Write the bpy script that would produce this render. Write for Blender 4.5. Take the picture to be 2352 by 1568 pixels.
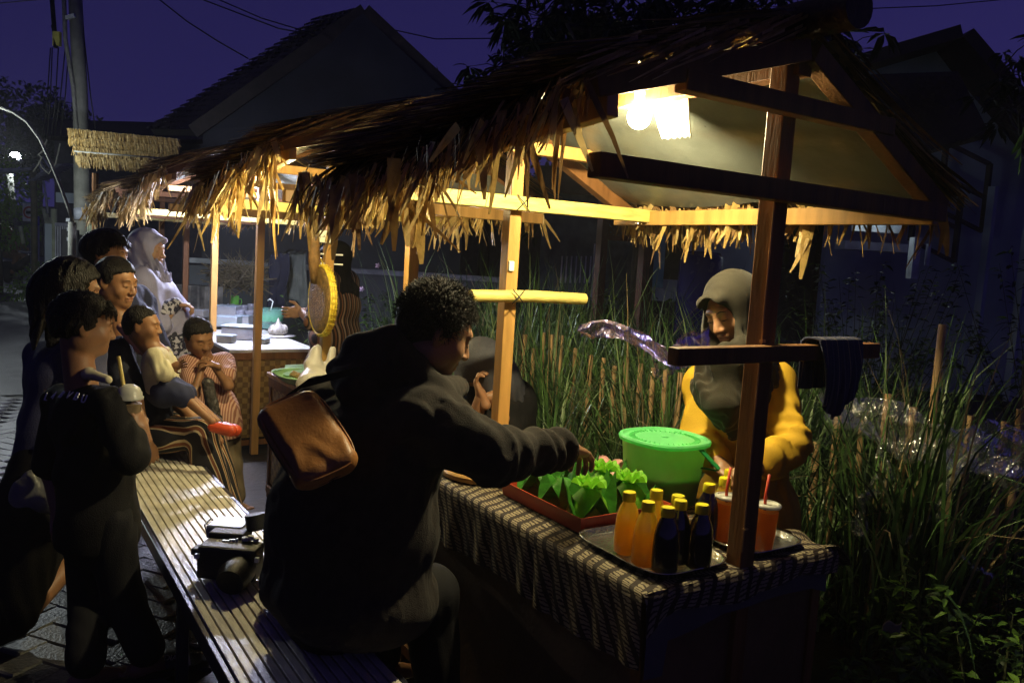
import bpy, math, random
import numpy as np
from mathutils import Vector, Matrix, noise as mnoise
SC = bpy.context.scene
COL = SC.collection
for o in list(bpy.data.objects): bpy.data.objects.remove(o)
random.seed(7)
PI = math.pi
# ------------------------------------------------------------------ camera
R3 = np.array([[0.83523098, 0.006596, -0.54985971],
               [-0.54666236, 0.11829415, -0.82895522],
               [0.0595774, 0.99295669, 0.10240872]])
CAM = np.array([0.0, 0.0, 1.5])
cd = bpy.data.cameras.new('camera'); cam = bpy.data.objects.new('camera', cd); COL.objects.link(cam)
cd.sensor_width = 36; cd.lens = 36 * 1850 / 2352; cd.clip_start = .05; cd.clip_end = 800
cam.matrix_world = Matrix([list(R3[0]) + [0], list(R3[1]) + [0], list(R3[2]) + [1.5], [0, 0, 0, 1]])
SC.camera = cam
# ------------------------------------------------------------------ world, exposure
W = bpy.data.worlds.new('World'); SC.world = W; W.use_nodes = True
wn = W.node_tree; wn.nodes.clear()
_o = wn.nodes.new('ShaderNodeOutputWorld'); _b = wn.nodes.new('ShaderNodeBackground')
_tc = wn.nodes.new('ShaderNodeTexCoord'); _sep = wn.nodes.new('ShaderNodeSeparateXYZ'); _cr = wn.nodes.new('ShaderNodeValToRGB')
wn.links.new(_tc.outputs['Generated'], _sep.inputs[0]); wn.links.new(_sep.outputs['Z'], _cr.inputs[0])
_cr.color_ramp.elements[0].position = 0.0; _cr.color_ramp.elements[0].color = (.0185, .0150, .082, 1)
_cr.color_ramp.elements[1].position = 1.0; _cr.color_ramp.elements[1].color = (.0030, .0026, .014, 1)
_e = _cr.color_ramp.elements.new(.30); _e.color = (.0130, .0105, .060, 1)
_d = wn.nodes.new('ShaderNodeVectorMath'); _d.operation = 'DOT_PRODUCT'; _d.inputs[1].default_value = (.84, -.54, 0); wn.links.new(_tc.outputs['Generated'], _d.inputs[0])
_mr = wn.nodes.new('ShaderNodeMapRange'); _mr.inputs[1].default_value = -.9; _mr.inputs[2].default_value = .9; _mr.inputs[3].default_value = .74; _mr.inputs[4].default_value = 1.30; wn.links.new(_d.outputs['Value'], _mr.inputs[0])
_sc = wn.nodes.new('ShaderNodeVectorMath'); _sc.operation = 'SCALE'; wn.links.new(_cr.outputs[0], _sc.inputs[0]); wn.links.new(_mr.outputs[0], _sc.inputs['Scale'])
wn.links.new(_sc.outputs[0], _b.inputs['Color']); _b.inputs['Strength'].default_value = 1.22
wn.links.new(_b.outputs[0], _o.inputs['Surface'])
SC.view_settings.view_transform = 'Standard'; SC.view_settings.look = 'None'
SC.view_settings.exposure = 0; SC.view_settings.gamma = 1; SC.view_settings.use_curve_mapping = False
SC.render.engine = 'CYCLES'
SC.cycles.use_denoising = True
SC.cycles.max_bounces = 8; SC.cycles.transparent_max_bounces = 24
SC.cycles.sample_clamp_indirect = 4; SC.cycles.caustics_reflective = False; SC.cycles.caustics_refractive = False

# ------------------------------------------------------------------ helpers
def ray(px, py): return R3 @ np.array([px - 1176., 784. - py, -1850.]) / 1850.
def at(px, py, d=None, x=None, y=None, z=None):
    "world point seen at a place of the photograph, at depth d or on one axis plane"
    r = ray(px, py)
    if d is not None: t = d
    elif x is not None: t = (x - CAM[0]) / r[0]
    elif y is not None: t = (y - CAM[1]) / r[1]
    else: t = (z - CAM[2]) / r[2]
    return CAM + r * t
def V(*a): return np.array(a if len(a) > 1 else a[0], float)
def nrm(v): v = np.asarray(v, float); return v / (np.linalg.norm(v) + 1e-12)

def camdir(x, y, z): return nrm(R3 @ V(x, y, z))
def mesh_np(name, v, f, mat=None, parent=None, smooth=True):
    me = bpy.data.meshes.new(name)
    v = np.asarray(v, np.float32); f = np.asarray(f, np.int32)
    n = f.shape[1]
    me.vertices.add(len(v)); me.vertices.foreach_set('co', v.ravel())
    me.loops.add(f.size); me.loops.foreach_set('vertex_index', f.ravel())
    me.polygons.add(len(f)); me.polygons.foreach_set('loop_start', np.arange(0, f.size, n, dtype=np.int32))
    me.polygons.foreach_set('loop_total', np.full(len(f), n, np.int32))
    me.polygons.foreach_set('use_smooth', np.full(len(f), smooth))
    me.update(calc_edges=True); me.validate()
    o = bpy.data.objects.new(name, me); COL.objects.link(o)
    if mat: me.materials.append(mat)
    if parent is not None: o.parent = parent
    return o

class MB:
    def __init__(s): s.v = []; s.f = []; s.uv = None
    def add(s, vs, fs):
        n = len(s.v); s.v += [tuple(float(c) for c in q) for q in vs]; s.f += [tuple(i + n for i in q) for q in fs]
    def box(s, c, size, R=None):
        c = V(c); h = V(size) / 2; R = np.eye(3) if R is None else np.asarray(R)
        vs = [c + R @ (h * V(x, y, z)) for x in (-1, 1) for y in (-1, 1) for z in (-1, 1)]
        s.add(vs, [(0, 1, 3, 2), (4, 6, 7, 5), (0, 4, 5, 1), (2, 3, 7, 6), (0, 2, 6, 4), (1, 5, 7, 3)])
    def beam(s, a, b, w, h, up=(0, 0, 1)):
        a = V(a); b = V(b); d = b - a; L = np.linalg.norm(d); y = d / L
        x = nrm(np.cross(y, V(up))); z = np.cross(x, y)
        s.box((a + b) / 2, (w, L, h), np.array([x, y, z]).T)
    def tube(s, pts, r, n=8, cap=True):
        pts = [V(p) for p in pts]
        rs = r if isinstance(r, (list, tuple)) else [r] * len(pts)
        rings = []; u = None
        for i, p in enumerate(pts):
            t = nrm(pts[min(i + 1, len(pts) - 1)] - pts[max(i - 1, 0)])
            if u is None:
                u = nrm(np.cross(t, V(.3, .2, 1) if abs(t[2]) < .9 else V(1, .1, 0)))
            u = nrm(u - t * np.dot(u, t)); w = np.cross(t, u)
            rings.append([p + rs[i] * (math.cos(2 * PI * k / n) * u + math.sin(2 * PI * k / n) * w) for k in range(n)])
        vs = [q for rg in rings for q in rg]
        fs = [(i * n + k, i * n + (k + 1) % n, (i + 1) * n + (k + 1) % n, (i + 1) * n + k) for i in range(len(pts) - 1) for k in range(n)]
        if cap: fs += [tuple(range(n - 1, -1, -1)), tuple((len(pts) - 1) * n + k for k in range(n))]
        s.add(vs, fs)
    def lathe(s, c, prof, n=24, R=None, sq=None):
        c = V(c); R = np.eye(3) if R is None else np.asarray(R); vs = []
        for (r, z) in prof:
            for k in range(n):
                a = 2 * PI * k / n; ca, sa = math.cos(a), math.sin(a); q = 1
                if sq: q = 1 / (abs(ca) ** sq + abs(sa) ** sq) ** (1 / sq)
                vs.append(c + R @ V(r * q * ca, r * q * sa, z))
        m = len(prof)
        fs = [(i * n + k, i * n + (k + 1) % n, (i + 1) * n + (k + 1) % n, (i + 1) * n + k) for i in range(m - 1) for k in range(n)]
        fs += [tuple(range(n - 1, -1, -1)), tuple((m - 1) * n + k for k in range(n))]
        s.add(vs, fs)
    def strip(s, pts, widths, side):
        pts = [V(p) for p in pts]; vs = []
        for i, (p, w) in enumerate(zip(pts, widths)):
            sd = V(side[i]) if isinstance(side, list) else V(side)
            vs += [p - sd * w / 2, p + sd * w / 2]
        s.add(vs, [(2 * i, 2 * i + 1, 2 * i + 3, 2 * i + 2) for i in range(len(pts) - 1)])
    def grid(s, fn, nu, nv):
        vs = [fn(i / nu, j / nv) for i in range(nu + 1) for j in range(nv + 1)]
        s.add(vs, [(i * (nv + 1) + j, (i + 1) * (nv + 1) + j, (i + 1) * (nv + 1) + j + 1, i * (nv + 1) + j + 1) for i in range(nu) for j in range(nv)])
    def leaf(s, b, d, n, L, w, fold=.25, droop=.0):
        b = V(b); d = nrm(d); n = nrm(V(n) - d * np.dot(n, d)); sd = np.cross(d, n)
        up = V(0, 0, 1)
        def P(t, e): return b + d * L * t + sd * e * w / 2 + n * abs(e) * fold * w - up * droop * L * t * t
        s.add([P(0, 0), P(.35, -.85), P(.4, 0), P(.35, .85), P(.7, -.6), P(.72, 0), P(.7, .6), P(1, 0)],
              [(0, 2, 1), (0, 3, 2), (1, 2, 5, 4), (2, 3, 6, 5), (4, 5, 7), (5, 6, 7)])
    def build(s, name, mat, parent=None, smooth=False, bevel=0, solid=0, auto=None):
        me = bpy.data.meshes.new(name); me.from_pydata(s.v, [], s.f)
        if smooth: me.polygons.foreach_set('use_smooth', [True] * len(me.polygons))
        me.update()
        o = bpy.data.objects.new(name, me); COL.objects.link(o)
        if mat: me.materials.append(mat)
        if parent is not None: o.parent = parent
        if solid:
            m = o.modifiers.new('t', 'SOLIDIFY'); m.thickness = solid; m.offset = 0
        if bevel:
            m = o.modifiers.new('b', 'BEVEL'); m.width = bevel; m.segments = 2; m.limit_method = 'ANGLE'
        if auto: me.set_sharp_from_angle(angle=auto)
        return o
def part(fn, name, mat, parent=None, **k):
    m = MB(); fn(m); return m.build(name, mat, parent, **k)
def tag(o, label=None, cat=None, group=None, kind=None):
    if label: o['label'] = label
    if cat: o['category'] = cat
    if group: o['group'] = group
    if kind: o['kind'] = kind
    return o
def thing(name, label, cat, group=None):
    o = bpy.data.objects.new(name, None); COL.objects.link(o); o.empty_display_size = .1
    return tag(o, label, cat, group)
def copyobj(o, parent=None, loc=None):
    c = o.copy(); COL.objects.link(c)
    if parent is not None: c.parent = parent
    if loc is not None: c.location = loc
    return c
def base_at(root, loc):
    "put the empty at the thing's base while its parts keep their places"
    loc = Vector([float(c) for c in loc]); root.location = loc
    for c in root.children: c.location = c.location - loc

# ------------------------------------------------------------------ materials
MATS = {}
def M(name, col, rough=.6, var=.3, scale=8, bump=.15, bscale=60, metal=0, spec=.5, trans=0, coat=0, alpha=1, map_scale=(1, 1, 1), sheen=0, emit=None, transl=0, ior=1.45, dark=None, cscale=None):
    if name in MATS: return MATS[name]
    m = bpy.data.materials.new(name); m.use_nodes = True; nt = m.node_tree; N = nt.nodes; L = nt.links
    b = N['Principled BSDF']; b.inputs['Roughness'].default_value = rough; b.inputs['Metallic'].default_value = metal
    b.inputs['Specular IOR Level'].default_value = spec; b.inputs['Transmission Weight'].default_value = trans
    b.inputs['Coat Weight'].default_value = coat; b.inputs['Alpha'].default_value = alpha; b.inputs['IOR'].default_value = ior
    b.inputs['Sheen Weight'].default_value = sheen
    tc = N.new('ShaderNodeTexCoord'); mp = N.new('ShaderNodeMapping'); mp.inputs['Scale'].default_value = map_scale
    L.new(tc.outputs['Object'], mp.inputs[0])
    n1 = N.new('ShaderNodeTexNoise'); n1.inputs['Scale'].default_value = scale; n1.inputs['Detail'].default_value = 5; L.new(mp.outputs[0], n1.inputs['Vector'])
    cr = N.new('ShaderNodeValToRGB'); c = list(col)
    lo = dark if dark else [x * (1 - var) for x in c]
    hi = [min(1, x * (1 + var)) for x in c]
    cr.color_ramp.elements[0].position = .32; cr.color_ramp.elements[0].color = (*lo, 1)
    cr.color_ramp.elements[1].position = .68; cr.color_ramp.elements[1].color = (*hi, 1)
    L.new(n1.outputs['Fac'], cr.inputs[0]); L.new(cr.outputs[0], b.inputs['Base Color'])
    if bump:
        n2 = N.new('ShaderNodeTexNoise'); n2.inputs['Scale'].default_value = bscale; n2.inputs['Detail'].default_value = 3; L.new(mp.outputs[0], n2.inputs['Vector'])
        bp = N.new('ShaderNodeBump'); bp.inputs['Strength'].default_value = bump; bp.inputs['Distance'].default_value = .01
        L.new(n2.outputs['Fac'], bp.inputs['Height']); L.new(bp.outputs[0], b.inputs['Normal'])
        mr = N.new('ShaderNodeMapRange'); mr.inputs['To Min'].default_value = rough * .75; mr.inputs['To Max'].default_value = min(1, rough * 1.3)
        L.new(n1.outputs['Fac'], mr.inputs[0]); L.new(mr.outputs[0], b.inputs['Roughness'])
    if emit:
        b.inputs['Emission Color'].default_value = (*emit[:3], 1); b.inputs['Emission Strength'].default_value = emit[3]
    if transl:
        t = N.new('ShaderNodeBsdfTranslucent'); L.new(cr.outputs[0], t.inputs[0]); mx = N.new('ShaderNodeMixShader'); mx.inputs[0].default_value = transl
        out = N['Material Output']; L.new(b.outputs[0], mx.inputs[1]); L.new(t.outputs[0], mx.inputs[2]); L.new(mx.outputs[0], out.inputs[0])
    MATS[name] = m; return m
def stripes(m, axis, freq, cols, coord='Object', sharp=True):
    "replace the base colour by bands along a direction"
    nt = m.node_tree; N = nt.nodes; L = nt.links; b = N['Principled BSDF']
    tc = N.new('ShaderNodeTexCoord'); dt = N.new('ShaderNodeVectorMath'); dt.operation = 'DOT_PRODUCT'; dt.inputs[1].default_value = tuple(x * freq for x in axis)
    L.new(tc.outputs[coord], dt.inputs[0]); fr = N.new('ShaderNodeMath'); fr.operation = 'FRACT'; L.new(dt.outputs['Value'], fr.inputs[0])
    cr = N.new('ShaderNodeValToRGB'); cr.color_ramp.interpolation = 'CONSTANT' if sharp else 'LINEAR'
    e = cr.color_ramp.elements; e[0].position = 0; e[0].color = (*cols[0][1], 1); e[1].position = cols[1][0]; e[1].color = (*cols[1][1], 1)
    for p, c in cols[2:]:
        q = e.new(p); q.color = (*c, 1)
    L.new(fr.outputs[0], cr.inputs[0]); L.new(cr.outputs[0], b.inputs['Base Color']); return m

skin = M('skin', (.30, .150, .072), rough=.45, var=.10, scale=14, bump=.08, bscale=220, sheen=.05)
skin_light = M('skin_light', (.42, .25, .16), rough=.45, var=.10, scale=14, bump=.08, bscale=220)
for _m in (skin, skin_light):
    _m.node_tree.nodes['Principled BSDF'].inputs['Subsurface Weight'].default_value = .12
    _m.node_tree.nodes['Principled BSDF'].inputs['Subsurface Radius'].default_value = (.012, .005, .003)
hair_m = M('black_hair', (.009, .007, .006), rough=.50, var=.4, scale=60, bump=.9, bscale=240, spec=.35, map_scale=(1, 1, .25))
lips_m = M('lips', (.32, .145, .09), rough=.35, var=.1, bump=.05)
eye_m = M('eye_dark', (.02, .015, .012), rough=.15, var=.1, bump=0)
hoodie_m = M('black_fleece', (.028, .024, .021), rough=.92, var=.25, scale=30, bump=.5, bscale=420, spec=.15, sheen=.05)
black_cloth = M('black_cotton', (.011, .0105, .011), rough=.9, var=.25, scale=20, bump=.3, bscale=300, spec=.2)
denim_m = M('dark_trousers', (.012, .012, .014), rough=.85, var=.2, scale=20, bump=.3, bscale=300, spec=.2)
leather_m = M('brown_leather', (.30, .13, .035), rough=.42, var=.22, scale=9, bump=.12, bscale=120, spec=.4)
olive_m = M('olive_voile', (.030, .026, .017), rough=.8, var=.10, scale=12, bump=.25, bscale=500, spec=.2, sheen=.1)
yellow_m = M('mustard_cotton', (.52, .31, .022), rough=.75, var=.12, scale=10, bump=.25, bscale=300, spec=.25)
lav_m = M('lavender_jersey', (.33, .33, .52), rough=.6, var=.12, scale=10, bump=.2, bscale=300)
navy_m = M('navy_cotton', (.035, .040, .085), rough=.85, var=.2, scale=14, bump=.25, bscale=300, spec=.2)
cream_m = M('cream_cotton', (.55, .50, .33), rough=.8, var=.12, scale=14, bump=.2, bscale=300)
pink_m = M('pink_cotton', (.55, .27, .19), rough=.8, var=.12, scale=14, bump=.2, bscale=300)
pinkstripe_m = stripes(M('pink_striped_cotton', (.6, .3, .2), rough=.8, bump=.15, bscale=300), (.8, -.55, 0), 90, [(0, (.62, .38, .28)), (.5, (.32, .13, .09))])
khaki_m = M('khaki_cotton', (.17, .13, .08), rough=.85, var=.2, scale=14, bump=.3, bscale=200)
strip_tr = stripes(M('striped_trousers', (.02, .02, .02), rough=.7, bump=.2, bscale=300), (.547, .837, 0), 26, [(0, (.014, .013, .018)), (.30, (.62, .50, .30)), (.38, (.20, .065, .025)), (.60, (.62, .50, .30)), (.68, (.014, .013, .018))])
brownstripe_m = stripes(M('brown_striped_knit', (.02, .02, .02), rough=.8, bump=.2, bscale=300), (.9, .2, 0), 24, [(0, (.03, .018, .012)), (.35, (.23, .10, .04)), (.55, (.03, .02, .015)), (.75, (.35, .24, .16))])
batik_m = M('blue_batik', (.5, .5, .6), rough=.7, var=0, scale=38, bump=.2, dark=[.02, .022, .05]); MATS['blue_batik'].node_tree.nodes['Color Ramp'].color_ramp.elements[0].position = .49; MATS['blue_batik'].node_tree.nodes['Color Ramp'].color_ramp.elements[1].position = .53
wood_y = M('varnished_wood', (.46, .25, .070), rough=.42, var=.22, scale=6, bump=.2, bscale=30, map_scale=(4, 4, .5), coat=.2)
wood_r = M('brown_and_shaded_wood', (.17, .075, .024), rough=.55, var=.3, scale=6, bump=.2, bscale=30, map_scale=(4, 4, .5), spec=.25)
bamboo_y = M('yellow_bamboo', (.62, .50, .14), rough=.45, var=.30, scale=18, bump=.2, bscale=60, map_scale=(.5, 3, 3))
bamboo_p = M('old_bamboo', (.52, .33, .16), rough=.55, var=.3, scale=10, bump=.25, bscale=60, map_scale=(3, 3, .6))
bamboo_g = M('grey_bamboo', (.22, .22, .19), rough=.5, var=.3, scale=14, bump=.3, bscale=50)
thatch = [M('palm_leaf_straw', (.46, .30, .095), rough=.5, var=.35, scale=25, bump=.4, bscale=90, transl=.22),
          M('palm_leaf_brown', (.24, .135, .050), rough=.55, var=.35, scale=25, bump=.4, bscale=90, transl=.15),
          M('palm_leaf_dark', (.070, .048, .026), rough=.6, var=.4, scale=25, bump=.4, bscale=90, transl=.05),
          M('palm_leaf_pale', (.64, .47, .20), rough=.45, var=.3, scale=25, bump=.4, bscale=90, transl=.25)]
tarp_m = M('grey_tarpaulin', (.10, .108, .094), rough=.30, var=.2, scale=5, bump=.35, bscale=14, spec=.5)
steel_m = M('steel', (.55, .55, .52), rough=.22, var=.15, metal=1, scale=30, bump=.25, bscale=120)
# ------------------------------------------------------------------ implicit surfaces (bodies and clothes)
class Sdf:
    def __init__(s): s.p = []; s.cuts = []
    def cap(s, a, b, ra, rb=None, k=.02, sub=False, flat=None):
        s.p.append(('c', V(a), V(b), ra, ra if rb is None else rb, k, sub)); return s
    def ell(s, c, r, R=None, k=.02, sub=False):
        r = V(r) if not np.isscalar(r) else V(r, r, r)
        s.p.append(('e', V(c), r, np.eye(3) if R is None else np.asarray(R), 0, k, sub)); return s
    def rbox(s, c, h, rr, R=None, k=.02, sub=False):
        s.p.append(('b', V(c), V(h), np.eye(3) if R is None else np.asarray(R), rr, k, sub)); return s
    def cut(s, p, n): s.cuts.append((V(p), nrm(n))); return s
    def bb(s, q):
        if q[0] == 'c':
            r = max(q[3], q[4]); return np.minimum(q[1], q[2]) - r, np.maximum(q[1], q[2]) + r
        r = np.linalg.norm(q[2]) + q[4] if q[0] == 'b' else q[2].max()
        if q[0] == 'e':
            e = np.abs(q[3]) @ q[2]; return q[1] - e, q[1] + e
        return q[1] - r, q[1] + r
    def mesh(s, h, disp=None, shell=None):
        lo = np.full(3, 1e9); hi = -lo
        for q in s.p:
            if not q[6]:
                a, b = s.bb(q); lo = np.minimum(lo, a); hi = np.maximum(hi, b)
        lo = lo - 4 * h - .012; hi = hi + 4 * h + .012
        n = np.ceil((hi - lo) / h).astype(int) + 1
        ax = [lo[i] + h * np.arange(n[i]) for i in range(3)]
        F = np.full(n, .08, np.float32)
        for q in s.p:
            a, b = s.bb(q); m = q[5] + .03
            i0 = np.maximum(0, np.floor((a - m - lo) / h).astype(int)); i1 = np.minimum(n, np.ceil((b + m - lo) / h).astype(int) + 1)
            if (i1 <= i0).any(): continue
            sl = tuple(slice(i0[k], i1[k]) for k in range(3))
            P = np.stack(np.meshgrid(*[ax[k][sl[k]] for k in range(3)], indexing='ij'), -1)
            if q[0] == 'c':
                ba = q[2] - q[1]; L2 = ba @ ba + 1e-12; t = np.clip(((P - q[1]) @ ba) / L2, 0, 1)
                d = np.linalg.norm(P - q[1] - t[..., None] * ba, axis=-1) - (q[3] + (q[4] - q[3]) * t)
            elif q[0] == 'e':
                l = (P - q[1]) @ q[3]; k0 = np.linalg.norm(l / q[2], axis=-1); k1 = np.linalg.norm(l / (q[2] ** 2), axis=-1) + 1e-9
                d = k0 * (k0 - 1) / k1
            else:
                l = np.abs((P - q[1]) @ q[3]) - (q[2] - q[4]); d = np.linalg.norm(np.maximum(l, 0), axis=-1) + np.minimum(l.max(-1), 0) - q[4]
            k = q[5]; A = F[sl]
            if q[6]:
                d = -d; hh = np.clip(.5 - .5 * (A - d) / k, 0, 1) ; F[sl] = A * (1 - hh) + d * hh + k * hh * (1 - hh)
            else:
                hh = np.clip(.5 + .5 * (A - d) / k, 0, 1); F[sl] = A * (1 - hh) + d * hh - k * hh * (1 - hh)
        if disp is not None or s.cuts:
            idx = np.abs(F) < .05
            I = np.argwhere(idx); P = lo + I * h
            if disp is not None: F[idx] += disp(P).astype(np.float32)
            if s.cuts:
                P = np.stack(np.meshgrid(*ax, indexing='ij'), -1)
                for (p, nn) in s.cuts: F = np.maximum(F, ((P - p) @ nn).astype(np.float32))
        F[0] = F[-1] = .05; F[:, 0] = F[:, -1] = .05; F[:, :, 0] = F[:, :, -1] = .05
        S = F < 0
        c = np.zeros(n - 1, np.int8)
        for dx in (0, 1):
            for dy in (0, 1):
                for dz in (0, 1): c += S[dx:n[0] - 1 + dx, dy:n[1] - 1 + dy, dz:n[2] - 1 + dz]
        act = (c > 0) & (c < 8); ids = np.full(n - 1, -1, np.int32); C = np.argwhere(act); ids[act] = np.arange(len(C))
        acc = np.zeros((len(C), 3)); cnt = np.zeros(len(C))
        cor = [(x, y, z) for x in (0, 1) for y in (0, 1) for z in (0, 1)]
        for a in cor:
            for k in range(3):
                if a[k]: continue
                b = list(a); b[k] = 1
                fa = F[C[:, 0] + a[0], C[:, 1] + a[1], C[:, 2] + a[2]]; fb = F[C[:, 0] + b[0], C[:, 1] + b[1], C[:, 2] + b[2]]
                x = (fa < 0) != (fb < 0); t = np.where(x, fa / (fa - fb + 1e-20), 0)
                for q in range(3): acc[:, q] += np.where(x, a[q] + (t if q == k else 0), 0)
                cnt += x
        vv = lo + (C + acc / cnt[:, None]) * h
        fs = []
        for k in range(3):
            u, w = (k + 1) % 3, (k + 2) % 3
            A = [slice(None)] * 3; B = [slice(None)] * 3; A[k] = slice(0, -1); B[k] = slice(1, None)
            X = np.argwhere(S[tuple(A)] != S[tuple(B)])
            X = X[(X[:, u] > 0) & (X[:, w] > 0)]
            ins = S[X[:, 0], X[:, 1], X[:, 2]]
            def g(du, dw):
                Y = X.copy(); Y[:, u] -= du; Y[:, w] -= dw; return ids[Y[:, 0], Y[:, 1], Y[:, 2]]
            q = np.stack([g(1, 1), g(0, 1), g(0, 0), g(1, 0)], 1)
            q[~ins] = q[~ins][:, ::-1]; fs.append(q)
        return vv, np.concatenate(fs)
def sobj(S, name, mat, parent, h, disp=None):
    v, f = S.mesh(h, disp); return mesh_np(name, v, f, mat, parent, True)
def wrinkle(amp, freq, dirv=(0, 0, 1), seed=0, sharp=1.0):
    "ridged folds running along dirv"
    rng = np.random.RandomState(seed); d = nrm(dirv); a = nrm(np.cross(d, V(.31, .77, .2))); b = np.cross(d, a); ph = rng.rand(8) * 6.28
    def f(P):
        x = P @ a; y = P @ b; z = P @ d
        w = 1.4 * np.sin(freq * .21 * z + ph[0] + 3 * x) + 1.1 * np.sin(freq * .13 * z + ph[1] - 5 * y)
        q = np.sin(freq * x + w + ph[2]) * .6 + np.sin(freq * .77 * y - w * 1.3 + ph[3]) * .6 + .35 * np.sin(freq * 1.9 * (x + y) + 2 * w + ph[4])
        m = .55 + .45 * np.sin(freq * .17 * (x - y + z) + ph[5])
        return amp * np.sign(q) * np.abs(q) ** sharp * m
    return f
def frame(fwd, up=(0, 0, 1)):
    f = nrm(fwd); r = nrm(np.cross(f, V(up))); u = np.cross(r, f); return np.array([r, f, u]).T
def add_head(S, c, F, s=1.0, fat=1.0, child=False):
    T = lambda x, y, z: V(c) + F @ (V(x * (.94 if child and z < 0 else 1), y * (.97 if child else 1), z * (.84 if child and z < 0 else 1)) * s)
    S.ell(T(0, -.014, .030), V(.076, .093, .086) * s, F, k=.01)
    S.ell(T(0, .026, -.028), V(.060 * fat, .064, .084) * s, F, k=.03 * s)
    S.ell(T(0, .046, -.082), V(.036 * fat, .034, .028) * s, F, k=.03 * s)
    for e in (-1, 1):
        S.ell(T(e * .037 * fat, .056, -.032), V(.026, .024, .026) * s * (1.15 if child else 1), F, k=.025 * s)
        S.ell(T(e * .055 * fat, .0, -.058), V(.018, .036, .030) * s, F, k=.03 * s)
    S.cap(T(-.030, .076, .022), T(.030, .076, .022), .014 * s, k=.015 * s)
    for e in (-1, 1):
        S.ell(T(e * .031, .098, .002), V(.018, .013, .0115) * s, F, k=.012 * s, sub=True)
        S.ell(T(e * .031, .076, .000), V(.0145, .0130, .0125) * s, F, k=.004 * s)
        S.cap(T(e * .020, .0885, -.002), T(e * .043, .083, -.003), .0035 * s, k=.003 * s)
    nl = .7 if child else 1
    S.cap(T(0, .086, .008), T(0, .104 - .006 * (1 - nl), -.034), .0065 * s, .0125 * s, k=.012 * s)
    for e in (-1, 1): S.ell(T(e * .0125, .096, -.037), V(.009, .010, .008) * s, F, k=.006 * s)
    S.cap(T(-.017, .086, -.061), T(.017, .086, -.061), .0075 * s, k=.007 * s)
    S.cap(T(-.014, .085, -.073), T(.014, .085, -.073), .0080 * s, k=.007 * s)
    S.cap(T(-.022, .093, -.0665), T(.022, .093, -.0665), .0030 * s, k=.004 * s, sub=True)
    S.ell(T(0, .072, -.098), V(.020 * fat, .018, .016) * s, F, k=.02 * s)
    for e in (-1, 1):
        Re = F @ np.array([[math.cos(e * .35), -math.sin(e * .35), 0], [math.sin(e * .35), math.cos(e * .35), 0], [0, 0, 1]])
        S.ell(T(e * .079, -.008, -.004), V(.0085, .019, .031) * s, Re, k=.006 * s)
        S.ell(T(e * .088, -.001, .002), V(.006, .010, .017) * s, Re, k=.005 * s, sub=True)
def add_hand(S, w, d, n, s=1.0, curl=.5, thumb=1, spread=.12, r=.0085):
    "palm from the wrist w along d, palm facing n; thumb side = thumb * (d x n)"
    d = nrm(d); n = nrm(V(n) - d * np.dot(n, d)); t = np.cross(d, n) * thumb
    T = lambda a, b, c: V(w) + (d * a + t * b + n * c) * s
    Rm = np.array([d, t, n]).T
    S.ell(T(.045, 0, 0), V(.050, .040, .017) * s, Rm, k=.01)
    for i, (off, L) in enumerate(((.028, .072), (.009, .080), (-.010, .074), (-.028, .058))):
        p = T(.078, off, 0); a = (off / .03) * spread; dd = d * math.cos(a) + t * math.sin(a); ang = 0
        for j, q in enumerate((.45, .32, .23)):
            ang += curl * (.75 if j == 0 else .95)
            v = dd * math.cos(ang) + n * math.sin(ang); p2 = p + v * L * q * s
            S.cap(p, p2, (r - .0006 * j) * s, (r - .0006 * (j + 1)) * s, k=.004 * s); p = p2
    p = T(.015, .030, .006); v = nrm(d * .55 + t * .75 + n * .25); p2 = p + v * .042 * s
    S.cap(p, p2, .0125 * s, .0100 * s, k=.01 * s); v = nrm(d * .8 + t * .25 + n * (.25 + curl)); S.cap(p2, p2 + v * .034 * s, .0098 * s, .008 * s, k=.004 * s)
def add_foot(S, a, d, s=1.0):
    d = nrm(V(d[0], d[1], 0)); R = frame(d)
    T = lambda x, y, z: V(a) + R @ (V(x, y, z) * s)
    S.ell(T(0, -.02, -.045), V(.034, .045, .034) * s, R, k=.02)
    S.cap(T(0, .02, -.040), T(0, .11, -.062), .034 * s, .022 * s, k=.02)
    for i in range(5): S.cap(T(-.030 + .015 * i, .12, -.066), T(-.034 + .017 * i, .165 - abs(i - 1) * .010, -.068), .010 * s, .0085 * s, k=.004)
def arm(S, J, side, o=0, s=1, which=3):
    sh, el, wr = J['sh' + side], J['el' + side], J['wr' + side]
    if which & 1: S.cap(sh, el, (.052 + o) * s, (.040 + o) * s, k=.03)
    if which & 2: S.cap(el, wr, (.040 + o) * s, (.026 + o) * s, k=.02)
def leg(S, J, side, o=0, s=1, which=3):
    hp, kn, an = J['hp' + side], J['kn' + side], J['an' + side]
    if which & 1: S.cap(hp, kn, (.082 + o) * s, (.056 + o) * s, k=.03)
    if which & 2: S.cap(kn, an, (.054 + o) * s, (.034 + o) * s, k=.03)
def torso(S, J, o=0, s=1, fat=1.0, k=.05):
    up = nrm(V(J['che']) - V(J['pel'])); side = nrm(V(J['shR']) - V(J['shL'])); fw = nrm(np.cross(up, side)); side = np.cross(fw, up)
    R = np.array([side, fw, up]).T; w = fat
    S.ell(J['pel'], V(.155 * w + o, .115 * w + o, .12) * s, R, k=k)
    S.ell((V(J['pel']) + V(J['che'])) / 2, V(.135 * w + o, .105 * w + o, .16) * s, R, k=k)
    S.ell(J['che'], V(.150 * w + o, .105 * w + o, .15) * s, R, k=k)
    S.cap(J['shL'], J['shR'], (.055 + o) * s, k=k)
    return R
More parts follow.
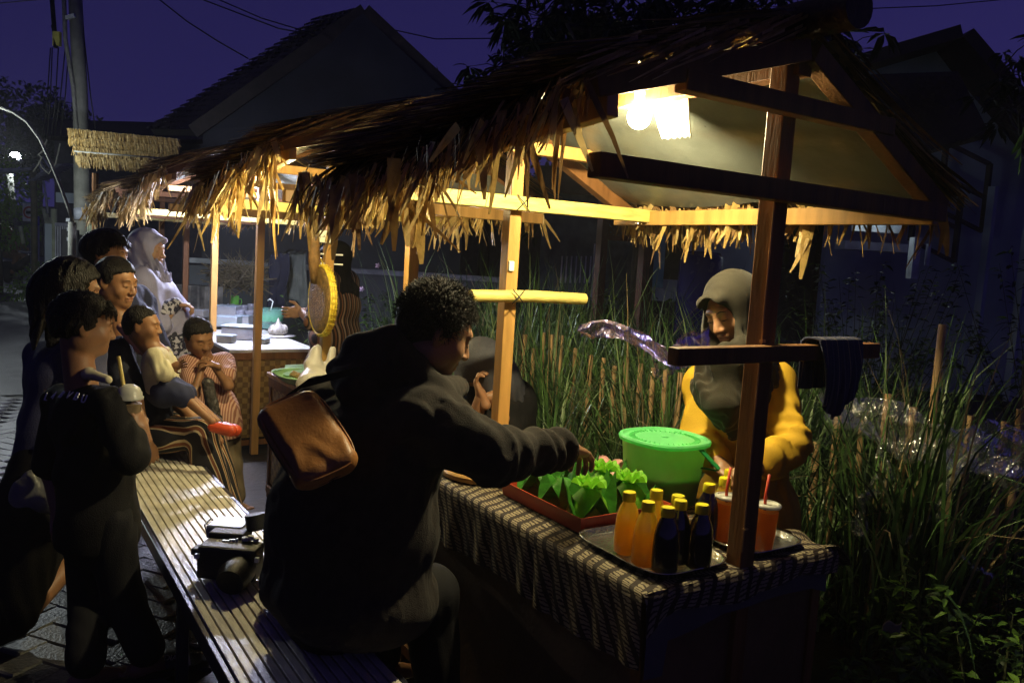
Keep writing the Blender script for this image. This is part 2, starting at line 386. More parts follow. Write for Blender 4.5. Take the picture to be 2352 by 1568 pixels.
def body_sdf(J, hc, HF, s=1.0, hs=1.0, fat=1.0, child=False, hands=None, feet=None, legs=True):
    S = Sdf(); torso(S, J, -.004, s, fat)
    for q in 'LR':
        arm(S, J, q, 0, s)
        if legs: leg(S, J, q, 0, s)
    nk = V(hc) + HF @ (V(0, -.022, -.055) * hs)
    base = (V(J['shL']) + V(J['shR'])) / 2 + V(0, 0, .01)
    S.cap(nk, base, .050 * hs, .058 * hs * fat, k=.03)
    add_head(S, hc, HF, hs, 1 + (fat - 1) * .5, child)
    for q in (hands or []): add_hand(S, **q)
    for q in (feet or []): add_foot(S, *q)
    return S
def face_bits(root, hc, HF, s, brow=True, lips=True, eyes=True, child=False):
    T = lambda x, y, z: V(hc) + HF @ (V(x * (.94 if child and z < 0 else 1), y * (.97 if child else 1), z * (.84 if child and z < 0 else 1)) * s)
    if brow:
        for e in (-1, 1):
            m = MB(); m.tube([T(e * .014, .0925, .021), T(e * .030, .0925, .0265), T(e * .047, .083, .022)], [.0016 * s, .0022 * s, .0009 * s], 6); m.build('eyebrow', hair_m, root, smooth=True)
    if eyes:
        for e in (-1, 1):
            m = MB(); m.tube([T(e * .018, .0885, -.0045), T(e * .031, .0905, -.0065), T(e * .045, .083, -.0045)], [.0008 * s, .0018 * s, .0008 * s], 6); m.build('eyelash', hair_m, root, smooth=True)
    if lips:
        S = Sdf(); S.cap(T(-.014, .0868, -.0612), T(.014, .0868, -.0612), .0071 * s, k=.004); S.cap(T(-.011, .0860, -.0728), T(.011, .0860, -.0728), .0073 * s, k=.004)
        S.cap(T(-.022, .094, -.0668), T(.022, .094, -.0668), .0022 * s, k=.003, sub=True); sobj(S, 'lips', lips_m, root, .0022)
def hair_cap(root, hc, HF, s, h=.004, thick=.010, front=.060, low=-.085, tufts=0, tl=.02, seed=0, extra=None, wave=0.003, temple=.044, bangs=0):
    T = lambda x, y, z: V(hc) + HF @ (V(x, y, z) * s)
    S = Sdf(); S.ell(T(0, -.016, .030), V(.077 + thick, .094 + thick, .087 + thick) * s, HF, k=.01)
    S.cap(T(0, -.055, -.01), T(0, -.052, low + .02), .052 * s, .044 * s, k=.03)
    if extra: extra(S, T)
    wr = wrinkle(wave, 210, HF[:, 2], seed)
    zk = [low - .05, low, low + .02, -.035, -.030, -.012, .0, front - .012, front, front + .02, front + .05]
    yk = [-.30, -.20, -.03, -.020, .012, .020, temple - .010, temple + .002, temple + .030, .12, .25]
    def disp(P):
        q = ((P - V(hc)) @ HF) / s
        n = .007 * np.sin(q[:, 0] * 230 + 3 * np.sin(q[:, 2] * 90)) + .007 * np.sin(q[:, 0] * 690 + q[:, 2] * 410) * np.sin(q[:, 1] * 530 + q[:, 2] * 300)
        yl = np.interp(q[:, 2] + n * .8, zk, yk) - np.clip(np.abs(q[:, 0]) - .045, 0, 1) * .1
        back = np.clip((-.07 - q[:, 1]) / .03, 0, 1) if extra else 0
        e = np.clip((q[:, 1] + n - yl) / .014 + 1, 0, 3) * (1 - back)
        return wr(P) + e * (thick + .006) * s
    o = sobj(S, 'hair', hair_m, root, h, disp)
    if tufts:
        rng = random.Random(seed); m = MB()
        for i in range(tufts):
            a = rng.uniform(0, 2 * PI); z = rng.uniform(-.45, 1); r = math.sqrt(max(0, 1 - z * z))
            x, y = r * math.cos(a), r * math.sin(a)
            ly, lz = -.016 + (.093 + thick) * y, .032 + (.087 + thick) * z
            if ly > np.interp(lz, zk, yk) - .006: continue
            p = T((thick + .076) * x, ly, lz)
            nn = HF @ V(x, y, z); d = nrm(nn * .5 + V(rng.gauss(0, .5), rng.gauss(0, .5), rng.gauss(0, .5)) - HF[:, 2] * .3)
            c2 = nrm(d + V(rng.gauss(0, .6), rng.gauss(0, .6), rng.gauss(0, .6)))
            L = tl * rng.uniform(.5, 1.2) * s
            m.tube([p - nn * .005, p + d * L * .5, p + d * L * .5 + c2 * L * .5], [.0011, .0009, .0003], 3, False)
        m.build('hair_curls', hair_m, root, smooth=True)
    if bangs:
        rng = random.Random(seed + 5); m = MB()
        for i in range(bangs):
            x = rng.uniform(-.072, .072); y0_ = math.sqrt(max(.0001, 1 - (x / .088) ** 2))
            p = T(x * .9, -.016 + .105 * y0_ * rng.uniform(.55, .85), .032 + .097 * math.sqrt(max(.05, 1 - (x / .088) ** 2 - .45)))
            q1 = T(x * 1.05, -.012 + .112 * y0_, front + .012); q2 = T(x * 1.12 + rng.gauss(0, .004), -.010 + .115 * y0_, front - rng.uniform(.005, .03))
            m.tube([p, q1, q2], [.0022, .0022, .0005], 3, False)
        m.build('fringe', hair_m, root, smooth=True)
    return o
def hijab(root, name, mat, hc, HF, s, drape, h=.006, folds=(.006, 70), seed=1, peak=.02, opening=(.058, .088), cuts=()):
    T = lambda x, y, z: V(hc) + HF @ (V(x, y, z) * s)
    S = Sdf(); S.ell(T(0, -.018, .030), V(.092, .110, .102) * s, HF, k=.02)
    S.ell(T(0, -.005, -.050), V(.083, .090, .090) * s, HF, k=.03)
    S.cap(T(-.035, .085, .062), T(.035, .085, .062), .018 * s, k=.03); S.cap(T(0, .08, .065), T(0, .095 + peak, .068), .016 * s, .007 * s, k=.025)
    for (a, b, ra, rb) in drape: S.cap(a, b, ra, rb, k=.05)
    S.ell(T(0, .105, -.020), V(opening[0], .085, opening[1]) * s, HF, k=.006, sub=True)
    for (p, nn) in cuts: S.cut(p, nn)
    wf = wrinkle(folds[0], folds[1], (0, 0, 1), seed, .7); hz = hc[2] + .02 * s
    return sobj(S, name, mat, root, h, lambda P: wf(P) * np.clip((hz - P[:, 2]) / .12 + .25, .2, 1.5))

from mathutils.bvhtree import BVHTree
def surf(o, px, py):
    "where the sight line of a place of the photograph meets an object's own surface, and its normal"
    me = o.data; T_ = BVHTree.FromPolygons([tuple(v.co) for v in me.vertices], [tuple(p.vertices) for p in me.polygons])
    h_ = T_.ray_cast(Vector(CAM), Vector(ray(px, py)).normalized())
    return (V(h_[0]), V(h_[1])) if h_[0] else (None, None)
# ------------------------------------------------------------------ text
def text(name, body, mat, parent, loc, Rm, size, ext=.0015, align='CENTER', space=1.0):
    c = bpy.data.curves.new(name, 'FONT'); c.body = body; c.size = size; c.extrude = ext; c.align_x = align; c.align_y = 'CENTER'; c.space_character = space
    t = bpy.data.objects.new(name, c); COL.objects.link(t)
    me = bpy.data.meshes.new_from_object(t.evaluated_get(bpy.context.evaluated_depsgraph_get()))
    bpy.data.objects.remove(t)
    o = bpy.data.objects.new(name, me); COL.objects.link(o); me.materials.clear(); me.materials.append(mat)
    M4 = Matrix([list(map(float, Rm[i])) + [float(loc[i])] for i in range(3)] + [[0, 0, 0, 1]])
    me.transform(M4)
    if parent is not None: o.parent = parent
    return o
# ------------------------------------------------------------------ lamps shown in the photograph (light sources first)
def emis(name, col, st):
    m = bpy.data.materials.new(name); m.use_nodes = True; nt = m.node_tree; nt.nodes.clear()
    e = nt.nodes.new('ShaderNodeEmission'); e.inputs[0].default_value = (*col, 1); e.inputs[1].default_value = st
    o = nt.nodes.new('ShaderNodeOutputMaterial'); nt.links.new(e.outputs[0], o.inputs[0]); return m
WARM_M = emis('warm_lit_bulb', (1.0, .85, .48), 1950)
WARM2_M = emis('warm_lit_bulb_far', (1.0, .84, .42), 1250)
COOL_M = emis('cool_lit_tube', (.72, .74, 1.0), 2000)
STREET_M = emis('street_lit_head', (.86, .95, .92), 850)
FAR_M = emis('far_lit_head', (.85, .95, 1.0), 300)
PORCH_M = emis('porch_lit_tube', (.80, .95, 1.0), 22)
dark_plastic = M('dark_plastic', (.02, .02, .022), rough=.35, var=.2, bump=.1)
white_plastic = M('white_plastic', (.72, .72, .70), rough=.4, var=.08, bump=.05)
def bulb(c, r, mat, label, top):
    root = thing('light_bulb', label, 'light bulb')
    part(lambda m: m.lathe(c, [(.0 + r * math.sin(t * PI / 12), -r * math.cos(t * PI / 12)) for t in range(1, 12)], 20), 'bulb_glass', mat, root, smooth=True)
    part(lambda m: m.lathe(V(c) + V(0, 0, r * .9), [(r * .5, 0), (r * .48, .03), (r * .55, .035), (r * .5, .06), (r * .2, .065)], 16), 'socket', white_plastic, root, smooth=True)
    p0 = V(c) + V(0, 0, r * .9 + .06)
    part(lambda m: m.tube([p0, (p0 + V(top)) / 2 + V(.01, .01, 0), V(top)], .003, 6), 'flex', dark_plastic, root, smooth=True)
    base_at(root, V(c) + V(0, 0, -r))
    return root
bulb(at(1468, 270, x=1.625), .034, WARM_M, 'glaring warm bulb hanging under the nearest thatched roof', V(1.63, 1.84, 2.05))
bulb(at(700, 440, x=1.22), .030, WARM2_M, 'warm bulb hidden behind the hanging straw of the middle stall roof', at(700, 440, x=1.22) + V(.05, 0, .22))
_r = thing('tube_lamp', 'cool white tube lamp under the third stall roof above the food boxes', 'tube lamp')
part(lambda m: m.tube([V(1.45, 6.2, 1.80), V(1.75, 6.2, 1.80)], .014, 12), 'tube', COOL_M, _r)
part(lambda m: m.box(V(1.6, 6.2, 1.825), (.34, .04, .02)), 'housing', white_plastic, _r, bevel=.004)
base_at(_r, (1.6, 6.2, 1.79))

# ------------------------------------------------------------------ ground, paving
soil_m = M('wet_soil', (.030, .022, .014), rough=.7, var=.5, scale=3, bump=.8, bscale=18)
asph_m = M('wet_asphalt', (.045, .045, .046), rough=.5, var=.35, scale=5, bump=.5, bscale=90)
bed_m = M('sand_joint', (.022, .020, .018), rough=.7, var=.3, scale=12, bump=.5, bscale=120)
paver_m = M('wet_paver', (.085, .085, .085), rough=.42, var=.35, scale=6, bump=.5, bscale=70)
paver_d = M('wet_paver_dark', (.050, .049, .048), rough=.38, var=.35, scale=6, bump=.5, bscale=70)
g = part(lambda m: m.add([(-400, -200, -.035), (400, -200, -.035), (400, 800, -.035), (-400, 800, -.035)], [(0, 1, 2, 3)]), 'ground', soil_m); tag(g, kind='structure')
def soilf(u, v):
    x = 1.1 + 9 * u; y = -1 + 14 * v; return (x, y, -.012 + (.05 * mnoise.noise((x * 1.7, y * 1.7, 0)) if x > 2.2 else 0) + (.03 if x > 2.2 else 0))
g = part(lambda m: m.grid(soilf, 60, 80), 'garden_soil', soil_m, smooth=True); tag(g, kind='structure')
g = part(lambda m: m.add([(-30, 8.5, -.004), (1.5, 8.5, -.004), (6, 90, -.004), (-30, 90, -.004)], [(0, 1, 2, 3)]), 'road', asph_m); tag(g, kind='structure')
pav = part(lambda m: m.add([(-6, -1, -.016), (2.1, -1, -.016), (2.1, 8.6, -.016), (-6, 8.6, -.016)], [(0, 1, 2, 3)]), 'pavement', bed_m); tag(pav, kind='structure')
def paver_mesh(seed, mat):
    rng = random.Random(seed); m = MB(); a, b, t, c = .108, .053, .05, .006
    def ring(x, y, z): return [(-x, -y, z), (x, -y, z), (x, y, z), (-x, y, z)]
    vs = ring(a, b, -t) + ring(a, b, -c) + ring(a - c, b - c, 0)
    m.add(vs, [(k, (k + 1) % 4, (k + 1) % 4 + 4, k + 4) for k in range(4)] + [(k + 4, (k + 1) % 4 + 4, (k + 1) % 4 + 8, k + 8) for k in range(4)] + [(8, 9, 10, 11)])
    me = bpy.data.meshes.new('paver'); me.from_pydata(m.v, [], m.f); me.materials.append(mat); return me, m
pm = [paver_mesh(1, paver_m), paver_mesh(2, paver_d)]
cells = []
u = .11; ca, sa = math.cos(.62), math.sin(.62)
for i in range(-60, 90):
    for j in range(-60, 90):
        k = (i - j) % 4
        if k == 0: cx, cy, a = (i + 1) * u, (j + .5) * u, 0
        elif k == 2: cx, cy, a = (i + .5) * u, (j + 1 - 0) * u, PI / 2
        else: continue
        if k == 2: cx, cy = (i + .5) * u, (j + 0) * u + u
        x, y = cx * ca - cy * sa + 1, cx * sa + cy * ca + 1
        if -4 < x < 1.28 and .6 < y < 8.4: cells.append((x, y, a + .62))
def seen(x, y):
    c = R3.T @ (V(x, y, 0) - CAM)
    if c[2] > -.3: return None
    px, py = 1176 + 1850 * c[0] / -c[2], 784 - 1850 * c[1] / -c[2]
    return (-c[2], px, py)
vis = []; rest = MB()
for (x, y, a) in cells:
    q = seen(x, y)
    if q is None or q[1] < -80 or q[1] > 1300 or q[2] > 1640: continue
    vis.append((q[0], x, y, a))
vis.sort(); rng = random.Random(3)
for n, (d, x, y, a) in enumerate(vis):
    z = rng.uniform(-.004, .001); tx, ty = rng.gauss(0, .012), rng.gauss(0, .012)
    if n < 290:
        o = bpy.data.objects.new('paver', pm[rng.random() < .4][0]); COL.objects.link(o); o.location = (x, y, z); o.rotation_euler = (tx, ty, a + rng.gauss(0, .012)); o.parent = pav
    else:
        Rz = np.array([[math.cos(a), -math.sin(a), 0], [math.sin(a), math.cos(a), 0], [0, 0, 1]])
        rest.add([V(x, y, z) + Rz @ V(p) for p in pm[0][1].v], pm[0][1].f)
o = rest.build('paver_field', paver_m, pav); tag(o, kind='stuff')

# ------------------------------------------------------------------ houses
plaster_b = M('blue_grey_plaster', (.050, .055, .068), rough=.8, var=.25, scale=1.5, bump=.3, bscale=20)
plaster_w = M('pale_plaster', (.34, .40, .43), rough=.8, var=.2, scale=1.5, bump=.3, bscale=20)
roof_m = M('dark_roof_tile', (.035, .028, .026), rough=.7, var=.35, scale=4, bump=.5, bscale=14)
turq_m = M('turquoise_paint', (.16, .34, .36), rough=.6, var=.2, scale=3, bump=.2, bscale=20)
grille_m = M('white_paint_metal', (.5, .52, .55), rough=.5, var=.15, scale=8, bump=.1)
def slab(m, quad, t):
    q = [V(p) for p in quad]; n = nrm(np.cross(q[1] - q[0], q[3] - q[0])) * t
    m.add(q + [p - n for p in q], [(0, 1, 2, 3), (7, 6, 5, 4), (0, 4, 5, 1), (1, 5, 6, 2), (2, 6, 7, 3), (3, 7, 4, 0)])
def tiles(parent, A, B, C, D, nr, nc, mat):
    "rows of tiles on the slope A(ridge start) B(ridge end) C(eave end) D(eave start), joined: too far to pick apart"
    A, B, C, D = map(V, (A, B, C, D)); n = nrm(np.cross(B - A, D - A)); n = n if n[2] > 0 else -n; m = MB()
    for i in range(nr):
        for j in range(nc):
            f = lambda u, v: A * (1 - u) * (1 - v) + B * u * (1 - v) + C * u * v + D * (1 - u) * v
            u0, u1, v0, v1 = j / nc + .002, (j + 1) / nc - .002, i / nr, (i + 1.15) / nr
            if (i + j) % 2: u0 += .3 / nc; u1 += .3 / nc
            p = [f(u0, v0) + n * .01, f(u1, v0) + n * .01, f(u1, v1) + n * .05, f(u0, v1) + n * .05]; mid0 = f((u0 + u1) / 2, v0) + n * .04; mid1 = f((u0 + u1) / 2, v1) + n * .09
            m.add([p[0], mid0, p[1], p[2], mid1, p[3]], [(0, 1, 4, 5), (1, 2, 3, 4)])
    o = m.build('roof_tiles', mat, parent); tag(o, kind='stuff'); return o
# left house: gable end towards the stalls
h = thing('gable_house', 'dark gable house with tall steep tiled roof beyond the stalls', 'house')
d0 = 14.0
ap = at(835, 35, d=d0); er = at(1075, 262, d=d0); el = at(470, 300, d=d0); ap2 = at(738, 55, d=16.2); el2 = at(345, 297, d=16.2)
gb = V(er[0], er[1], 0)
part(lambda m: m.add([el, er, ap, V(el[0], el[1], 0), V(er[0], er[1], 0)], [(0, 1, 2), (3, 4, 1, 0)]), 'gable_wall', plaster_b, h, solid=.15)
dv = ap2 - ap; er2 = er + dv; el2 = el + dv * 1.0; el3 = at(345, 297, d=15.6)
part(lambda m: (slab(m, [ap + V(0, 0, .1), ap2 + V(0, 0, .1), el3, el + V(-.15, 0, 0)], .14), slab(m, [ap2 + V(0, 0, .1), ap + V(0, 0, .1), er + V(.1, 0, 0), er2], .14)), 'roof', roof_m, h)
tiles(h, ap + V(0, 0, .12), ap2 + V(0, 0, .12), el3, el, 22, 10, roof_m)
part(lambda m: m.beam(el + V(-.2, -.05, -.05), ap + V(0, -.05, .06), .05, .24), 'barge_board', M('dark_board', (.05, .04, .035), bump=.2), h)
part(lambda m: m.beam(er + V(.2, -.05, -.05), ap + V(0, -.05, .06), .05, .24), 'barge_board', MATS['dark_board'], h)
c_ = at(700, 600, d=13.9); base_at(h, V(c_[0], c_[1], 0))
# low tiled roof between the pole and the gable house
h = thing('low_house', 'low dark house with flat roofline between utility pole and gable house', 'house')
A, B = at(130, 292, d=22), at(520, 296, d=22)
part(lambda m: (m.add([A, B, V(B[0], B[1], 0), V(A[0], A[1], 0)], [(0, 1, 2, 3)])), 'wall', M('dark_wall', (.045, .045, .055), bump=.2), h, solid=.2)
A1, B1 = A + V(-.3, -1.2, -.5), B + V(.3, -1.2, -.5)
part(lambda m: slab(m, [A + V(-.3, 0, .05), B + V(.3, 0, .05), B1, A1], .12), 'roof', roof_m, h); base_at(h, V(A[0], A[1], 0))
# right house
h = thing('gabled_cottage', 'dark roofed cottage with pale blue gable wall behind the nearest stall', 'house')
d0 = 11.0
ap = at(2145, 122, d=d0); el = at(1930, 185, d=d0); er = at(2400, 420, d=d0); cl = at(1960, 420, d=d0)
part(lambda m: m.add([el, V(el[0], el[1], 0), V(er[0], er[1], 0), er, ap], [(0, 1, 2, 3, 4)]), 'gable_wall', plaster_w, h, solid=.15)
bk = nrm(np.cross(er - el, V(0, 0, 1))); bk = bk if bk @ (ap - CAM) > 0 else -bk
fr = ap - bk * .8
part(lambda m: (slab(m, [fr, ap + bk * 5, er + bk * 5 + V(0, 0, -.2), er - bk * .8 + (er - ap) * .03], .16), slab(m, [ap + bk * 5, fr, el - bk * .8 + (el - ap) * .35, el + bk * 5], .16)), 'roof', roof_m, h)
part(lambda m: slab(m, [at(1900, 190, d=10.2), at(2190, 180, d=10.2), at(2260, 320, d=9.6), at(1960, 400, d=9.6)], .12), 'porch_roof', roof_m, h)
tiles(h, at(1905, 185, d=10.15), at(2195, 176, d=10.15), at(2262, 316, d=9.55), at(1962, 396, d=9.55), 14, 18, roof_m)
for px in (2352, 2262):
    a = at(px, 600, d=10.6); part(lambda m: m.box(V(a[0], a[1], 1.4), (.09, .09, 2.8)), 'porch_post', plaster_w, h)
for (px, py) in ((2150, 500), (2215, 430)):
    a = at(px, py, d=10.7)
    def fw(m, a=a):
        for q in ((-.32, 0), (.32, 0)): m.box(a + nrm(er - el) * q[0], (.06, .06, .9))
        for q in (-.44, 0, .44): m.beam(a - nrm(er - el) * .32 + V(0, 0, q), a + nrm(er - el) * .32 + V(0, 0, q), .05, .05)
    part(fw, 'window_frame', M('dark_board', (.05, .04, .035)), h)
base_at(h, V(ap[0], ap[1], 0))
# turquoise building behind the grass
h = thing('turquoise_house', 'turquoise walled low house seen under the straw fringe behind the blue barrel', 'house')
wx = nrm(at(1860, 600, d=10) - at(1180, 600, d=10)); wx[2] = 0; wx = nrm(wx)
def wallrect(m, px0, px1, pt, pb, d, t=.1):
    A, B = at(px0, pt, d=d), at(px1, pt, d=d); z0 = at(px0, pb, d=d)[2]
    c = (A + B) / 2; m.box(V(c[0], c[1], (A[2] + z0) / 2), (np.linalg.norm((B - A)[:2]), t, abs(A[2] - z0)), np.array([wx, np.cross(V(0, 0, 1), wx), V(0, 0, 1)]).T)
part(lambda m: wallrect(m, 1500, 1535, 470, 660, 9.8), 'door_frame', turq_m, h)
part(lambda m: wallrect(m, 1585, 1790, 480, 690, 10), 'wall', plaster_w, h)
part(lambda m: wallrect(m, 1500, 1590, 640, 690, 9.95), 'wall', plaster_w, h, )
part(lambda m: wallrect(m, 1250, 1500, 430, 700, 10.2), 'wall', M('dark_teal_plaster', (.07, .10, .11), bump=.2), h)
for k in range(9):
    px = 1290 + k * 11
    part(lambda m: wallrect(m, px, px + 3, 588, 650, 9.7, .02), 'window_bar', grille_m, h)
part(lambda m: wallrect(m, 1365, 1374, 560, 690, 9.7, .05), 'post', grille_m, h)
part(lambda m: wallrect(m, 1230, 2010, 380, 440, 10.1), 'fascia', M('dark_board', (.05, .04, .035)), h)
base_at(h, V(at(1600, 600, d=10)[0], at(1600, 600, d=10)[1], 0))
# porch with a lit lamp to the right of it
h = thing('lit_porch', 'white lit porch glimpsed through straw fringe right of the nearest post', 'porch')
part(lambda m: wallrect(m, 1965, 2075, 470, 530, 9.6), 'wall', M('white_wall', (.6, .64, .66), bump=.1), h)
part(lambda m: wallrect(m, 2096, 2112, 545, 640, 9.0, .12), 'post', M('white_wall', (.6, .64, .66)), h)
part(lambda m: wallrect(m, 2130, 2137, 560, 610, 9.0, .05), 'downpipe', grille_m, h)
part(lambda m: wallrect(m, 1930, 2100, 553, 572, 9.4, .3), 'porch_rail', grille_m, h)
a = at(2000, 475, d=9.2)
part(lambda m: m.tube([a - wx * .25, a + wx * .25], .02, 10), 'tube_light', PORCH_M, h); base_at(h, V(at(2000, 500, d=9.6)[0], at(2000, 500, d=9.6)[1], 0))
# ------------------------------------------------------------------ stalls
XC, HW, ZE, ZR, ZL = 1.65, .62, 1.745, 2.055, 1.875      # centre line, half width, eave and ridge heights
CUR = [0, 1, 0]
def slope_pt(y, e, t, up=0):
    "t = 0 at the ridge, 1 at the eave; e = side"
    zl = ZE + (ZL - ZE) * min(1, max(0, 1 - (y - CUR[0]) / (.62 * (CUR[1] - CUR[0]))))      # the street-side slope is twisted: high at its near verge
    return V(XC + e * HW * t, y, ZR + CUR[2] + ((ZE if e > 0 else zl) - ZR) * t + up)
def straw(m, p, d, L, w, droop, rng, n=4, nrml=None):
    d = nrm(d); side = nrm(np.cross(d, nrml if nrml is not None else V(rng.gauss(0, 1), rng.gauss(0, 1), rng.gauss(0, .3)))); pts = []; q = V(p); dd = d.copy(); ws = []
    for i in range(n + 1):
        pts.append(q.copy()); ws.append(w * (1 - .75 * (i / n) ** 2)); q = q + dd * L / n; dd = nrm(dd + V(0, 0, -droop) + V(rng.gauss(0, .05), rng.gauss(0, .05), 0))
    m.strip(pts, ws, side)
def stall(y0, y1, ylog0, ylog1, yp0, yp1, label, seed, nstraw=1500, near=False, wood=wood_y, fringe=150,  tarp=True, big=1.0, dz=0, logr=.046):
    rng = random.Random(seed); CUR[:] = [y0, y1, dz]
    t = thing('thatched_stall', label, 'stall', 'thatched market stalls in a row')
    z0 = .0
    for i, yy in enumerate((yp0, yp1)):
        part(lambda m: m.beam((1.622, yy, z0), (1.628, yy, 2.0), .050, .050, (0, 1, 0)), 'post', wood_r if near and i == 0 else wood, t, bevel=.003)  # near post, tie, collar and rail: shade put in as a darker wood
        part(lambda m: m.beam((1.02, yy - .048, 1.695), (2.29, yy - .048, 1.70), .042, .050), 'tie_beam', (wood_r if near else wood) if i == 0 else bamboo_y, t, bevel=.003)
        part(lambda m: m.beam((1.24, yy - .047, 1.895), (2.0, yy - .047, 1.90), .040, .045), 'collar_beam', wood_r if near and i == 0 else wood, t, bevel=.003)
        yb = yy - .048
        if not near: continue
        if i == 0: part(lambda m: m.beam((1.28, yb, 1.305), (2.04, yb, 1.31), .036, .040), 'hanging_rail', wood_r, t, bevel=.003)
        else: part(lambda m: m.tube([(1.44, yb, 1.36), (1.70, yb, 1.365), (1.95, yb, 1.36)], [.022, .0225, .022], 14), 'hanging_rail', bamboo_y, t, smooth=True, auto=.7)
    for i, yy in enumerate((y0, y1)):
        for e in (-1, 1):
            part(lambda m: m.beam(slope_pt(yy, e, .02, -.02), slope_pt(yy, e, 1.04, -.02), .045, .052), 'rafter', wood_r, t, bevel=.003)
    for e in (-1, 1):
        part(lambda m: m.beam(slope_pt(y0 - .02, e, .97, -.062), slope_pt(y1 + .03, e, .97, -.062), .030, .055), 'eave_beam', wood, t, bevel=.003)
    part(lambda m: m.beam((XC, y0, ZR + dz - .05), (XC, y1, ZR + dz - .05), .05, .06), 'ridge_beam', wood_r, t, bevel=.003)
    if tarp:
        for e in (-1, 1):
            def f(u, v, e=e):
                p = slope_pt(y0 + .01 + (y1 - y0 - .02) * u, e, .02 + 1.0 * v, .012)
                p[2] -= .012 * math.sin(PI * ((u * 2) % 1)) + .01 * mnoise.noise((u * 3, v * 3, seed)) + .006 * math.sin(9 * u + 14 * v)
                return p
            part(lambda m: m.grid(f, 40, 24), 'roof_lining', tarp_m, t, smooth=True)
    # rolled ridge log
    def lg(m):
        n = 9; m.tube([V(XC + .012 * math.sin(i * 2.1), ylog0 + (ylog1 - ylog0) * i / n, ZR + dz + .050 + .006 * math.sin(i * 1.7)) for i in range(n + 1)], [logr + .003 * math.sin(i * 3.1) for i in range(n + 1)], 18)
    part(lg, 'ridge_roll', thatch[2] if near else bamboo_g, t, smooth=True, auto=.8)
    # thatch cover: joined leaves, by tone
    ms = [MB(), MB(), MB(), MB()]
    for e in (-1, 1):
        for k in range(int(nstraw * 2.3)):
            v = rng.random() ** .8; y = rng.uniform(y0 - .02, y1 + .03)
            L = rng.uniform(.22, .5); p = slope_pt(y, e, v * .93, .022 + .045 * rng.random() + (.02 if v < .3 else 0))
            dn = nrm(V(e * HW, 0, (ZE if e > 0 else ZL) - ZR)); d = dn + V(0, rng.gauss(0, .42) + (.25 if e < 0 else 0), .03)
            if not (y0 - .03 < y + d[1] * L < y1 + .10): d[1] *= .2
            if v * .93 + L * .9 / .69 > 1.18: L = max(.05, (1.18 - v * .93) * .69)
            straw(ms[rng.choices((0, 1, 2, 3), (4, 6, 5, 1.2))[0]], p, d, L, rng.uniform(.004, .016), .015, rng, 3, nrml=V(-dn[2] * e, rng.gauss(0, .35), abs(dn[0]) + rng.gauss(0, .35)))
    for k in range(150):       # stalk bundles laid on the near verge
        for e in (-1,):
            v = rng.random() * .9; p = slope_pt(y0 + rng.uniform(-.03, .02), e, v, rng.uniform(.015, .07)); dn = nrm(V(e * HW, 0, ZE - ZR))
            straw(ms[rng.choice((0, 0, 1, 3))], p, dn + V(0, rng.gauss(0, .05), rng.gauss(0, .03)), rng.uniform(.08, .25), .008, 0, rng, 2, nrml=V(0, 1, .4))
    for mm, mt in zip(ms, thatch):
        o = mm.build('thatch_cover', mt, t); tag(o, kind='stuff')
    # hanging fringe: single palm strips, a few shapes shared
    shapes = []
    for k in range(12):
        mm = MB(); r2 = random.Random(seed * 50 + k); w = r2.uniform(.010, .030) * big; L = r2.uniform(.09, .19) * big
        d = nrm(V(r2.gauss(0, .10), r2.gauss(0, .30), -1)); straw(mm, V(0, 0, 0), d, L, w, .05, r2, 5, nrml=V(1, r2.gauss(0, .4), 0))
        if w > .02:
            straw(mm, d * L * .4, nrm(d + V(0, .25, 0)), L * .55, w * .5, .05, r2, 3, nrml=V(1, .3, 0))
        me = bpy.data.meshes.new('palm_strip'); me.from_pydata(mm.v, [], mm.f); me.materials.append(thatch[r2.choices((0, 1, 3), (5, 3, 3))[0]]); shapes.append(me)
    small = MB()
    for e in (-1, 1):
        for k in range(fringe * 3):
            y = rng.uniform(y0, y1 + .05); p = slope_pt(y, e, 1.02 + rng.uniform(-.04, .05), -.015 + rng.uniform(-.02, .03)); p[0] += e * .02
            if e < 0: g_ = min(1, .1 + (y - y0) / .4); p[0] -= rng.uniform(0, .10) * g_; p[2] -= rng.uniform(.0, .06) * g_
            if e > 0 and .44 < (y - y0) / (y1 - y0) < .50: continue
            dens = .35 if (e > 0 and (y - y0) / (y1 - y0) < .44) else 1
            if rng.random() > dens: continue
            if k < fringe:
                o = bpy.data.objects.new('palm_strip', rng.choice(shapes)); COL.objects.link(o); o.parent = t; o.location = p
                o.rotation_euler = (rng.gauss(.1 * e, .22), rng.gauss(0, .2) - e * .12, rng.gauss(0, .9)); s_ = rng.uniform(.7, 1.35); o.scale = (s_, s_, s_ * (1.1 if e < 0 else 1))
            else:
                straw(small, p, V(e * .25 + rng.gauss(0, .1), rng.gauss(0, .25), -1), rng.uniform(.05, .15) * big, rng.uniform(.004, .012), .04, rng, 3, nrml=V(1, rng.gauss(0, .5), 0))
    o = small.build('loose_straw', thatch[0], t); tag(o, kind='stuff')
    if True:  # outer straw of the street-side slope bending over the eave
        mm = [MB(), MB()]
        for k in range(int(nstraw * 2.0)):
            y = rng.uniform(y0 + .03, y1 + .05); g_ = min(1, .25 + (y - y0) / .35); p = slope_pt(y, -1, rng.uniform(.72, 1.0), rng.uniform(.0, .05)); straw(mm[rng.random() < .5], p, V(-.75, rng.gauss(.25, .4), -.35), rng.uniform(.08, .24) * g_, rng.uniform(.003, .011), .20, rng, 6, nrml=V(.5, rng.gauss(0, .5), .8))
        for q, mt in zip(mm, (thatch[1], thatch[2])): o = q.build('eave_thatch', mt, t); tag(o, kind='stuff')
    base_at(t, (1.62, yp0, 0)); return t
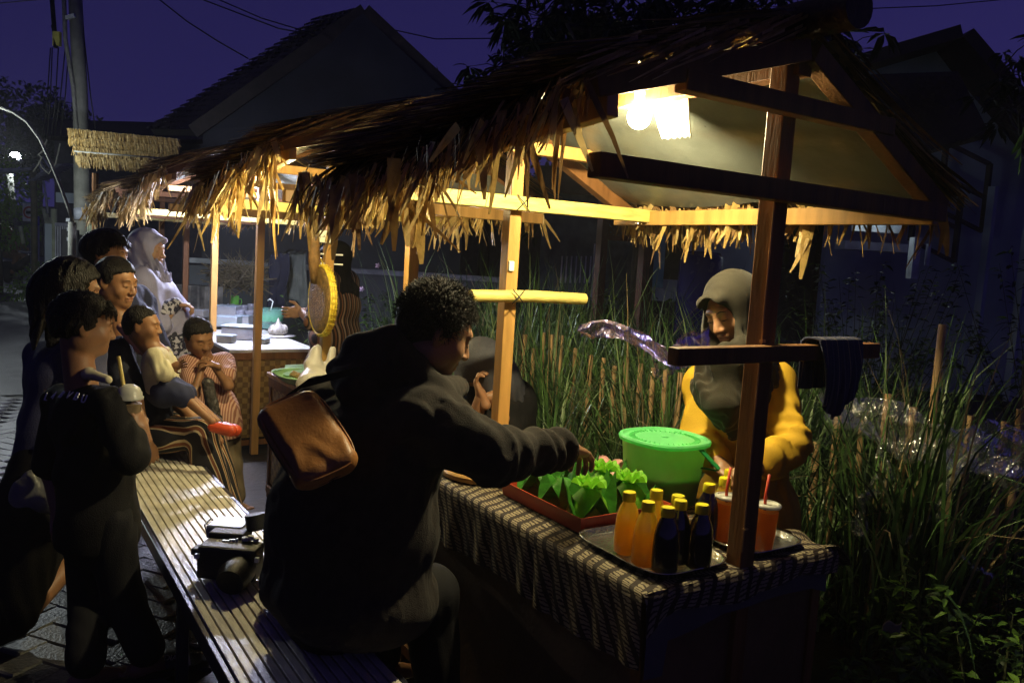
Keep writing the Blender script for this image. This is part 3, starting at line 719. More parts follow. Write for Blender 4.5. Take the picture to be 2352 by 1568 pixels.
stall(1.29, 2.62, 1.16, 2.75, 1.33, 2.50, 'nearest thatched stall, its open gable and warm bulb facing the camera', 11, 1900, near=True, fringe=130, big=1.02)
stall(3.27, 4.60, 3.32, 4.95, 3.31, 4.36, 'second thatched stall, behind the seated man, with a round basket on its post', 12, 1400, fringe=130, big=1.1, dz=.05, logr=.024)
stall(5.66, 7.05, 5.85, 7.15, 5.70, 7.01, 'third thatched stall lit cool white, above the plastic food boxes', 13, 1100, fringe=110, dz=.085, logr=.024)
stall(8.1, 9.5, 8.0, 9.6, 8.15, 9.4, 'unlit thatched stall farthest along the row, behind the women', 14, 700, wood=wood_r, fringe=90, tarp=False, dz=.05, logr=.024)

# near stall extras
weave_m = M('woven_bamboo', (.34, .21, .055), rough=.55, var=.35, scale=30, bump=.2)
def weave(m, s):
    nt = m.node_tree; N = nt.nodes; L = nt.links; b = N['Principled BSDF']; tc = N.new('ShaderNodeTexCoord'); sp = N.new('ShaderNodeSeparateXYZ'); L.new(tc.outputs['Object'], sp.inputs[0])
    ad = N.new('ShaderNodeMath'); L.new(sp.outputs['X'], ad.inputs[0]); L.new(sp.outputs['Y'], ad.inputs[1])
    cb = N.new('ShaderNodeCombineXYZ'); L.new(ad.outputs[0], cb.inputs[0]); L.new(sp.outputs['Z'], cb.inputs[1])
    ck = N.new('ShaderNodeTexChecker'); ck.inputs['Scale'].default_value = s; L.new(cb.outputs[0], ck.inputs['Vector'])
    ck.inputs['Color1'].default_value = (.42, .27, .075, 1); ck.inputs['Color2'].default_value = (.24, .135, .035, 1)
    n = [x for x in N if x.type == 'VALTORGB'][0]; mx = N.new('ShaderNodeMix'); mx.data_type = 'RGBA'; mx.blend_type = 'MULTIPLY'; mx.inputs[0].default_value = .6
    L.new(ck.outputs[0], mx.inputs[6]); nn = [x for x in N if x.type == 'TEX_NOISE'][0]; L.new(nn.outputs['Fac'], mx.inputs[7]); L.new(mx.outputs[2], b.inputs['Base Color'])
    bp = [x for x in N if x.type == 'BUMP'][0]; b2 = N.new('ShaderNodeBump'); b2.inputs['Strength'].default_value = .8; b2.inputs['Distance'].default_value = .01; L.new(ck.outputs['Fac'], b2.inputs['Height']); L.new(bp.outputs[0], b2.inputs['Normal']); L.new(b2.outputs[0], b.inputs['Normal'])
weave(weave_m, 26)
pale_top = M('pale_laminate', (.50, .50, .48), rough=.35, var=.2, bump=.1)
plain_panel = M('plain_brown_panel', (.13, .075, .03), rough=.6, var=.25, scale=8, bump=.2)
def table(x0, x1, y0, y1, z, label, seed):
    t = thing('market_table', label, 'table', 'woven market tables under the stall roofs')
    part(lambda m: m.box(((x0 + x1) / 2, (y0 + y1) / 2, z - .012), (x1 - x0, y1 - y0, .024)), 'tabletop', wood_y if seed < 3 else pale_top, t, bevel=.003)
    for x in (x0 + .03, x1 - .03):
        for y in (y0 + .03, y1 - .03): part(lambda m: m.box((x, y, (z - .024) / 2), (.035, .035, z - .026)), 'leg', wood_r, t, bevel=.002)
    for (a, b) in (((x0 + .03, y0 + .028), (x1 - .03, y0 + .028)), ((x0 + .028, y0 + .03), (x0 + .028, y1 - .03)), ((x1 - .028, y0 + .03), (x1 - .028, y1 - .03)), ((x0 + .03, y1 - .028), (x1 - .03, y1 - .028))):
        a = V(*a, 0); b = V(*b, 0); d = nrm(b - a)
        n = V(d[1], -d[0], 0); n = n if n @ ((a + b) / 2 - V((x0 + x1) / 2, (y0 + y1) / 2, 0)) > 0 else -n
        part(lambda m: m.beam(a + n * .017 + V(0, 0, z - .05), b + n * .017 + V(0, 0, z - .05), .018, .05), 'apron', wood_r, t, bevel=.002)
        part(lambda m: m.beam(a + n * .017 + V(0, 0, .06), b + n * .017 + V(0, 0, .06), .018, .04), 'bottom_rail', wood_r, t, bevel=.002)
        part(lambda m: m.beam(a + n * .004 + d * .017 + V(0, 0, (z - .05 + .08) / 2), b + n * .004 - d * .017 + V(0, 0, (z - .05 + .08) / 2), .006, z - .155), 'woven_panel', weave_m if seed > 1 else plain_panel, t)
    base_at(t, ((x0 + x1) / 2, (y0 + y1) / 2, 0)); return t
table(1.275, 1.965, 1.30, 2.60, .75, 'nearest table under a batik cloth, with the juice bottles on it', 1)
table(1.40, 2.02, 3.30, 4.70, .75, 'dark table of the second stall, holding the green tray and white bag', 2)
table(1.46, 2.10, 5.80, 7.15, .74, 'table with bright woven front behind the small boy', 3)

# batik cloth on the near table
batik_k = bpy.data.materials.new('dark_batik'); batik_k.use_nodes = True
def mk_batik(m):
    nt = m.node_tree; N = nt.nodes; L = nt.links; b = N['Principled BSDF']; b.inputs['Roughness'].default_value = .75; b.inputs['Specular IOR Level'].default_value = .25
    uv = N.new('ShaderNodeUVMap'); uv.uv_map = 'UVMap'; nz = N.new('ShaderNodeTexNoise'); nz.inputs['Scale'].default_value = 7; L.new(uv.outputs[0], nz.inputs['Vector'])
    mx = N.new('ShaderNodeMix'); mx.data_type = 'VECTOR'; mx.inputs[0].default_value = .035; L.new(uv.outputs[0], mx.inputs[4]); L.new(nz.outputs['Color'], mx.inputs[5])
    dt = N.new('ShaderNodeVectorMath'); dt.operation = 'DOT_PRODUCT'; dt.inputs[1].default_value = (24, 9.5, 0); L.new(mx.outputs[1], dt.inputs[0])
    fr = N.new('ShaderNodeMath'); fr.operation = 'FRACT'; L.new(dt.outputs['Value'], fr.inputs[0])
    band = N.new('ShaderNodeMapRange'); band.interpolation_type = 'SMOOTHSTEP'; band.inputs[1].default_value = .36; band.inputs[2].default_value = .44; L.new(fr.outputs[0], band.inputs[0])
    d2 = N.new('ShaderNodeVectorMath'); d2.operation = 'DOT_PRODUCT'; d2.inputs[1].default_value = (-30, 62, 0); L.new(mx.outputs[1], d2.inputs[0])
    ad = N.new('ShaderNodeMath'); ad.operation = 'MULTIPLY_ADD'; ad.inputs[1].default_value = 1.5; L.new(fr.outputs[0], ad.inputs[0]); L.new(d2.outputs['Value'], ad.inputs[2])
    n3 = N.new('ShaderNodeTexNoise'); n3.inputs['Scale'].default_value = 60; L.new(uv.outputs[0], n3.inputs['Vector'])
    a3 = N.new('ShaderNodeMath'); a3.operation = 'MULTIPLY_ADD'; a3.inputs[1].default_value = 1.1; L.new(n3.outputs['Fac'], a3.inputs[0]); L.new(ad.outputs[0], a3.inputs[2])
    pp = N.new('ShaderNodeMath'); pp.operation = 'PINGPONG'; pp.inputs[1].default_value = .5; L.new(a3.outputs[0], pp.inputs[0])
    w2 = N.new('ShaderNodeMapRange'); w2.interpolation_type = 'SMOOTHSTEP'; w2.inputs[1].default_value = .13; w2.inputs[2].default_value = .24; L.new(pp.outputs[0], w2.inputs[0])
    ml = N.new('ShaderNodeMath'); ml.operation = 'MULTIPLY'; L.new(band.outputs[0], ml.inputs[0]); L.new(w2.outputs[0], ml.inputs[1])
    cr = N.new('ShaderNodeValToRGB'); e = cr.color_ramp.elements; e[0].color = (.020, .013, .010, 1); e[1].color = (.25, .21, .13, 1); q = e.new(.35); q.color = (.07, .038, .02, 1); e[2].position = .75
    L.new(ml.outputs[0], cr.inputs[0]); L.new(cr.outputs[0], b.inputs['Base Color'])
    n2 = N.new('ShaderNodeTexNoise'); n2.inputs['Scale'].default_value = 400; bp = N.new('ShaderNodeBump'); bp.inputs['Strength'].default_value = .2; bp.inputs['Distance'].default_value = .002; L.new(n2.outputs['Fac'], bp.inputs['Height']); L.new(bp.outputs[0], b.inputs['Normal'])
mk_batik(batik_k)
lining_m = M('grey_cloth_lining', (.085, .082, .085), rough=.85, var=.15, scale=12, bump=.25, bscale=200)
def uvgrid(name, fn, nu, nv, su, sv, mat, parent, solid=0):
    m = MB(); m.grid(fn, nu, nv); o = m.build(name, mat, parent, smooth=True, solid=solid); me = o.data; uvl = me.uv_layers.new(name='UVMap')
    for p in me.polygons:
        for li in p.loop_indices:
            vi = me.loops[li].vertex_index; i, j = divmod(vi, nv + 1); uvl.data[li].uv = (i / nu * su, j / nv * sv)
    return o
cl = thing('batik_cloth', 'dark batik cloth with cream diagonal bands draped over the nearest table', 'tablecloth')
def front(u, v):
    y = 1.295 + u * 1.29; s = v * .47
    fold = .012 * math.sin(y * 22 + 1.5 * math.sin(y * 7)) + .006 * math.sin(y * 51)
    hem = .165 + .010 * math.sin(y * 9)
    if v < .36: return (1.42 - .15 * (v / .36), y, .7535 + .0015 * math.sin(y * 31 + v * 20))
    q = (v - .36) / .64
    if q < .15: a = q / .15 * PI / 2; return (1.272 - .012 * math.sin(a) - 0, y, .7535 - .012 * (1 - math.cos(a)))
    w = (q - .15) / .85
    return (1.260 - abs(fold) * w * 1.2 - .004, y - .02 * w, .7415 - w * hem)
uvgrid('front_drape', front, 130, 44, 1.29, .42, batik_k, cl)
def topc(u, v): 
    y = 1.305 + u * 1.25; x = 1.42 + v * .54
    return (x, y, .7540 + .0015 * math.sin(y * 29 + x * 17) + (.0015 if v > 0 else -.0005))
uvgrid('top_spread', topc, 60, 30, 1.25, .54, batik_k, cl)
def endc(u, v):
    x = 1.262 + u * .72; hem = .045 + .012 * math.sin(x * 13) + (.05 if x < 1.36 else 0) * (1 - (x - 1.262) / .1)
    if v < .3: a = v / .3 * PI / 2; return (x, 1.306 - .016 * math.sin(a), .7555 - .014 * (1 - math.cos(a)))
    w = (v - .3) / .7; return (x, 1.289 - .012 * abs(math.sin(x * 19)) * w - .003, .7415 - w * max(.03, hem))
uvgrid('end_drape', endc, 90, 14, .72, .10, batik_k, cl)
def endl(u, v):
    x = 1.275 + u * .66; w = v; h_ = .075 + .035 * max(0, math.sin(x * 9 - 10.6)) + (.085 if x < 1.345 else 0)
    return (x, 1.290 - .006 * math.sin(x * 17) * w, .735 - w * h_)
uvgrid('cloth_lining', endl, 60, 8, .7, .1, lining_m, cl)
def corner(u, v):
    a = v; x = 1.945 + .075 * math.sin(a * PI / 2) + .012 * math.sin(u * 9); y = 1.30 + .16 * u - .03 * a; z = .757 + .008 * math.sin(u * 7 + 2) - .085 * max(0, a - .25) ** 1.3 - .002
    return (x, y, z)
uvgrid('corner_fold', corner, 24, 18, .2, .2, batik_k, cl, solid=.002)
base_at(cl, (1.6, 1.9, .755))

# towel on the near rail
towel_m = stripes(M('navy_towel', (.02, .02, .04), rough=.95, bump=.6, bscale=400), (1, .12, .05), 22, [(0, (.30, .24, .16)), (.07, (.030, .034, .080)), (.55, (.10, .11, .17)), (.60, (.030, .034, .080))])
tw = thing('hand_towel', 'folded navy striped towel hanging over the rail of the nearest post', 'towel')
def tf(u, v):
    x0 = 1.765 + u * .175; f = .006 * math.sin(u * 23) + .003 * math.sin(u * 47)
    if v < .45: q = v / .45; z = 1.338 - q * .205 * (1 - .35 * (u - .3) ** 2); x0 += (.5 - u) * .055 * q; return (x0, 1.255 - .006 - .016 * math.sin(q * 2.5) - f, z) if q < 1 else (x0, 1.249 - f, z)
    if v < .55: a = (v - .45) / .1; return None
    return None
def tf2(u, v):
    q = (v - .42) if v < .42 else (v - .42)
    x0 = 1.765 + u * .175; f = .007 * math.sin(u * 21 + 1) + .003 * math.sin(u * 47)
    if v < .62:
        q = 1 - v / .62; h_ = .205 - .05 * abs(u - .45) * 2; return (x0 + (.5 - u) * .05 * q, 1.257 - .012 * math.sin(q * 3) - f * q, 1.338 - q * h_)
    if v < .74:
        a = (v - .62) / .12 * PI; return (x0, 1.282 - .025 * math.cos(a), 1.338 + .006 * math.sin(a))
    q = (v - .74) / .26; return (x0 + (.5 - u) * .03 * q, 1.309 + .004 + f * q, 1.338 - q * .13)
o = uvgrid('towel_cloth', tf2, 50, 60, 1, 1, towel_m, tw, solid=.006); base_at(tw, (1.85, 1.28, 1.335))

# ------------------------------------------------------------------ things on the near table
yellow_cap = M('yellow_cap', (.72, .62, .02), rough=.35, var=.05, bump=.02)
def liquid(name, col, deep, rough=.06, transl=0):
    m = M(name, col, rough=rough, var=.12, scale=9, bump=.02, spec=.6, coat=.3, transl=transl); b = m.node_tree.nodes['Principled BSDF']
    b.inputs['Subsurface Weight'].default_value = .35; b.inputs['Subsurface Radius'].default_value = (.03, .015, .005)
    if deep:
        nt = m.node_tree; tc = nt.nodes.new('ShaderNodeTexCoord'); sp = nt.nodes.new('ShaderNodeSeparateXYZ'); cr = nt.nodes.new('ShaderNodeValToRGB'); nt.links.new(tc.outputs['Object'], sp.inputs[0])
        mr = nt.nodes.new('ShaderNodeMapRange'); mr.inputs[1].default_value = 0; mr.inputs[2].default_value = .13; nt.links.new(sp.outputs['Z'], mr.inputs[0]); nt.links.new(mr.outputs[0], cr.inputs[0])
        cr.color_ramp.elements[0].color = (*deep, 1); cr.color_ramp.elements[1].color = (*col, 1); cr.color_ramp.elements[0].position = .55; cr.color_ramp.elements[1].position = .85
        nt.links.new(cr.outputs[0], b.inputs['Base Color'])
        for x in nt.nodes:
            if x.type == 'BSDF_TRANSLUCENT': nt.links.new(cr.outputs[0], x.inputs[0])
    return m
orange_l = liquid('turmeric_juice', (.85, .66, .10), (.92, .52, .05), transl=.68)
dark_l = liquid('tamarind_juice', (.010, .005, .003), None)
tea_l = liquid('iced_tea', (.90, .42, .07), None, transl=.68)
def film_mat(name, col, base=.05, dif=.02, rough=.12, bs=26, bump=.8, top=.75):
    m = bpy.data.materials.new(name); m.use_nodes = True; nt = m.node_tree; N = nt.nodes; L = nt.links; N.clear()
    o = N.new('ShaderNodeOutputMaterial'); tr = N.new('ShaderNodeBsdfTransparent'); gl = N.new('ShaderNodeBsdfGlossy'); df = N.new('ShaderNodeBsdfDiffuse'); lw = N.new('ShaderNodeLayerWeight')
    gl.inputs['Roughness'].default_value = rough; gl.inputs['Color'].default_value = (*col, 1); df.inputs['Color'].default_value = (*col, 1); lw.inputs['Blend'].default_value = .35
    nz = N.new('ShaderNodeTexNoise'); nz.inputs['Scale'].default_value = bs; nz.inputs['Detail'].default_value = 2; tc = N.new('ShaderNodeTexCoord'); L.new(tc.outputs['Object'], nz.inputs['Vector'])
    bp = N.new('ShaderNodeBump'); bp.inputs['Strength'].default_value = bump; bp.inputs['Distance'].default_value = .02; L.new(nz.outputs['Fac'], bp.inputs['Height'])
    for q in (gl, df, lw): L.new(bp.outputs[0], q.inputs['Normal'])
    mr = N.new('ShaderNodeMapRange'); mr.inputs['To Min'].default_value = base; mr.inputs['To Max'].default_value = top; L.new(lw.outputs['Fresnel'], mr.inputs[0])
    m1 = N.new('ShaderNodeMixShader'); L.new(mr.outputs[0], m1.inputs[0]); L.new(tr.outputs[0], m1.inputs[1]); L.new(gl.outputs[0], m1.inputs[2])
    m2 = N.new('ShaderNodeMixShader'); m2.inputs[0].default_value = dif; L.new(m1.outputs[0], m2.inputs[1]); L.new(df.outputs[0], m2.inputs[2]); L.new(m2.outputs[0], o.inputs[0]); MATS[name] = m; return m
clear_pl = film_mat('clear_plastic', (1, 1, 1), .02, .004, .05, 9, .05, .30)
film_m = film_mat('plastic_film', (.9, .9, 1.0))
prof = [(.022, 0), (.0285, .004), (.030, .02), (.0295, .055), (.0275, .085), (.022, .108), (.0145, .124), (.0125, .130)]
def lathe_mesh(name, pr, mat, n=24):
    m = MB(); m.lathe((0, 0, 0), pr, n); me = bpy.data.meshes.new(name); me.from_pydata(m.v, [], m.f); me.polygons.foreach_set('use_smooth', [True] * len(me.polygons)); me.materials.append(mat); me.set_sharp_from_angle(angle=1.0); return me
bo = lathe_mesh('juice_bottle', prof, orange_l); bd = lathe_mesh('juice_bottle', prof, dark_l)
glass = lathe_mesh('bottle_wall', [(r + .0012, z) for r, z in prof] + [(.0125, .142)], clear_pl)
capm = lathe_mesh('cap', [(.0158, .128), (.0160, .129), (.0158, .146), (.0145, .149), (.002, .1495)], yellow_cap)
bots = [('o', 1437, 1268, 'leftmost orange juice bottle on the steel tray, standing apart from the red box corner'),
        ('o', 1478, 1296, 'front orange juice bottle on the steel tray, left of the front dark bottle'),
        ('d', 1525, 1312, 'nearest dark bottle at the front of the steel tray'),
        ('d', 1602, 1302, 'dark bottle at the right rim of the steel tray, apart from the others'),
        ('d', 1552, 1290, 'dark bottle right behind the nearest dark bottle on the tray'),
        ('o', 1498, 1262, 'orange juice bottle at the back of the tray, behind the front orange one'),
        ('o', 1546, 1276, 'orange juice bottle mostly hidden behind two dark bottles'),
        ('d', 1617, 1240, 'dark bottle behind the tray, just left of the iced tea cup'),
        ('o', 1655, 1222, 'yellow capped bottle directly behind the lidded tea cup left of the post'),
        ('o', 1668, 1200, 'farthest yellow capped bottle, beside the vendor hands')]
for (k, px, py, lab) in bots:
    t = thing('juice_bottle', lab, 'bottle', 'juice bottles with yellow caps'); p = at(px, py, z=.764)
    if k == 'o' and px > 1650 or px == 1617: p = at(px, py, z=.757)
    rng_ = random.Random(px); t.location = Vector(p); t.rotation_euler = (rng_.gauss(0, .01), rng_.gauss(0, .01), rng_.uniform(0, 6)); s_ = 1.08; t.scale = (s_, s_, s_)
    for nme, me in (('juice', bo if k == 'o' else bd), ('bottle_wall', glass), ('cap', capm)):
        o = bpy.data.objects.new(nme, me); COL.objects.link(o); o.parent = t
for (px, py, lab, z) in ((1752, 1262, 'lidded plastic cup of iced tea just right of the nearest post', .764), (1664, 1240, 'lidded plastic cup of iced tea just left of the nearest post', .757)):
    t = thing('iced_tea_cup', lab, 'cup', 'iced tea cups with red straws'); c = at(px, py, z=z)
    part(lambda m: m.lathe(c + V(0, 0, .003), [(.024, 0), (.025, .004), (.032, .105), (.030, .106)], 28), 'tea', tea_l, t, smooth=True, auto=1)
    part(lambda m: m.lathe(c, [(.026, 0), (.034, .122)], 28), 'cup_wall', clear_pl, t, smooth=True, auto=1)
    part(lambda m: m.lathe(c + V(0, 0, .120), [(.036, 0), (.038, .003), (.036, .008), (.030, .010), (.028, .006), (.002, .006)], 28), 'lid', M('frosted_lid', (.6, .6, .52), rough=.3, alpha=.75, bump=.1), t, smooth=True, auto=1)
    part(lambda m: m.tube([c + V(0, 0, .03), c + V(-.004, .004, .14), c + V(.006, .006, .205)], .0042, 8), 'straw', M('red_straw', (.5, .05, .02), rough=.4, bump=0), t, smooth=True)
    base_at(t, c)
def tray(x0, x1, y0, y1, z, rot, label, r=.05):
    t = thing('steel_tray', label, 'tray', 'oval steel trays on the batik cloth'); cx, cy = (x0 + x1) / 2, (y0 + y1) / 2
    def f(m):
        n = 48; prs = [(0, .0015), (.88, .0015), (.93, .003), (.965, .016), (1.0, .019), (1.0, .016), (.96, .012), (.92, 0), (0, 0)]; a, b = (x1 - x0) / 2, (y1 - y0) / 2; vs = []
        for (q, zz) in prs:
            for k in range(n):
                th = 2 * PI * k / n; c_, s_ = math.cos(th), math.sin(th); w = 1 / (abs(c_) ** 5 + abs(s_) ** 5) ** .2
                vs.append((cx + a * q * c_ * w, cy + b * q * s_ * w, z + zz))
        m.add(vs, [(i * n + k, i * n + (k + 1) % n, (i + 1) * n + (k + 1) % n, (i + 1) * n + k) for i in range(len(prs) - 1) for k in range(n)])
    part(f, 'tray_dish', steel_m, t, smooth=True); base_at(t, (cx, cy, z)); return t
tray(1.325, 1.60, 1.315, 1.665, .757, 0, 'steel tray at the table corner carrying the group of bottles')
tray(1.655, 1.905, 1.325, 1.60, .757, 0, 'steel tray behind the nearest post carrying the tea cups')
# red box with leaf parcels
red_m = M('red_plastic', (.42, .050, .018), rough=.4, var=.12, bump=.05)
rb = thing('red_food_box', 'low red plastic box full of green leaf parcels on the batik cloth', 'box')
bx0, bx1, by0, by1, bz = 1.375, 1.70, 1.675, 2.07, .757
def rbf(m):
    for (a, b) in (((bx0, by0), (bx1, by0)), ((bx1, by0), (bx1, by1)), ((bx1, by1), (bx0, by1)), ((bx0, by1), (bx0, by0))):
        d = nrm(V(b[0] - a[0], b[1] - a[1], 0)); n = V(d[1], -d[0], 0); A, B = V(*a, bz), V(*b, bz); o_ = .010
        q = [A, B, B + V(0, 0, .048) + n * o_ + d * o_, A + V(0, 0, .048) + n * o_ - d * o_]
        m.add(q + [p - n * .003 for p in q], [(0, 1, 2, 3), (7, 6, 5, 4), (3, 2, 6, 7)])
part(rbf, 'side_wall', red_m, rb); part(lambda m: m.box(((bx0 + bx1) / 2, (by0 + by1) / 2, bz + .002), (bx1 - bx0, by1 - by0, .003)), 'base', red_m, rb); base_at(rb, ((bx0 + bx1) / 2, (by0 + by1) / 2, bz))
leaf_g = M('banana_leaf', (.045, .20, .018), rough=.35, var=.3, scale=20, bump=.2, bscale=150, map_scale=(1, 1, 4), transl=.25)
paper_g = M('green_paper', (.22, .55, .030), rough=.6, var=.12, bump=.15, transl=.3)
pr_ = random.Random(5)
def parcel(c, label, top, s=1.0, rot=0):
    t = thing('leaf_parcel', label, 'food parcel', 'banana leaf parcels in the red box'); c = V(c)
    for k in range(4):
        a = rot + k * PI / 2 + .2; d = V(math.cos(a), math.sin(a), 0); sd = V(-d[1], d[0], 0)
        w, h_ = .048 * s, (.078 + pr_.uniform(-.01, .030)) * s
        q = [c + d * .042 * s - sd * w, c + d * .042 * s + sd * w, c + d * (.052 + pr_.uniform(0, .010)) * s + V(0, 0, h_), c + d * .030 * s + V(0, 0, h_ * .4)]
        part(lambda m: m.add([q[0], q[1], q[2], (q[0] + q[2]) / 2 + d * .005, (q[1] + q[2]) / 2 + d * .005, q[3]], [(0, 5, 3), (3, 5, 2), (0, 1, 5), (1, 4, 5), (4, 2, 5)]), 'leaf_flap', leaf_g, t, solid=.0012)
    body_m = paper_g if top else leaf_g
    part(lambda m: m.lathe(c, [(.040 * s, 0), (.043 * s, .02 * s), (.036 * s, .045 * s), (.018 * s, .066 * s), (.010 * s, .072 * s)], 24, sq=2.3), 'wrap', body_m, t, smooth=True)
    if top:
        def ruf(m):
            n = 40
            def f(u, v):
                a = 2 * PI * u; r = (.008 + .026 * v) * s * (1 + .14 * math.sin(5 * a + 1)); return c + V(r * math.cos(a), r * math.sin(a), (.066 + .020 * v ** .6 + .007 * v * math.sin(7 * a) + .002 * v * math.sin(13 * a + 1)) * s)
            m.grid(f, 84, 8)
        part(ruf, 'paper_ruffle', paper_g, t, smooth=True)
        def ruf2(m):
            def f(u, v):
                a = 2 * PI * u; r = (.004 + .015 * v) * s * (1 + .2 * math.sin(4 * a)); return c + V(r * math.cos(a), r * math.sin(a), (.068 + .024 * v + .005 * v * math.sin(7 * a)) * s)
            m.grid(f, 72, 6)
        part(ruf2, 'paper_ruffle', paper_g, t, smooth=True)
    base_at(t, c)
pl = []
for j in range(3):
    for i in range(2): pl.append((bx0 + .080 + i * .150, by0 + .075 + j * .122))
labs = {(0, 0): 'leaf parcel with crumpled green top at the near left corner of the red box', (1, 0): 'ruffled leaf parcel beside the first orange bottle, in the near row', (0, 1): 'dark pointed leaf parcel in the middle row on the customer side of the red box', (1, 1): 'tallest ruffled leaf parcel right under the reaching fingers', (0, 2): 'plain pointed leaf parcel in the far corner by the wooden board', (1, 2): 'plain pointed leaf parcel in the far corner nearest the snack packet'}
for n_, (x, y) in enumerate(pl):
    i, j = n_ % 2, n_ // 2
    top = (i, j) in ((0, 0), (1, 0), (1, 1))
    lab = labs[(i, j)]
    parcel((x + pr_.uniform(-.008, .008), y, bz + .004), lab, top, 1.38 if top else 1.3, pr_.uniform(0, 1.5))
# bucket
green_lid = M('green_plastic', (.24, .82, .33), rough=.32, var=.05, bump=.03, transl=.45)
bucket_m = M('clouded_green_plastic', (.78, .82, .52), rough=.3, var=.08, bump=.05, alpha=.42, transl=.75)
drink_m = M('dark_green_drink', (.020, .035, .010), rough=.2, var=.6, scale=14, bump=.2)
bu = thing('drink_bucket', 'big clouded plastic bucket with bright green lid and dark green drink', 'bucket'); bc = V(1.825, 1.835, .757)
part(lambda m: m.lathe(bc, [(.100, 0), (.105, .004), (.126, .195), (.128, .198)], 48, sq=2.5), 'bucket_wall', bucket_m, bu, smooth=True, auto=1)
part(lambda m: m.lathe(bc + V(0, 0, .004), [(.098, 0), (.109, .088), (.106, .089)], 48, sq=2.5), 'drink', drink_m, bu, smooth=True, auto=1)
part(lambda m: m.lathe(bc + V(0, 0, .190), [(.129, 0), (.135, .002), (.137, .012), (.134, .018), (.125, .019), (.121, .012), (.114, .011), (.03, .014), (.012, .014), (.010, .018), (.002, .018)], 48, sq=2.5), 'lid', green_lid, bu, smooth=True, auto=.6)
part(lambda m: [m.beam(bc + V(.094 * math.cos(a), .094 * math.sin(a), .2032), bc + V(.113 * math.cos(a), .113 * math.sin(a), .2032), .004, .004) for a in [k * PI / 20 for k in range(40)]], 'lid_ribs', green_lid, bu)
ha = [bc + V(.135 + .03 * math.sin(t * PI), -.06 + .0 * t, .17) for t in (0, 1)]
part(lambda m: m.beam(at(1603, 1025, d=2.50), at(1652, 1078, d=2.46), .022, .006, (0, 0, 1)), 'handle', M('dark_green_plastic', (.010, .15, .035), rough=.4, bump=.05), bu, bevel=.002)
part(lambda m: m.beam(at(1648, 1080, d=2.46), at(1600, 1072, d=2.56), .016, .005, (0, 0, 1)), 'handle', MATS['dark_green_plastic'], bu, bevel=.002)
base_at(bu, bc)
# board at the far left of the cloth, snack packs behind the box
t = thing('serving_board', 'round edged wooden board on the batik cloth under the man\'s forearm', 'board')
part(lambda m: m.lathe(at(1090, 1106, z=.757) + V(.11, .08, 0), [(.17, 0), (.178, .005), (.178, .018), (.172, .024), (.165, .020), (.01, .020)], 40), 'board_disc', wood_y, t, smooth=True, auto=.6); base_at(t, at(1090, 1106, z=.757) + V(.11, .08, 0))
t = thing('snack_packet', 'crumpled pale and pink snack packet behind the leaf parcels', 'packet')
def sp_(u, v): return V(1.72 + .10 * u, 2.12 - .20 * v, .80 + .035 * math.sin(PI * u) * math.sin(PI * v) + .010 * math.sin(9 * u + 13 * v))
part(lambda m: m.grid(sp_, 14, 22), 'packet_film', M('pink_film', (.5, .25, .22), rough=.3, var=.6, scale=30, bump=.5), t, smooth=True, solid=.03); base_at(t, (1.75, 2.0, .757))

# ------------------------------------------------------------------ lamp panel, cables, basket, sign in the stalls
t = thing('lamp_panel', 'glowing white translucent sheet hung beside the nearest bulb', 'panel')
pq = [at(1502, 236, x=1.70), at(1577, 219, x=1.66), at(1592, 314, x=1.66), at(1522, 320, x=1.70)]
def pf(u, v): return pq[0] * (1 - u) * (1 - v) + pq[1] * u * (1 - v) + pq[2] * u * v + pq[3] * (1 - u) * v + V(0, .006 * math.sin(u * 5 + v * 3), .003 * math.sin(u * 30) * v)
part(lambda m: m.grid(pf, 24, 24), 'sheet', M('white_sheet', (.75, .72, .60), rough=.4, var=.1, bump=.3, bscale=90, transl=.5), t, smooth=True, solid=.002)
part(lambda m: (m.tube([pq[0], V(1.68, pq[0][1] + .02, 2.03)], .0015, 5), m.tube([pq[1], V(1.66, pq[1][1] + .02, 2.03)], .0015, 5)), 'hanging_wire', dark_plastic, t); base_at(t, pq[3])
t = thing('power_cable', 'pale power cable curling down from the ridge to the near collar beam', 'cable')
part(lambda m: m.tube([at(1822, 130, d=1.97), at(1830, 160, d=1.96), at(1822, 195, d=1.95), at(1812, 225, d=1.95)], .0042, 8), 'cable', M('pale_cable', (.45, .40, .28), rough=.4, bump=0), t, smooth=True); base_at(t, at(1812, 225, d=1.95))
# wire ties at the bamboo joints
def xtie(parent_label, c, w):
    t = thing('wire_tie', parent_label, 'wire tie'); c = V(c)
    for e in (-1, 1): part(lambda m: m.tube([c + V(-w, -.002, e * w), c + V(0, -.006, 0), c + V(w, -.002, -e * w)], .0022, 5), 'wire', dark_plastic, t, smooth=True)
    base_at(t, c)
xtie('crossed black wire tying the lower bamboo bar to the yellow post', (1.624, 2.425, 1.363), .026)
xtie('crossed black wire tying the upper bamboo beam to the yellow post', (1.624, 2.428, 1.698), .028)
t = thing('post_cable', 'thin pale cable ending in a tie on the left edge of the nearest post', 'cable')
part(lambda m: (m.tube([V(1.597, 1.303, z) for z in np.linspace(.80, 1.69, 12)], .0022, 5), m.box((1.6, 1.302, 1.335), (.012, .010, .008)), m.box((1.6, 1.302, .86), (.012, .010, .004))), 'cable_run', M('amber_cable', (.45, .25, .08), rough=.4, bump=0), t); base_at(t, (1.597, 1.303, .8))
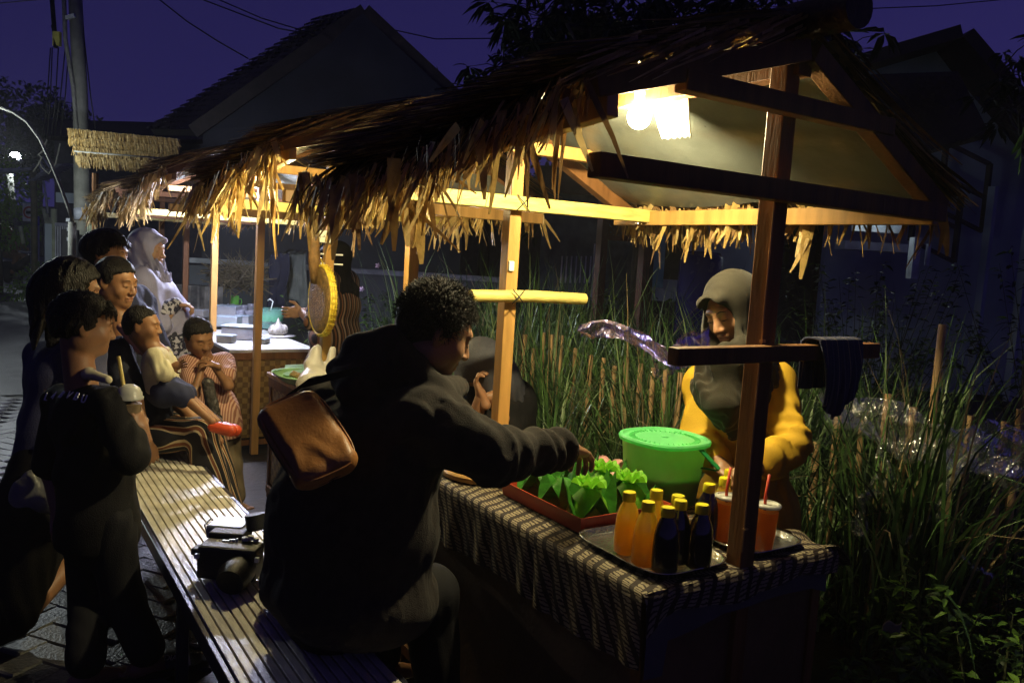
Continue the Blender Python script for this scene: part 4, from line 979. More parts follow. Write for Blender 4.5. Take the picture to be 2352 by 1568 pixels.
# round basket hung on the second stall's far post
t = thing('hanging_basket', 'round flat woven basket with yellow rim hanging on a post', 'basket')
bcn = at(733, 690, x=1.56); bn = camdir(-.85, 0, .53) * V(1, 1, 0); bn = nrm(bn); bR = frame(bn)
def bsk(m):
    prs = [(0, .006), (.10, .004), (.17, -.002), (.188, -.03), (.186, -.052), (.178, -.052), (.17, -.012), (0, -.006)]; n = 48; vs = []
    for r, dd in prs:
        for k in range(n):
            a = 2 * PI * k / n; w = .0015 * ((k % 2) * 2 - 1); vs.append(bcn + bR @ V(r * math.cos(a), -dd + w, r * math.sin(a) * 1.02))
    m.add([bcn - 0 * bn] + vs, [(1 + i * n + k, 1 + i * n + (k + 1) % n, 1 + (i + 1) * n + (k + 1) % n, 1 + (i + 1) * n + k) for i in range(len(prs) - 1) for k in range(n)])
bsk_m = M('dark_woven_bamboo', (.20, .12, .035), rough=.6, var=.5, scale=40, bump=.9, bscale=120)
part(lambda m: m.lathe(bcn, [(.004, -.004), (.10, -.006), (.165, -.006), (.182, .000), (.186, .022)], 48, R=np.array([bR[:, 0], bR[:, 2], -bn]).T), 'basket_face', bsk_m, t, smooth=True)
rim_m = M('yellow_split_bamboo', (.70, .52, .05), rough=.4, var=.3, scale=60, bump=.5, bscale=90)
for q, rr in ((.006, .190), (.018, .191), (.030, .188)): part(lambda m: m.tube([bcn + bR @ V(rr * math.cos(a), 0, rr * math.sin(a)) - bn * q for a in np.linspace(0, 2 * PI, 49)], .0085, 6), 'rim_hoop', rim_m, t, smooth=True)
for k in range(40):
    a = 2 * PI * k / 40; c_ = bcn + bR @ V(.199 * math.cos(a), 0, .199 * math.sin(a)); part(lambda m: m.beam(c_ - bn * .001, c_ - bn * .036, .006, .003, bR @ V(math.cos(a), 0, math.sin(a))), 'rim_binding', rim_m, t)
part(lambda m: m.tube([bcn + V(0, 0, .19) - bn * .02, at(727, 572, x=1.6), at(738, 560, x=1.6)], .004, 6), 'cord', rim_m, t); base_at(t, bcn - V(0, 0, .19))
t = thing('name_sign', 'small white lettered sign tied to the post above the round basket', 'sign')
sc_ = at(741, 543, x=1.57); fr_ = frame(V(-.25, -1, 0)); sx = -fr_[:, 0]; sR = np.array([sx, V(0, 0, 1), np.cross(sx, V(0, 0, 1))]).T
part(lambda m: m.box(sc_, (.088, .066, .005), sR), 'board', M('white_card', (.72, .72, .58), rough=.5, var=.08, bump=.1), t, bevel=.002)
text('lettering', 'Pry-Ana', M('black_ink', (.01, .01, .01), rough=.5, bump=0), t, sc_ + sR[:, 2] * .0032, sR, .022, .0004); base_at(t, sc_)
t = thing('cable_tie', 'pair of white cable ties round the post above the round basket', 'cable tie')
for py in (583, 605):
    a = at(741, py, x=1.60); part(lambda m: (m.box(a + V(.0, 0, 0), (.056, .056, .008)), m.beam(a + V(.02, -.03, 0), a + V(.10, -.05, 0), .004, .008)), 'tie_strap', white_plastic, t)
base_at(t, at(741, 605, x=1.6))
t = thing('wall_socket', 'small white socket fixed to the yellow post behind the man', 'socket'); a = at(1174, 611, y=2.47)
part(lambda m: m.box(a, (.022, .012, .036)), 'socket_body', white_plastic, t, bevel=.003); base_at(t, a)
# dry sheaths and bundles hanging from the eaves
def hangbundle(p, L, w, label, mats, n=9, seed=1, spread=.25):
    t = thing('dry_palm_bundle', label, 'palm leaf', 'dry palm bundles hanging from the eaves'); rg = random.Random(seed)
    for k in range(n):
        m = MB(); straw(m, V(p) + V(rg.gauss(0, .01), rg.gauss(0, .01), 0), V(rg.gauss(0, spread * .6), rg.gauss(0, spread), -1), L * rg.uniform(.5, 1), w * rg.uniform(.5, 1), .06, rg, 6, nrml=V(1, rg.gauss(0, .8), 0)); m.build('dry_leaf', mats[k % len(mats)], t)
    base_at(t, p)
hangbundle(at(700, 398, x=1.03), .30, .045, 'bright clump of dry leaves glowing at the middle stall eave', [thatch[3], thatch[0]], 30, 3, .35)
hangbundle(at(630, 420, x=1.05), .36, .030, 'long dry leaves hanging left of the bright clump', [thatch[0], thatch[1]], 7, 4, .1)
hangbundle(at(960, 440, x=1.30), .30, .06, 'wide dry leaves hanging beside the dark post above the man', [thatch[0], thatch[1]], 9, 5, .12)
hangbundle(at(905, 440, x=1.2), .20, .05, 'pale dry leaf cluster left of the dark post above the man', [thatch[3]], 5, 6, .5)
hangbundle(at(1285, 300, x=1.08), .20, .018, 'straight dark leaf stalk hanging beside the nearest bulb', [thatch[1]], 3, 7, .05)
t = thing('dry_sheath', 'rolled brown palm sheath hanging above the round basket', 'palm sheath')
part(lambda m: m.tube([at(715, 480, x=1.50), at(722, 540, x=1.52), at(722, 600, x=1.54), at(722, 650, x=1.55)], [.012, .028, .034, .022], 9), 'sheath', thatch[1], t, smooth=True); base_at(t, at(722, 650, x=1.55))
# ------------------------------------------------------------------ bench with slats
bench_m = M('cream_painted_slat', (.64, .60, .50), rough=.36, var=.28, scale=22, bump=.35, bscale=70, map_scale=(1, .35, 1), coat=.15)
bench_d = M('dark_metal_frame', (.03, .03, .05), rough=.35, var=.3, bump=.1, metal=.4)
bn_ = thing('slatted_bench', 'long cream slatted bench the man in the hoodie sits on', 'bench')
ns = 13; bx = .510; bw = .350
for k in range(ns):
    w = bw / ns
    part(lambda m: m.box((bx + w * (k + .5), 2.65, .438), (w - .0055, 3.20, .022)), 'slat', bench_m, bn_, bevel=.0015)
part(lambda m: m.box((bx + bw / 2, 2.65, .420), (bw - .01, 3.18, .010)), 'gap_shade_sheet', M('gap_shade_black', (.008, .008, .010), rough=.8, bump=0), bn_)  # black sheet stands in for the shade between the slats
for x in (bx - .010, bx + bw + .008): part(lambda m: m.box((x, 2.65, .420), (.016, 3.22, .052)), 'edge_rail', bench_d, bn_, bevel=.003)
part(lambda m: m.box((bx + bw / 2, 4.262, .430), (bw + .035, .016, .04)), 'end_rail', bench_d, bn_, bevel=.003)
for y in (1.25, 2.65, 4.1):
    for x in (bx + .03, bx + bw - .03): part(lambda m: m.box((x, y, .197), (.035, .035, .394)), 'leg', bench_d, bn_, bevel=.003)
base_at(bn_, (bx + bw / 2, 2.65, 0))

# ------------------------------------------------------------------ people
def human(label, J, hc, fwd, up=(0, 0, 1), s=1.0, hs=1.0, fat=1.0, child=False, hands=(), feet=(), legs=True, skin_=skin, arms='LR', name='person', group=None, base=None):
    J = {k: (at(*v[:2], d=v[2]) if len(v) == 3 and abs(v[0]) > 20 else V(v)) for k, v in J.items()}
    hc = at(*hc[:2], d=hc[2]); HF = frame(fwd, up)
    root = thing(name, label, 'person', group)
    J.setdefault('hpL', J['pel'] + .55 * .16 * s * nrm(J['shL'] - J['shR'])); J.setdefault('hpR', J['pel'] - .55 * .16 * s * nrm(J['shL'] - J['shR']))
    VV, FF = [], []; n = 0
    S = Sdf(); torso(S, J, -.006, s, fat)
    for q in arms: arm(S, J, q, 0, s * (1 + (fat - 1) * .5))
    if legs:
        for q in 'LR': leg(S, J, q, 0, s)
    for f in feet: add_foot(S, at(*f[0][:2], d=f[0][2]) if len(f[0]) == 3 and f[0][0] > 20 else V(f[0]), f[1], f[2])
    lst = [(S, .010 * max(.7, s))]
    base_ = (J['shL'] + J['shR']) / 2
    H = Sdf(); nk = hc + HF @ (V(0, -.022, -.055) * hs); H.cap(nk, base_, .050 * hs * fat ** .5, .060 * hs * fat ** .5, k=.03); add_head(H, hc, HF, hs, 1 + (fat - 1) * .45, child); lst.append((H, .0042))
    for q in hands:
        q = dict(q); el = q.pop('el', None); G_ = Sdf(); w = q['w'] = at(*q['w'][:2], d=q['w'][2]) if len(q['w']) == 3 and abs(q['w'][0]) > 20 else V(q['w'])
        add_hand(G_, **q); G_.cap(w - nrm(q['d']) * .03, w + nrm(q['d']) * .015, .026 * q.get('s', 1), .024 * q.get('s', 1), k=.015); lst.append((G_, .0035))
    for S_, h in lst:
        v, f = S_.mesh(h); VV.append(v); FF.append(f + n); n += len(v)
    mesh_np('body', np.concatenate(VV), np.concatenate(FF), skin_, root)
    b = base if base is not None else V(J['pel'][0], J['pel'][1], 0)
    return root, J, hc, HF, b
def garment(root, name, mat, fn, h=.008, disp=None):
    S = Sdf(); fn(S); return sobj(S, name, mat, root, h, disp)

# --- man in the black hoodie
root, J, hc, HF, bs = human('heavy man in a black hoodie on the bench, reaching over the table', dict(
    pel=(805, 1352, 2.16), che=(850, 1040, 2.15), shL=(752, 940, 2.30), shR=(985, 965, 2.03), elL=(790, 1180, 2.62), wrL=(930, 1230, 2.72), elR=(1130, 1045, 1.95), wrR=(1300, 1030, 2.16),
    knL=(1.12, 2.46, .50), knR=(1.10, 2.02, .50), anL=(1.16, 2.44, .08), anR=(1.14, 1.98, .08), hpL=(.78, 2.22, .53), hpR=(.78, 1.98, .53)),
    (1003, 757, 2.15), camdir(.84, -.40, -.36), up=camdir(.25, .95, .12), s=1.0, hs=1.0, fat=1.38, hands=[dict(w=(1306, 1030, 2.17), d=at(1352, 1046, d=2.30) - at(1306, 1030, d=2.17), n=V(0, 0, -1), curl=.62, thumb=1)], feet=[((1.16, 1.98, .08), (1, 0, 0), 1), ((1.17, 2.44, .08), (1, 0, 0), 1)], base=V(.70, 2.15, .45))
def hood(S):
    torso(S, J, .020, 1.0, 1.42)
    c = J['che']; S.ell((J['pel'] + c) / 2 + camdir(-.1, 0, .1) * .03, V(.235, .185, .26), frame(camdir(.35, 0, -.9)), k=.06)
    S.ell(J['pel'] + V(0, 0, -.01), V(.235, .20, .12), frame(camdir(.35, 0, -.9)), k=.06)
    for q, w in (('R', 1.0), ('L', 1.0)):
        S.cap(J['sh' + q], J['el' + q], .086 * w, .070, k=.05); S.cap(J['el' + q], J['wr' + q], .068, .048, k=.03)
    d = nrm(J['wrR'] - J['elR']); S.cap(J['wrR'] - d * .045, J['wrR'] - d * .012, .045, .037, k=.008)
    # hood lump round the neck
    S.ell(at(882, 838, d=2.16), V(.118, .10, .075), frame(camdir(.6, 0, -.8)), k=.03)
    S.cap(at(818, 800, d=2.15), at(905, 788, d=2.12), .038, .048, k=.025); S.cap(at(900, 790, d=2.12), at(985, 872, d=2.05), .048, .030, k=.025)
    S.cap(at(782, 850, d=2.15), at(815, 888, d=2.08), .036, .050, k=.03); S.cap(at(1010, 905, d=2.06), at(1050, 890, d=2.25), .045, .035, k=.03)
_w1 = wrinkle(.0075, 42, camdir(.25, 1, 0), 3, .9); armd = nrm(J['wrR'] - J['elR']); _w2 = wrinkle(.011, 60, nrm(np.cross(armd, V(0, .2, 1))), 9, .8)
_w3 = wrinkle(.0035, 115, camdir(.5, 1, .2), 33, .6)
def _wm(P):
    t = np.clip(((P - J['shR']) @ armd) / .12, 0, 1); near = np.exp(-(np.linalg.norm(np.cross(P - J['elR'], armd), axis=1) / .12) ** 4) * t
    x = (P - J['elR']) @ armd; ring = .010 * np.sin(x * 95 + 9 * (P @ V(.1, .4, 1)) + 2 * np.sin(x * 31)) * near
    return _w1(P) * (1 - near) + _w2(P) * .5 * near + ring + _w3(P)
garment(root, 'hoodie', hoodie_m, hood, .0075, _wm)
def trs(S):
    for q in 'LR': S.cap(J['hp' + q], J['kn' + q], .115, .085, k=.04); S.cap(J['kn' + q], J['an' + q] + V(0, 0, .03), .083, .062, k=.03)
    S.ell(J['pel'] + V(.02, .03, -.03), (.20, .20, .11), k=.05); S.cut((0, 0, .453), (0, 0, -1)) if False else None
garment(root, 'trousers', denim_m, trs, .009, wrinkle(.006, 50, (0, 0, 1), 4, .8))
hair_cap(root, hc, HF, 1.0, .0042, .010, tufts=5200, tl=.022, seed=4, wave=.005, low=-.075)
face_bits(root, hc, HF, 1.0)
base_at(root, bs)
# sling bag
sb = thing('sling_bag', 'brown leather sling bag worn on the back of the man in the hoodie', 'bag')
bA, bB = at(662, 940, d=1.93), at(752, 1080, d=1.84); la = nrm(bB - bA); bnm = nrm(camdir(.22, .62, .75)); sd = nrm(np.cross(la, bnm)); bnm = np.cross(sd, la); BR = np.array([la, sd, bnm]).T; bc_ = (bA + bB) / 2
S = Sdf(); S.rbox(bc_, (.122, .080, .034), .032, BR, k=.01); sobj(S, 'bag_body', leather_m, sb, .005, lambda P: .0016 * np.sin((P @ la) * 60 + 3 * np.sin((P @ sd) * 50)) * np.clip(((P - bc_) @ la) / .05, 0, 1) + .0012 * np.sin((P @ sd) * 38))
def seam(m, off, ins):
    pts = []
    for k in range(49):
        a = 2 * PI * k / 48; c_, s_ = math.cos(a), math.sin(a); w = 1 / (abs(c_) ** 4 + abs(s_) ** 4) ** .25
        pts.append(bc_ + BR @ V(ins * .121 * c_ * w, ins * .079 * s_ * w, off))
    m.tube(pts, .0028, 6, False)
part(lambda m: seam(m, .020, .992), 'piping', M('brown_piping', (.30, .13, .04), rough=.4, bump=.1), sb, smooth=True)
part(lambda m: seam(m, -.004, 1.0), 'zip', M('dark_zip', (.05, .025, .012), rough=.4, bump=.1), sb, smooth=True)
part(lambda m: m.strip([bA - la * .03, at(700, 880, d=2.02), at(820, 850, d=2.03)], [.03, .03, .03], camdir(.6, .7, 0)), 'strap', black_cloth, sb, solid=.004); base_at(sb, bB)

# --- vendor in hijab
root, J, hc, HF, bs = human('smiling vendor in an olive headscarf and mustard tunic behind the bucket', dict(
    pel=(1712, 1170, 2.78), che=(1712, 935, 2.72), shL=(1778, 880, 2.60), shR=(1622, 885, 2.86), elL=(1822, 1018, 2.47), wrL=(1745, 1074, 2.40), elR=(1605, 1020, 2.76), wrR=(1650, 1062, 2.55),
    knL=(1740, 1400, 2.75), knR=(1690, 1400, 2.85), anL=(2.16, 1.82, .08), anR=(2.16, 2.0, .08)),
    (1683, 712, 2.62), camdir(-.76, -.40, .52), up=camdir(-.25, .93, .05), s=.93, hs=.96, fat=1.03, skin_=skin,
    hands=[dict(w=(1743, 1073, 2.39), d=camdir(-1, -.1, .25), n=camdir(0, -.6, .5), curl=.6, thumb=1, s=.9), dict(w=(1652, 1064, 2.54), d=camdir(.3, -.4, .8), n=camdir(0, -1, 0), curl=.6, thumb=1, s=.9)])
def tun(S):
    torso(S, J, .022, .92, 1.0); S.ell(J['pel'] + V(0, 0, -.08), (.15, .18, .20), k=.08)
    S.cap(J['pel'], J['pel'] + V(0, 0, -.22), .165, .18, k=.05)
    S.cap(J['shL'], J['elL'], .062, .056, k=.03); S.cap(J['elL'], J['wrL'] + .05 * nrm(J['elL'] - J['wrL']), .056, .060, k=.012)
    S.cap(J['shR'], J['elR'], .074, .066, k=.04); S.cap(J['elR'], J['wrR'] + .04 * nrm(J['elR'] - J['wrR']), .066, .054, k=.02)
    S.cut(J['pel'] + V(0, 0, -.20), (0, 0, -1))
_t1 = wrinkle(.010, 62, (.2, .1, 1), 5, .6); _ad = nrm(J['wrL'] - J['elL'])
garment(root, 'tunic', yellow_m, tun, .007, lambda P: _t1(P) + .005 * np.sin(P @ V(40, -10, 110) + 3 * np.sin(P @ V(10, 20, 5))) * np.exp(-(np.linalg.norm(P - J['elL'], axis=1) / .14) ** 2))
garment(root, 'skirt', M('dark_skirt', (.03, .022, .015), rough=.9, bump=.3), lambda S: (S.cap(J['pel'] + V(0, 0, -.12), V(2.16, 1.92, .10), .17, .20, k=.05)), .012, wrinkle(.010, 40, (0, 0, 1), 6))
T = lambda px, py, d: at(px, py, d=d)
hijab(root, 'headscarf', olive_m, hc, HF, .98, [(hc + V(.01, .02, -.08), J['che'] + V(-.02, -.01, .10), .085, .140), (T(1690, 850, 2.58), T(1680, 945, 2.56), .125, .060), (T(1672, 930, 2.53), T(1684, 985, 2.53), .07, .022), (J['shL'] * .75 + J['shR'] * .25, J['shR'] + V(-.01, -.02, 0), .064, .064), (T(1630, 880, 2.60), T(1738, 880, 2.55), .050, .042), (T(1645, 915, 2.57), T(1725, 915, 2.54), .045, .040)],
      .0045, (.0062, 110), 8, peak=.026, opening=(.062, .100))
face_bits(root, hc, HF, .96); base_at(root, bs)

# --- boy with the cup
root, J, hc, HF, bs = human('boy in a black lettered t-shirt standing at the bench with an iced drink', dict(
    pel=(225, 1185, 2.78), che=(190, 975, 2.76), shL=(138, 922, 2.86), shR=(252, 926, 2.68), elL=(118, 1080, 2.86), wrL=(135, 1190, 2.82), elR=(306, 1062, 2.64), wrR=(326, 995, 2.70),
    knL=(205, 1380, 2.82), knR=(285, 1380, 2.80), anL=(.28, 2.84, .08), anR=(.46, 2.83, .08)),
    (193, 748, 2.76), camdir(.80, -.12, -.55), s=.84, hs=.93, child=True, hands=[dict(w=(328, 992, 2.70), d=camdir(-.25, 1, .1), n=camdir(-.9, -.2, -.2), curl=.35, thumb=-1, s=.82), dict(w=(130, 1190, 2.85), d=V(0, 0, -1), n=camdir(1, 0, 0), curl=.5, s=.8)],
    feet=[((.46, 2.85, .075), (1, .1, 0), .92), ((.28, 2.85, .075), (1, .3, 0), .92)])
def ts(S):
    torso(S, J, .022, .76, 1.0); S.cap(J['pel'] + V(0, 0, .12), J['pel'] + V(0, 0, -.06), .115, .135, k=.06)
    for q in 'LR': S.cap(J['sh' + q], J['sh' + q] * .12 + J['el' + q] * .88 + V(0, 0, .0), .050, .066, k=.03)
    S.cut(J['pel'] + V(0, 0, -.10), (0, 0, -1))
SHIRT = garment(root, 'tshirt', black_cloth, ts, .007, wrinkle(.008, 52, (.2, 0, 1), 12, .7))
def pt(S):
    S.ell(J['pel'] + V(0, 0, -.05), (.13, .13, .12), k=.05)
    for q in 'LR': S.cap(J['hp' + q], J['kn' + q], .080, .072, k=.03); S.cap(J['kn' + q], J['an' + q] + V(0, 0, .03), .070, .062, k=.02)
garment(root, 'trousers', denim_m, pt, .010, wrinkle(.007, 45, (0, 0, 1), 13, .8))
garment(root, 'collar', cream_m, lambda S: (S.cap(T(160, 868, 2.80), T(205, 858, 2.72), .016, .018, k=.02), S.cap(T(205, 858, 2.72), T(248, 872, 2.68), .018, .014, k=.02)), .004)
hair_cap(root, hc, HF, .93, .0045, .013, tufts=700, tl=.016, seed=6, wave=.004, low=-.065, bangs=160)
face_bits(root, hc, HF, .93, child=True)
tR = frame(camdir(.30, 0, -1)); tX = tR[:, 0]; tM = np.array([tX, V(0, 0, 1), np.cross(tX, V(0, 0, 1))]).T
txt = M('grey_print', (.85, .82, .85), rough=.6, bump=0)
for i, ch in enumerate('LABVBU'):
    px = 108 + i * 17.2; py = 905 + abs(i - 2.5) ** 2 * 1.1 + i * 1.0
    p, nn = surf(SHIRT, px, py)
    if p is None: continue
    x2 = nrm(np.cross(V(0, 0, 1), nn)); y2 = np.cross(nn, x2); M2 = np.array([x2, y2, nn]).T
    text('print_letter', ch, txt, root, p + nn * .0025, M2, .040, .0015)
base_at(root, bs)
BOY = root
# his sandal lies on the paving: flip-flop worn on the foot
sn = thing('slide_sandal', 'black slide sandal with pale lettered strap on the boy\'s visible foot', 'sandal'); fc = V(.55, 2.86, 0)
part(lambda m: m.lathe((fc[0], fc[1], .002), [(.0, 0), (.13, 0), (.132, .01), (.128, .018), (0, .016)], 28, R=np.diag([1, .42, 1])), 'sole', black_cloth, sn, smooth=True, auto=.8)
def strp(u, v): a = PI * (.06 + .88 * u); return (fc[0] - .03 + .075 * v, fc[1] + .050 * math.cos(a), .018 + .052 * math.sin(a) * (1 - .25 * v))
part(lambda m: m.grid(strp, 20, 6), 'strap', M('black_rubber', (.015, .015, .014), rough=.5, bump=.1), sn, smooth=True, solid=.004)
part(lambda m: m.strip([strp(u, 1.02) for u in np.linspace(.2, 1, 12)], [.010] * 12, (1, 0, .1)), 'strap_edge', cream_m, sn, solid=.003)
a_ = .30; ssR = np.array([V(0.15, -1, .10) / 1.02, V(.75, .0, .66), nrm(np.cross(V(.15, -1, .1), V(.75, 0, .66)))]).T
fx = nrm(V(.9, -.45, 0)); up_ = nrm(V(.15, .60, .75)); up_ = nrm(up_ - fx * (up_ @ fx)); text('strap_lettering', 'DIANA', cream_m, sn, V(.555, 2.815, .060), np.array([fx, up_, np.cross(fx, up_)]).T, .026, .002)
base_at(sn, fc)
# cup in his hand
t = thing('dome_lid_cup', 'clear dome lidded cup of milky iced drink in the standing boy\'s hand', 'cup'); cc = T(296, 990, 2.70)
part(lambda m: m.lathe(cc, [(.027, 0), (.028, .003), (.039, .095), (.036, .096)], 28), 'drink', M('milky_drink', (.26, .19, .11), rough=.25, var=.35, scale=30, bump=.1), t, smooth=True, auto=1)
part(lambda m: m.lathe(cc, [(.029, 0), (.042, .112)], 28), 'cup_wall', clear_pl, t, smooth=True, auto=1)
part(lambda m: m.lathe(cc + V(0, 0, .11), [(.044, 0), (.045, .006), (.042, .009), (.040, .022), (.031, .038), (.016, .048), (.014, .048)], 28), 'dome_lid', M('frosted_lid', (.6, .6, .52)), t, smooth=True, auto=1)
part(lambda m: m.tube([cc + V(0, 0, .05), T(272, 818, 2.70)], .0065, 8), 'straw', M('yellow_straw', (.5, .38, .10), rough=.4, bump=0), t, smooth=True); base_at(t, cc)

# --- girl with long dark hair
root, J, hc, HF, bs = human('girl with long black hair and grey blue top, back turned, left of the boy', dict(
    pel=(130, 1060, 3.2), che=(130, 870, 3.2), shL=(95, 815, 3.3), shR=(200, 805, 3.1), elL=(80, 960, 3.2), wrL=(105, 1045, 3.05), elR=(235, 960, 3.05), wrR=(240, 1050, 3.1),
    knL=(150, 1240, 3.2), knR=(200, 1240, 3.25), anL=(-.05, 3.3, .08), anR=(.12, 3.3, .08)),
    (168, 665, 3.18), camdir(.72, -.15, -.65), s=.92, hs=.98, hands=[dict(w=(105, 1042, 3.05), d=V(0, 0, -1), n=camdir(1, 0, 0), curl=.9, s=.85)])
gtop = M('slate_top', (.055, .058, .11), rough=.85, var=.2, scale=10, bump=.3, bscale=200, spec=.2)
def gt(S):
    torso(S, J, .018, .88, 1.0); S.cap(J['pel'] + V(0, 0, .1), J['pel'], .14, .15, k=.05)
    for q in 'LR': S.cap(J['sh' + q], J['el' + q], .056, .052, k=.03)
garment(root, 'top', gtop, gt, .009, wrinkle(.008, 36, (0, 0, 1), 14, .8))
garment(root, 'skirt', black_cloth, lambda S: S.cap(J['pel'], V(.05, 3.3, .14), .16, .13, k=.05), .012, wrinkle(.008, 40, (0, 0, 1), 15))
hair_cap(root, hc, HF, 1.0, .0045, .014, low=-.10, temple=.045, seed=15, wave=.004, extra=lambda S, T_: (S.cap(T_(0, -.07, -.02), T(130, 790, 3.14), .088, .085, k=.04), S.cap(T_(-.05, -.04, -.02), T(110, 770, 3.2), .06, .05, k=.04), S.cap(T_(.05, -.02, -.04), T(205, 740, 3.12), .045, .035, k=.04)))
base_at(root, bs)
# --- seated mother
root, J, hc, HF, bs = human('seated woman in dark tee and striped trousers with the baby on her lap', dict(
    pel=(300, 985, 4.0), che=(270, 850, 3.95), shL=(300, 800, 4.1), shR=(272, 812, 3.78), elL=(388, 905, 3.92), wrL=(462, 978, 3.88), elR=(305, 925, 3.62), wrR=(338, 1020, 3.66),
    hpL=(330, 985, 4.0), hpR=(320, 1000, 3.85), knL=(478, 985, 4.02), knR=(462, 995, 3.85), anL=(520, 1180, 4.0), anR=(505, 1195, 3.85)),
    (268, 648, 3.92), camdir(.86, -.20, .22), s=.97, hs=.99, fat=1.15,
    hands=[dict(w=(460, 976, 3.88), d=camdir(.8, -.5, 0), n=V(0, 0, -1), curl=.3, s=.9), dict(w=(338, 1018, 3.66), d=V(.25, -.1, -.9), n=camdir(-.6, 0, -.6), curl=1.2, s=.95, thumb=-1)])
def mt(S):
    torso(S, J, .022, .95, 1.1); S.ell(J['pel'] + V(.05, 0, .02), (.18, .18, .12), k=.06)
    S.cap(J['shL'], J['elL'], .075, .062, k=.04); S.cap(J['shR'], J['shR'] * .3 + J['elR'] * .7, .072, .066, k=.04); S.cap(T(290, 930, 3.85), T(350, 960, 3.85), .10, .09, k=.05)
mtee = M('dark_navy_tee', (.018, .020, .034), rough=.85, var=.2, scale=14, bump=.3, bscale=200, spec=.25)
garment(root, 'tee', mtee, mt, .008, wrinkle(.008, 38, (0, 0, 1), 16, .8))
def mtr(S):
    for q in 'LR': S.cap(J['hp' + q], J['kn' + q], .098, .078, k=.04); S.cap(J['kn' + q], J['an' + q], .078, .085, k=.02)
garment(root, 'trousers', strip_tr, mtr, .008, wrinkle(.003, 40, (0, 0, 1), 17))
garment(root, 'collar', pink_m, lambda S: (S.cap(T(278, 752, 3.78), T(322, 800, 3.72), .020, .022, k=.02), S.cap(T(322, 800, 3.72), T(362, 835, 3.70), .022, .012, k=.02)), .005)
hair_cap(root, hc, HF, 1.0, .005, .009, low=-.08, seed=18, wave=.002, extra=lambda S, T_: S.cap(T_(0, -.08, -.03), T_(0, -.12, -.06), .05, .045, k=.03))
face_bits(root, hc, HF, 1.0); base_at(root, bs)
# --- baby
root, J, hc, HF, bs = human('baby in a cream shirt sitting on the lap of the woman in striped trousers', dict(
    pel=(378, 895, 3.72), che=(362, 838, 3.72), shL=(375, 815, 3.82), shR=(355, 818, 3.62), elL=(395, 850, 3.8), wrL=(408, 838, 3.78), elR=(378, 858, 3.58), wrR=(398, 842, 3.60),
    hpL=(385, 892, 3.78), hpR=(385, 900, 3.66), knL=(425, 905, 3.78), knR=(420, 908, 3.66), anL=(500, 968, 3.76), anR=(488, 968, 3.66)),
    (328, 748, 3.70), camdir(.90, -.08, -.12), s=.50, hs=.78, child=True, fat=1.1, hands=[dict(w=(396, 843, 3.60), d=camdir(1, .3, 0), n=camdir(0, 0, 1), curl=.3, s=.5)])
def bs_(S):
    torso(S, J, .010, .52, 1.1); S.cap(J['shR'], J['elR'], .040, .040, k=.015); S.cap(J['shL'], J['elL'], .040, .040, k=.015)
garment(root, 'shirt', cream_m, bs_, .005, wrinkle(.0055, 105, (.3, .2, 1), 19, .6))
garment(root, 'shorts', navy_m, lambda S: (S.cap(J['hpR'], J['knR'], .060, .052, k=.03), S.cap(J['hpL'], J['knL'], .060, .052, k=.03), S.ell(J['pel'], .085, k=.03)), .006, wrinkle(.004, 60, (0, 0, 1), 20))
red_rub = M('red_rubber', (.55, .07, .02), rough=.4, var=.1, bump=.1)
for q in 'RL':
    d_ = camdir(.9, -.12, 0); a_ = J['an' + q]
    garment(root, 'shoe', red_rub, lambda S: (S.cap(a_ + d_ * .005 + V(0, 0, -.022), a_ + d_ * .085 + V(0, 0, -.030), .026, .028, k=.02), S.ell(a_ + V(0, 0, .01), .024, k=.01, sub=True)), .005)
hair_cap(root, hc, HF, .78, .004, .004, low=-.07, front=.068, temple=.035, seed=21, wave=.001, tufts=300, tl=.01)
face_bits(root, hc, HF, .78, child=True); base_at(root, V(J['pel'][0], J['pel'][1], J['pel'][2] - .08))
# --- woman behind
root, J, hc, HF, bs = human('dark haired woman in navy standing behind the seated woman', dict(
    pel=(315, 900, 4.45), che=(290, 750, 4.45), shL=(315, 690, 4.6), shR=(255, 695, 4.3), elL=(365, 800, 4.5), wrL=(390, 850, 4.4), elR=(270, 820, 4.2), wrR=(300, 880, 4.2),
    knL=(320, 1020, 4.5), knR=(310, 1020, 4.4), anL=(.62, 4.75, .08), anR=(.55, 4.55, .08)), (250, 582, 4.4), camdir(.92, -.18, .05), s=.98, hs=1.0)
garment(root, 'top', navy_m, lambda S: (torso(S, J, .035, 1.0, 1.1), S.cap(J['shL'], J['elL'], .07, .065, k=.04), S.cap(J['shR'], J['elR'], .07, .065, k=.04), S.cap(J['pel'], J['pel'] + V(0, 0, -.2), .17, .17, k=.05)), .010, wrinkle(.009, 36, (0, 0, 1), 22, .8))
garment(root, 'trousers', denim_m, lambda S: (S.cap(J['pel'] + V(0, 0, -.1), V(.58, 4.6, .1), .15, .13, k=.05)), .014)
hair_cap(root, hc, HF, 1.02, .006, .018, low=-.09, seed=23, bangs=120, wave=.004, extra=lambda S, T_: (S.ell(T_(0, -.07, .02), V(.09, .09, .09)))) 
face_bits(root, hc, HF, 1.0); base_at(root, bs)
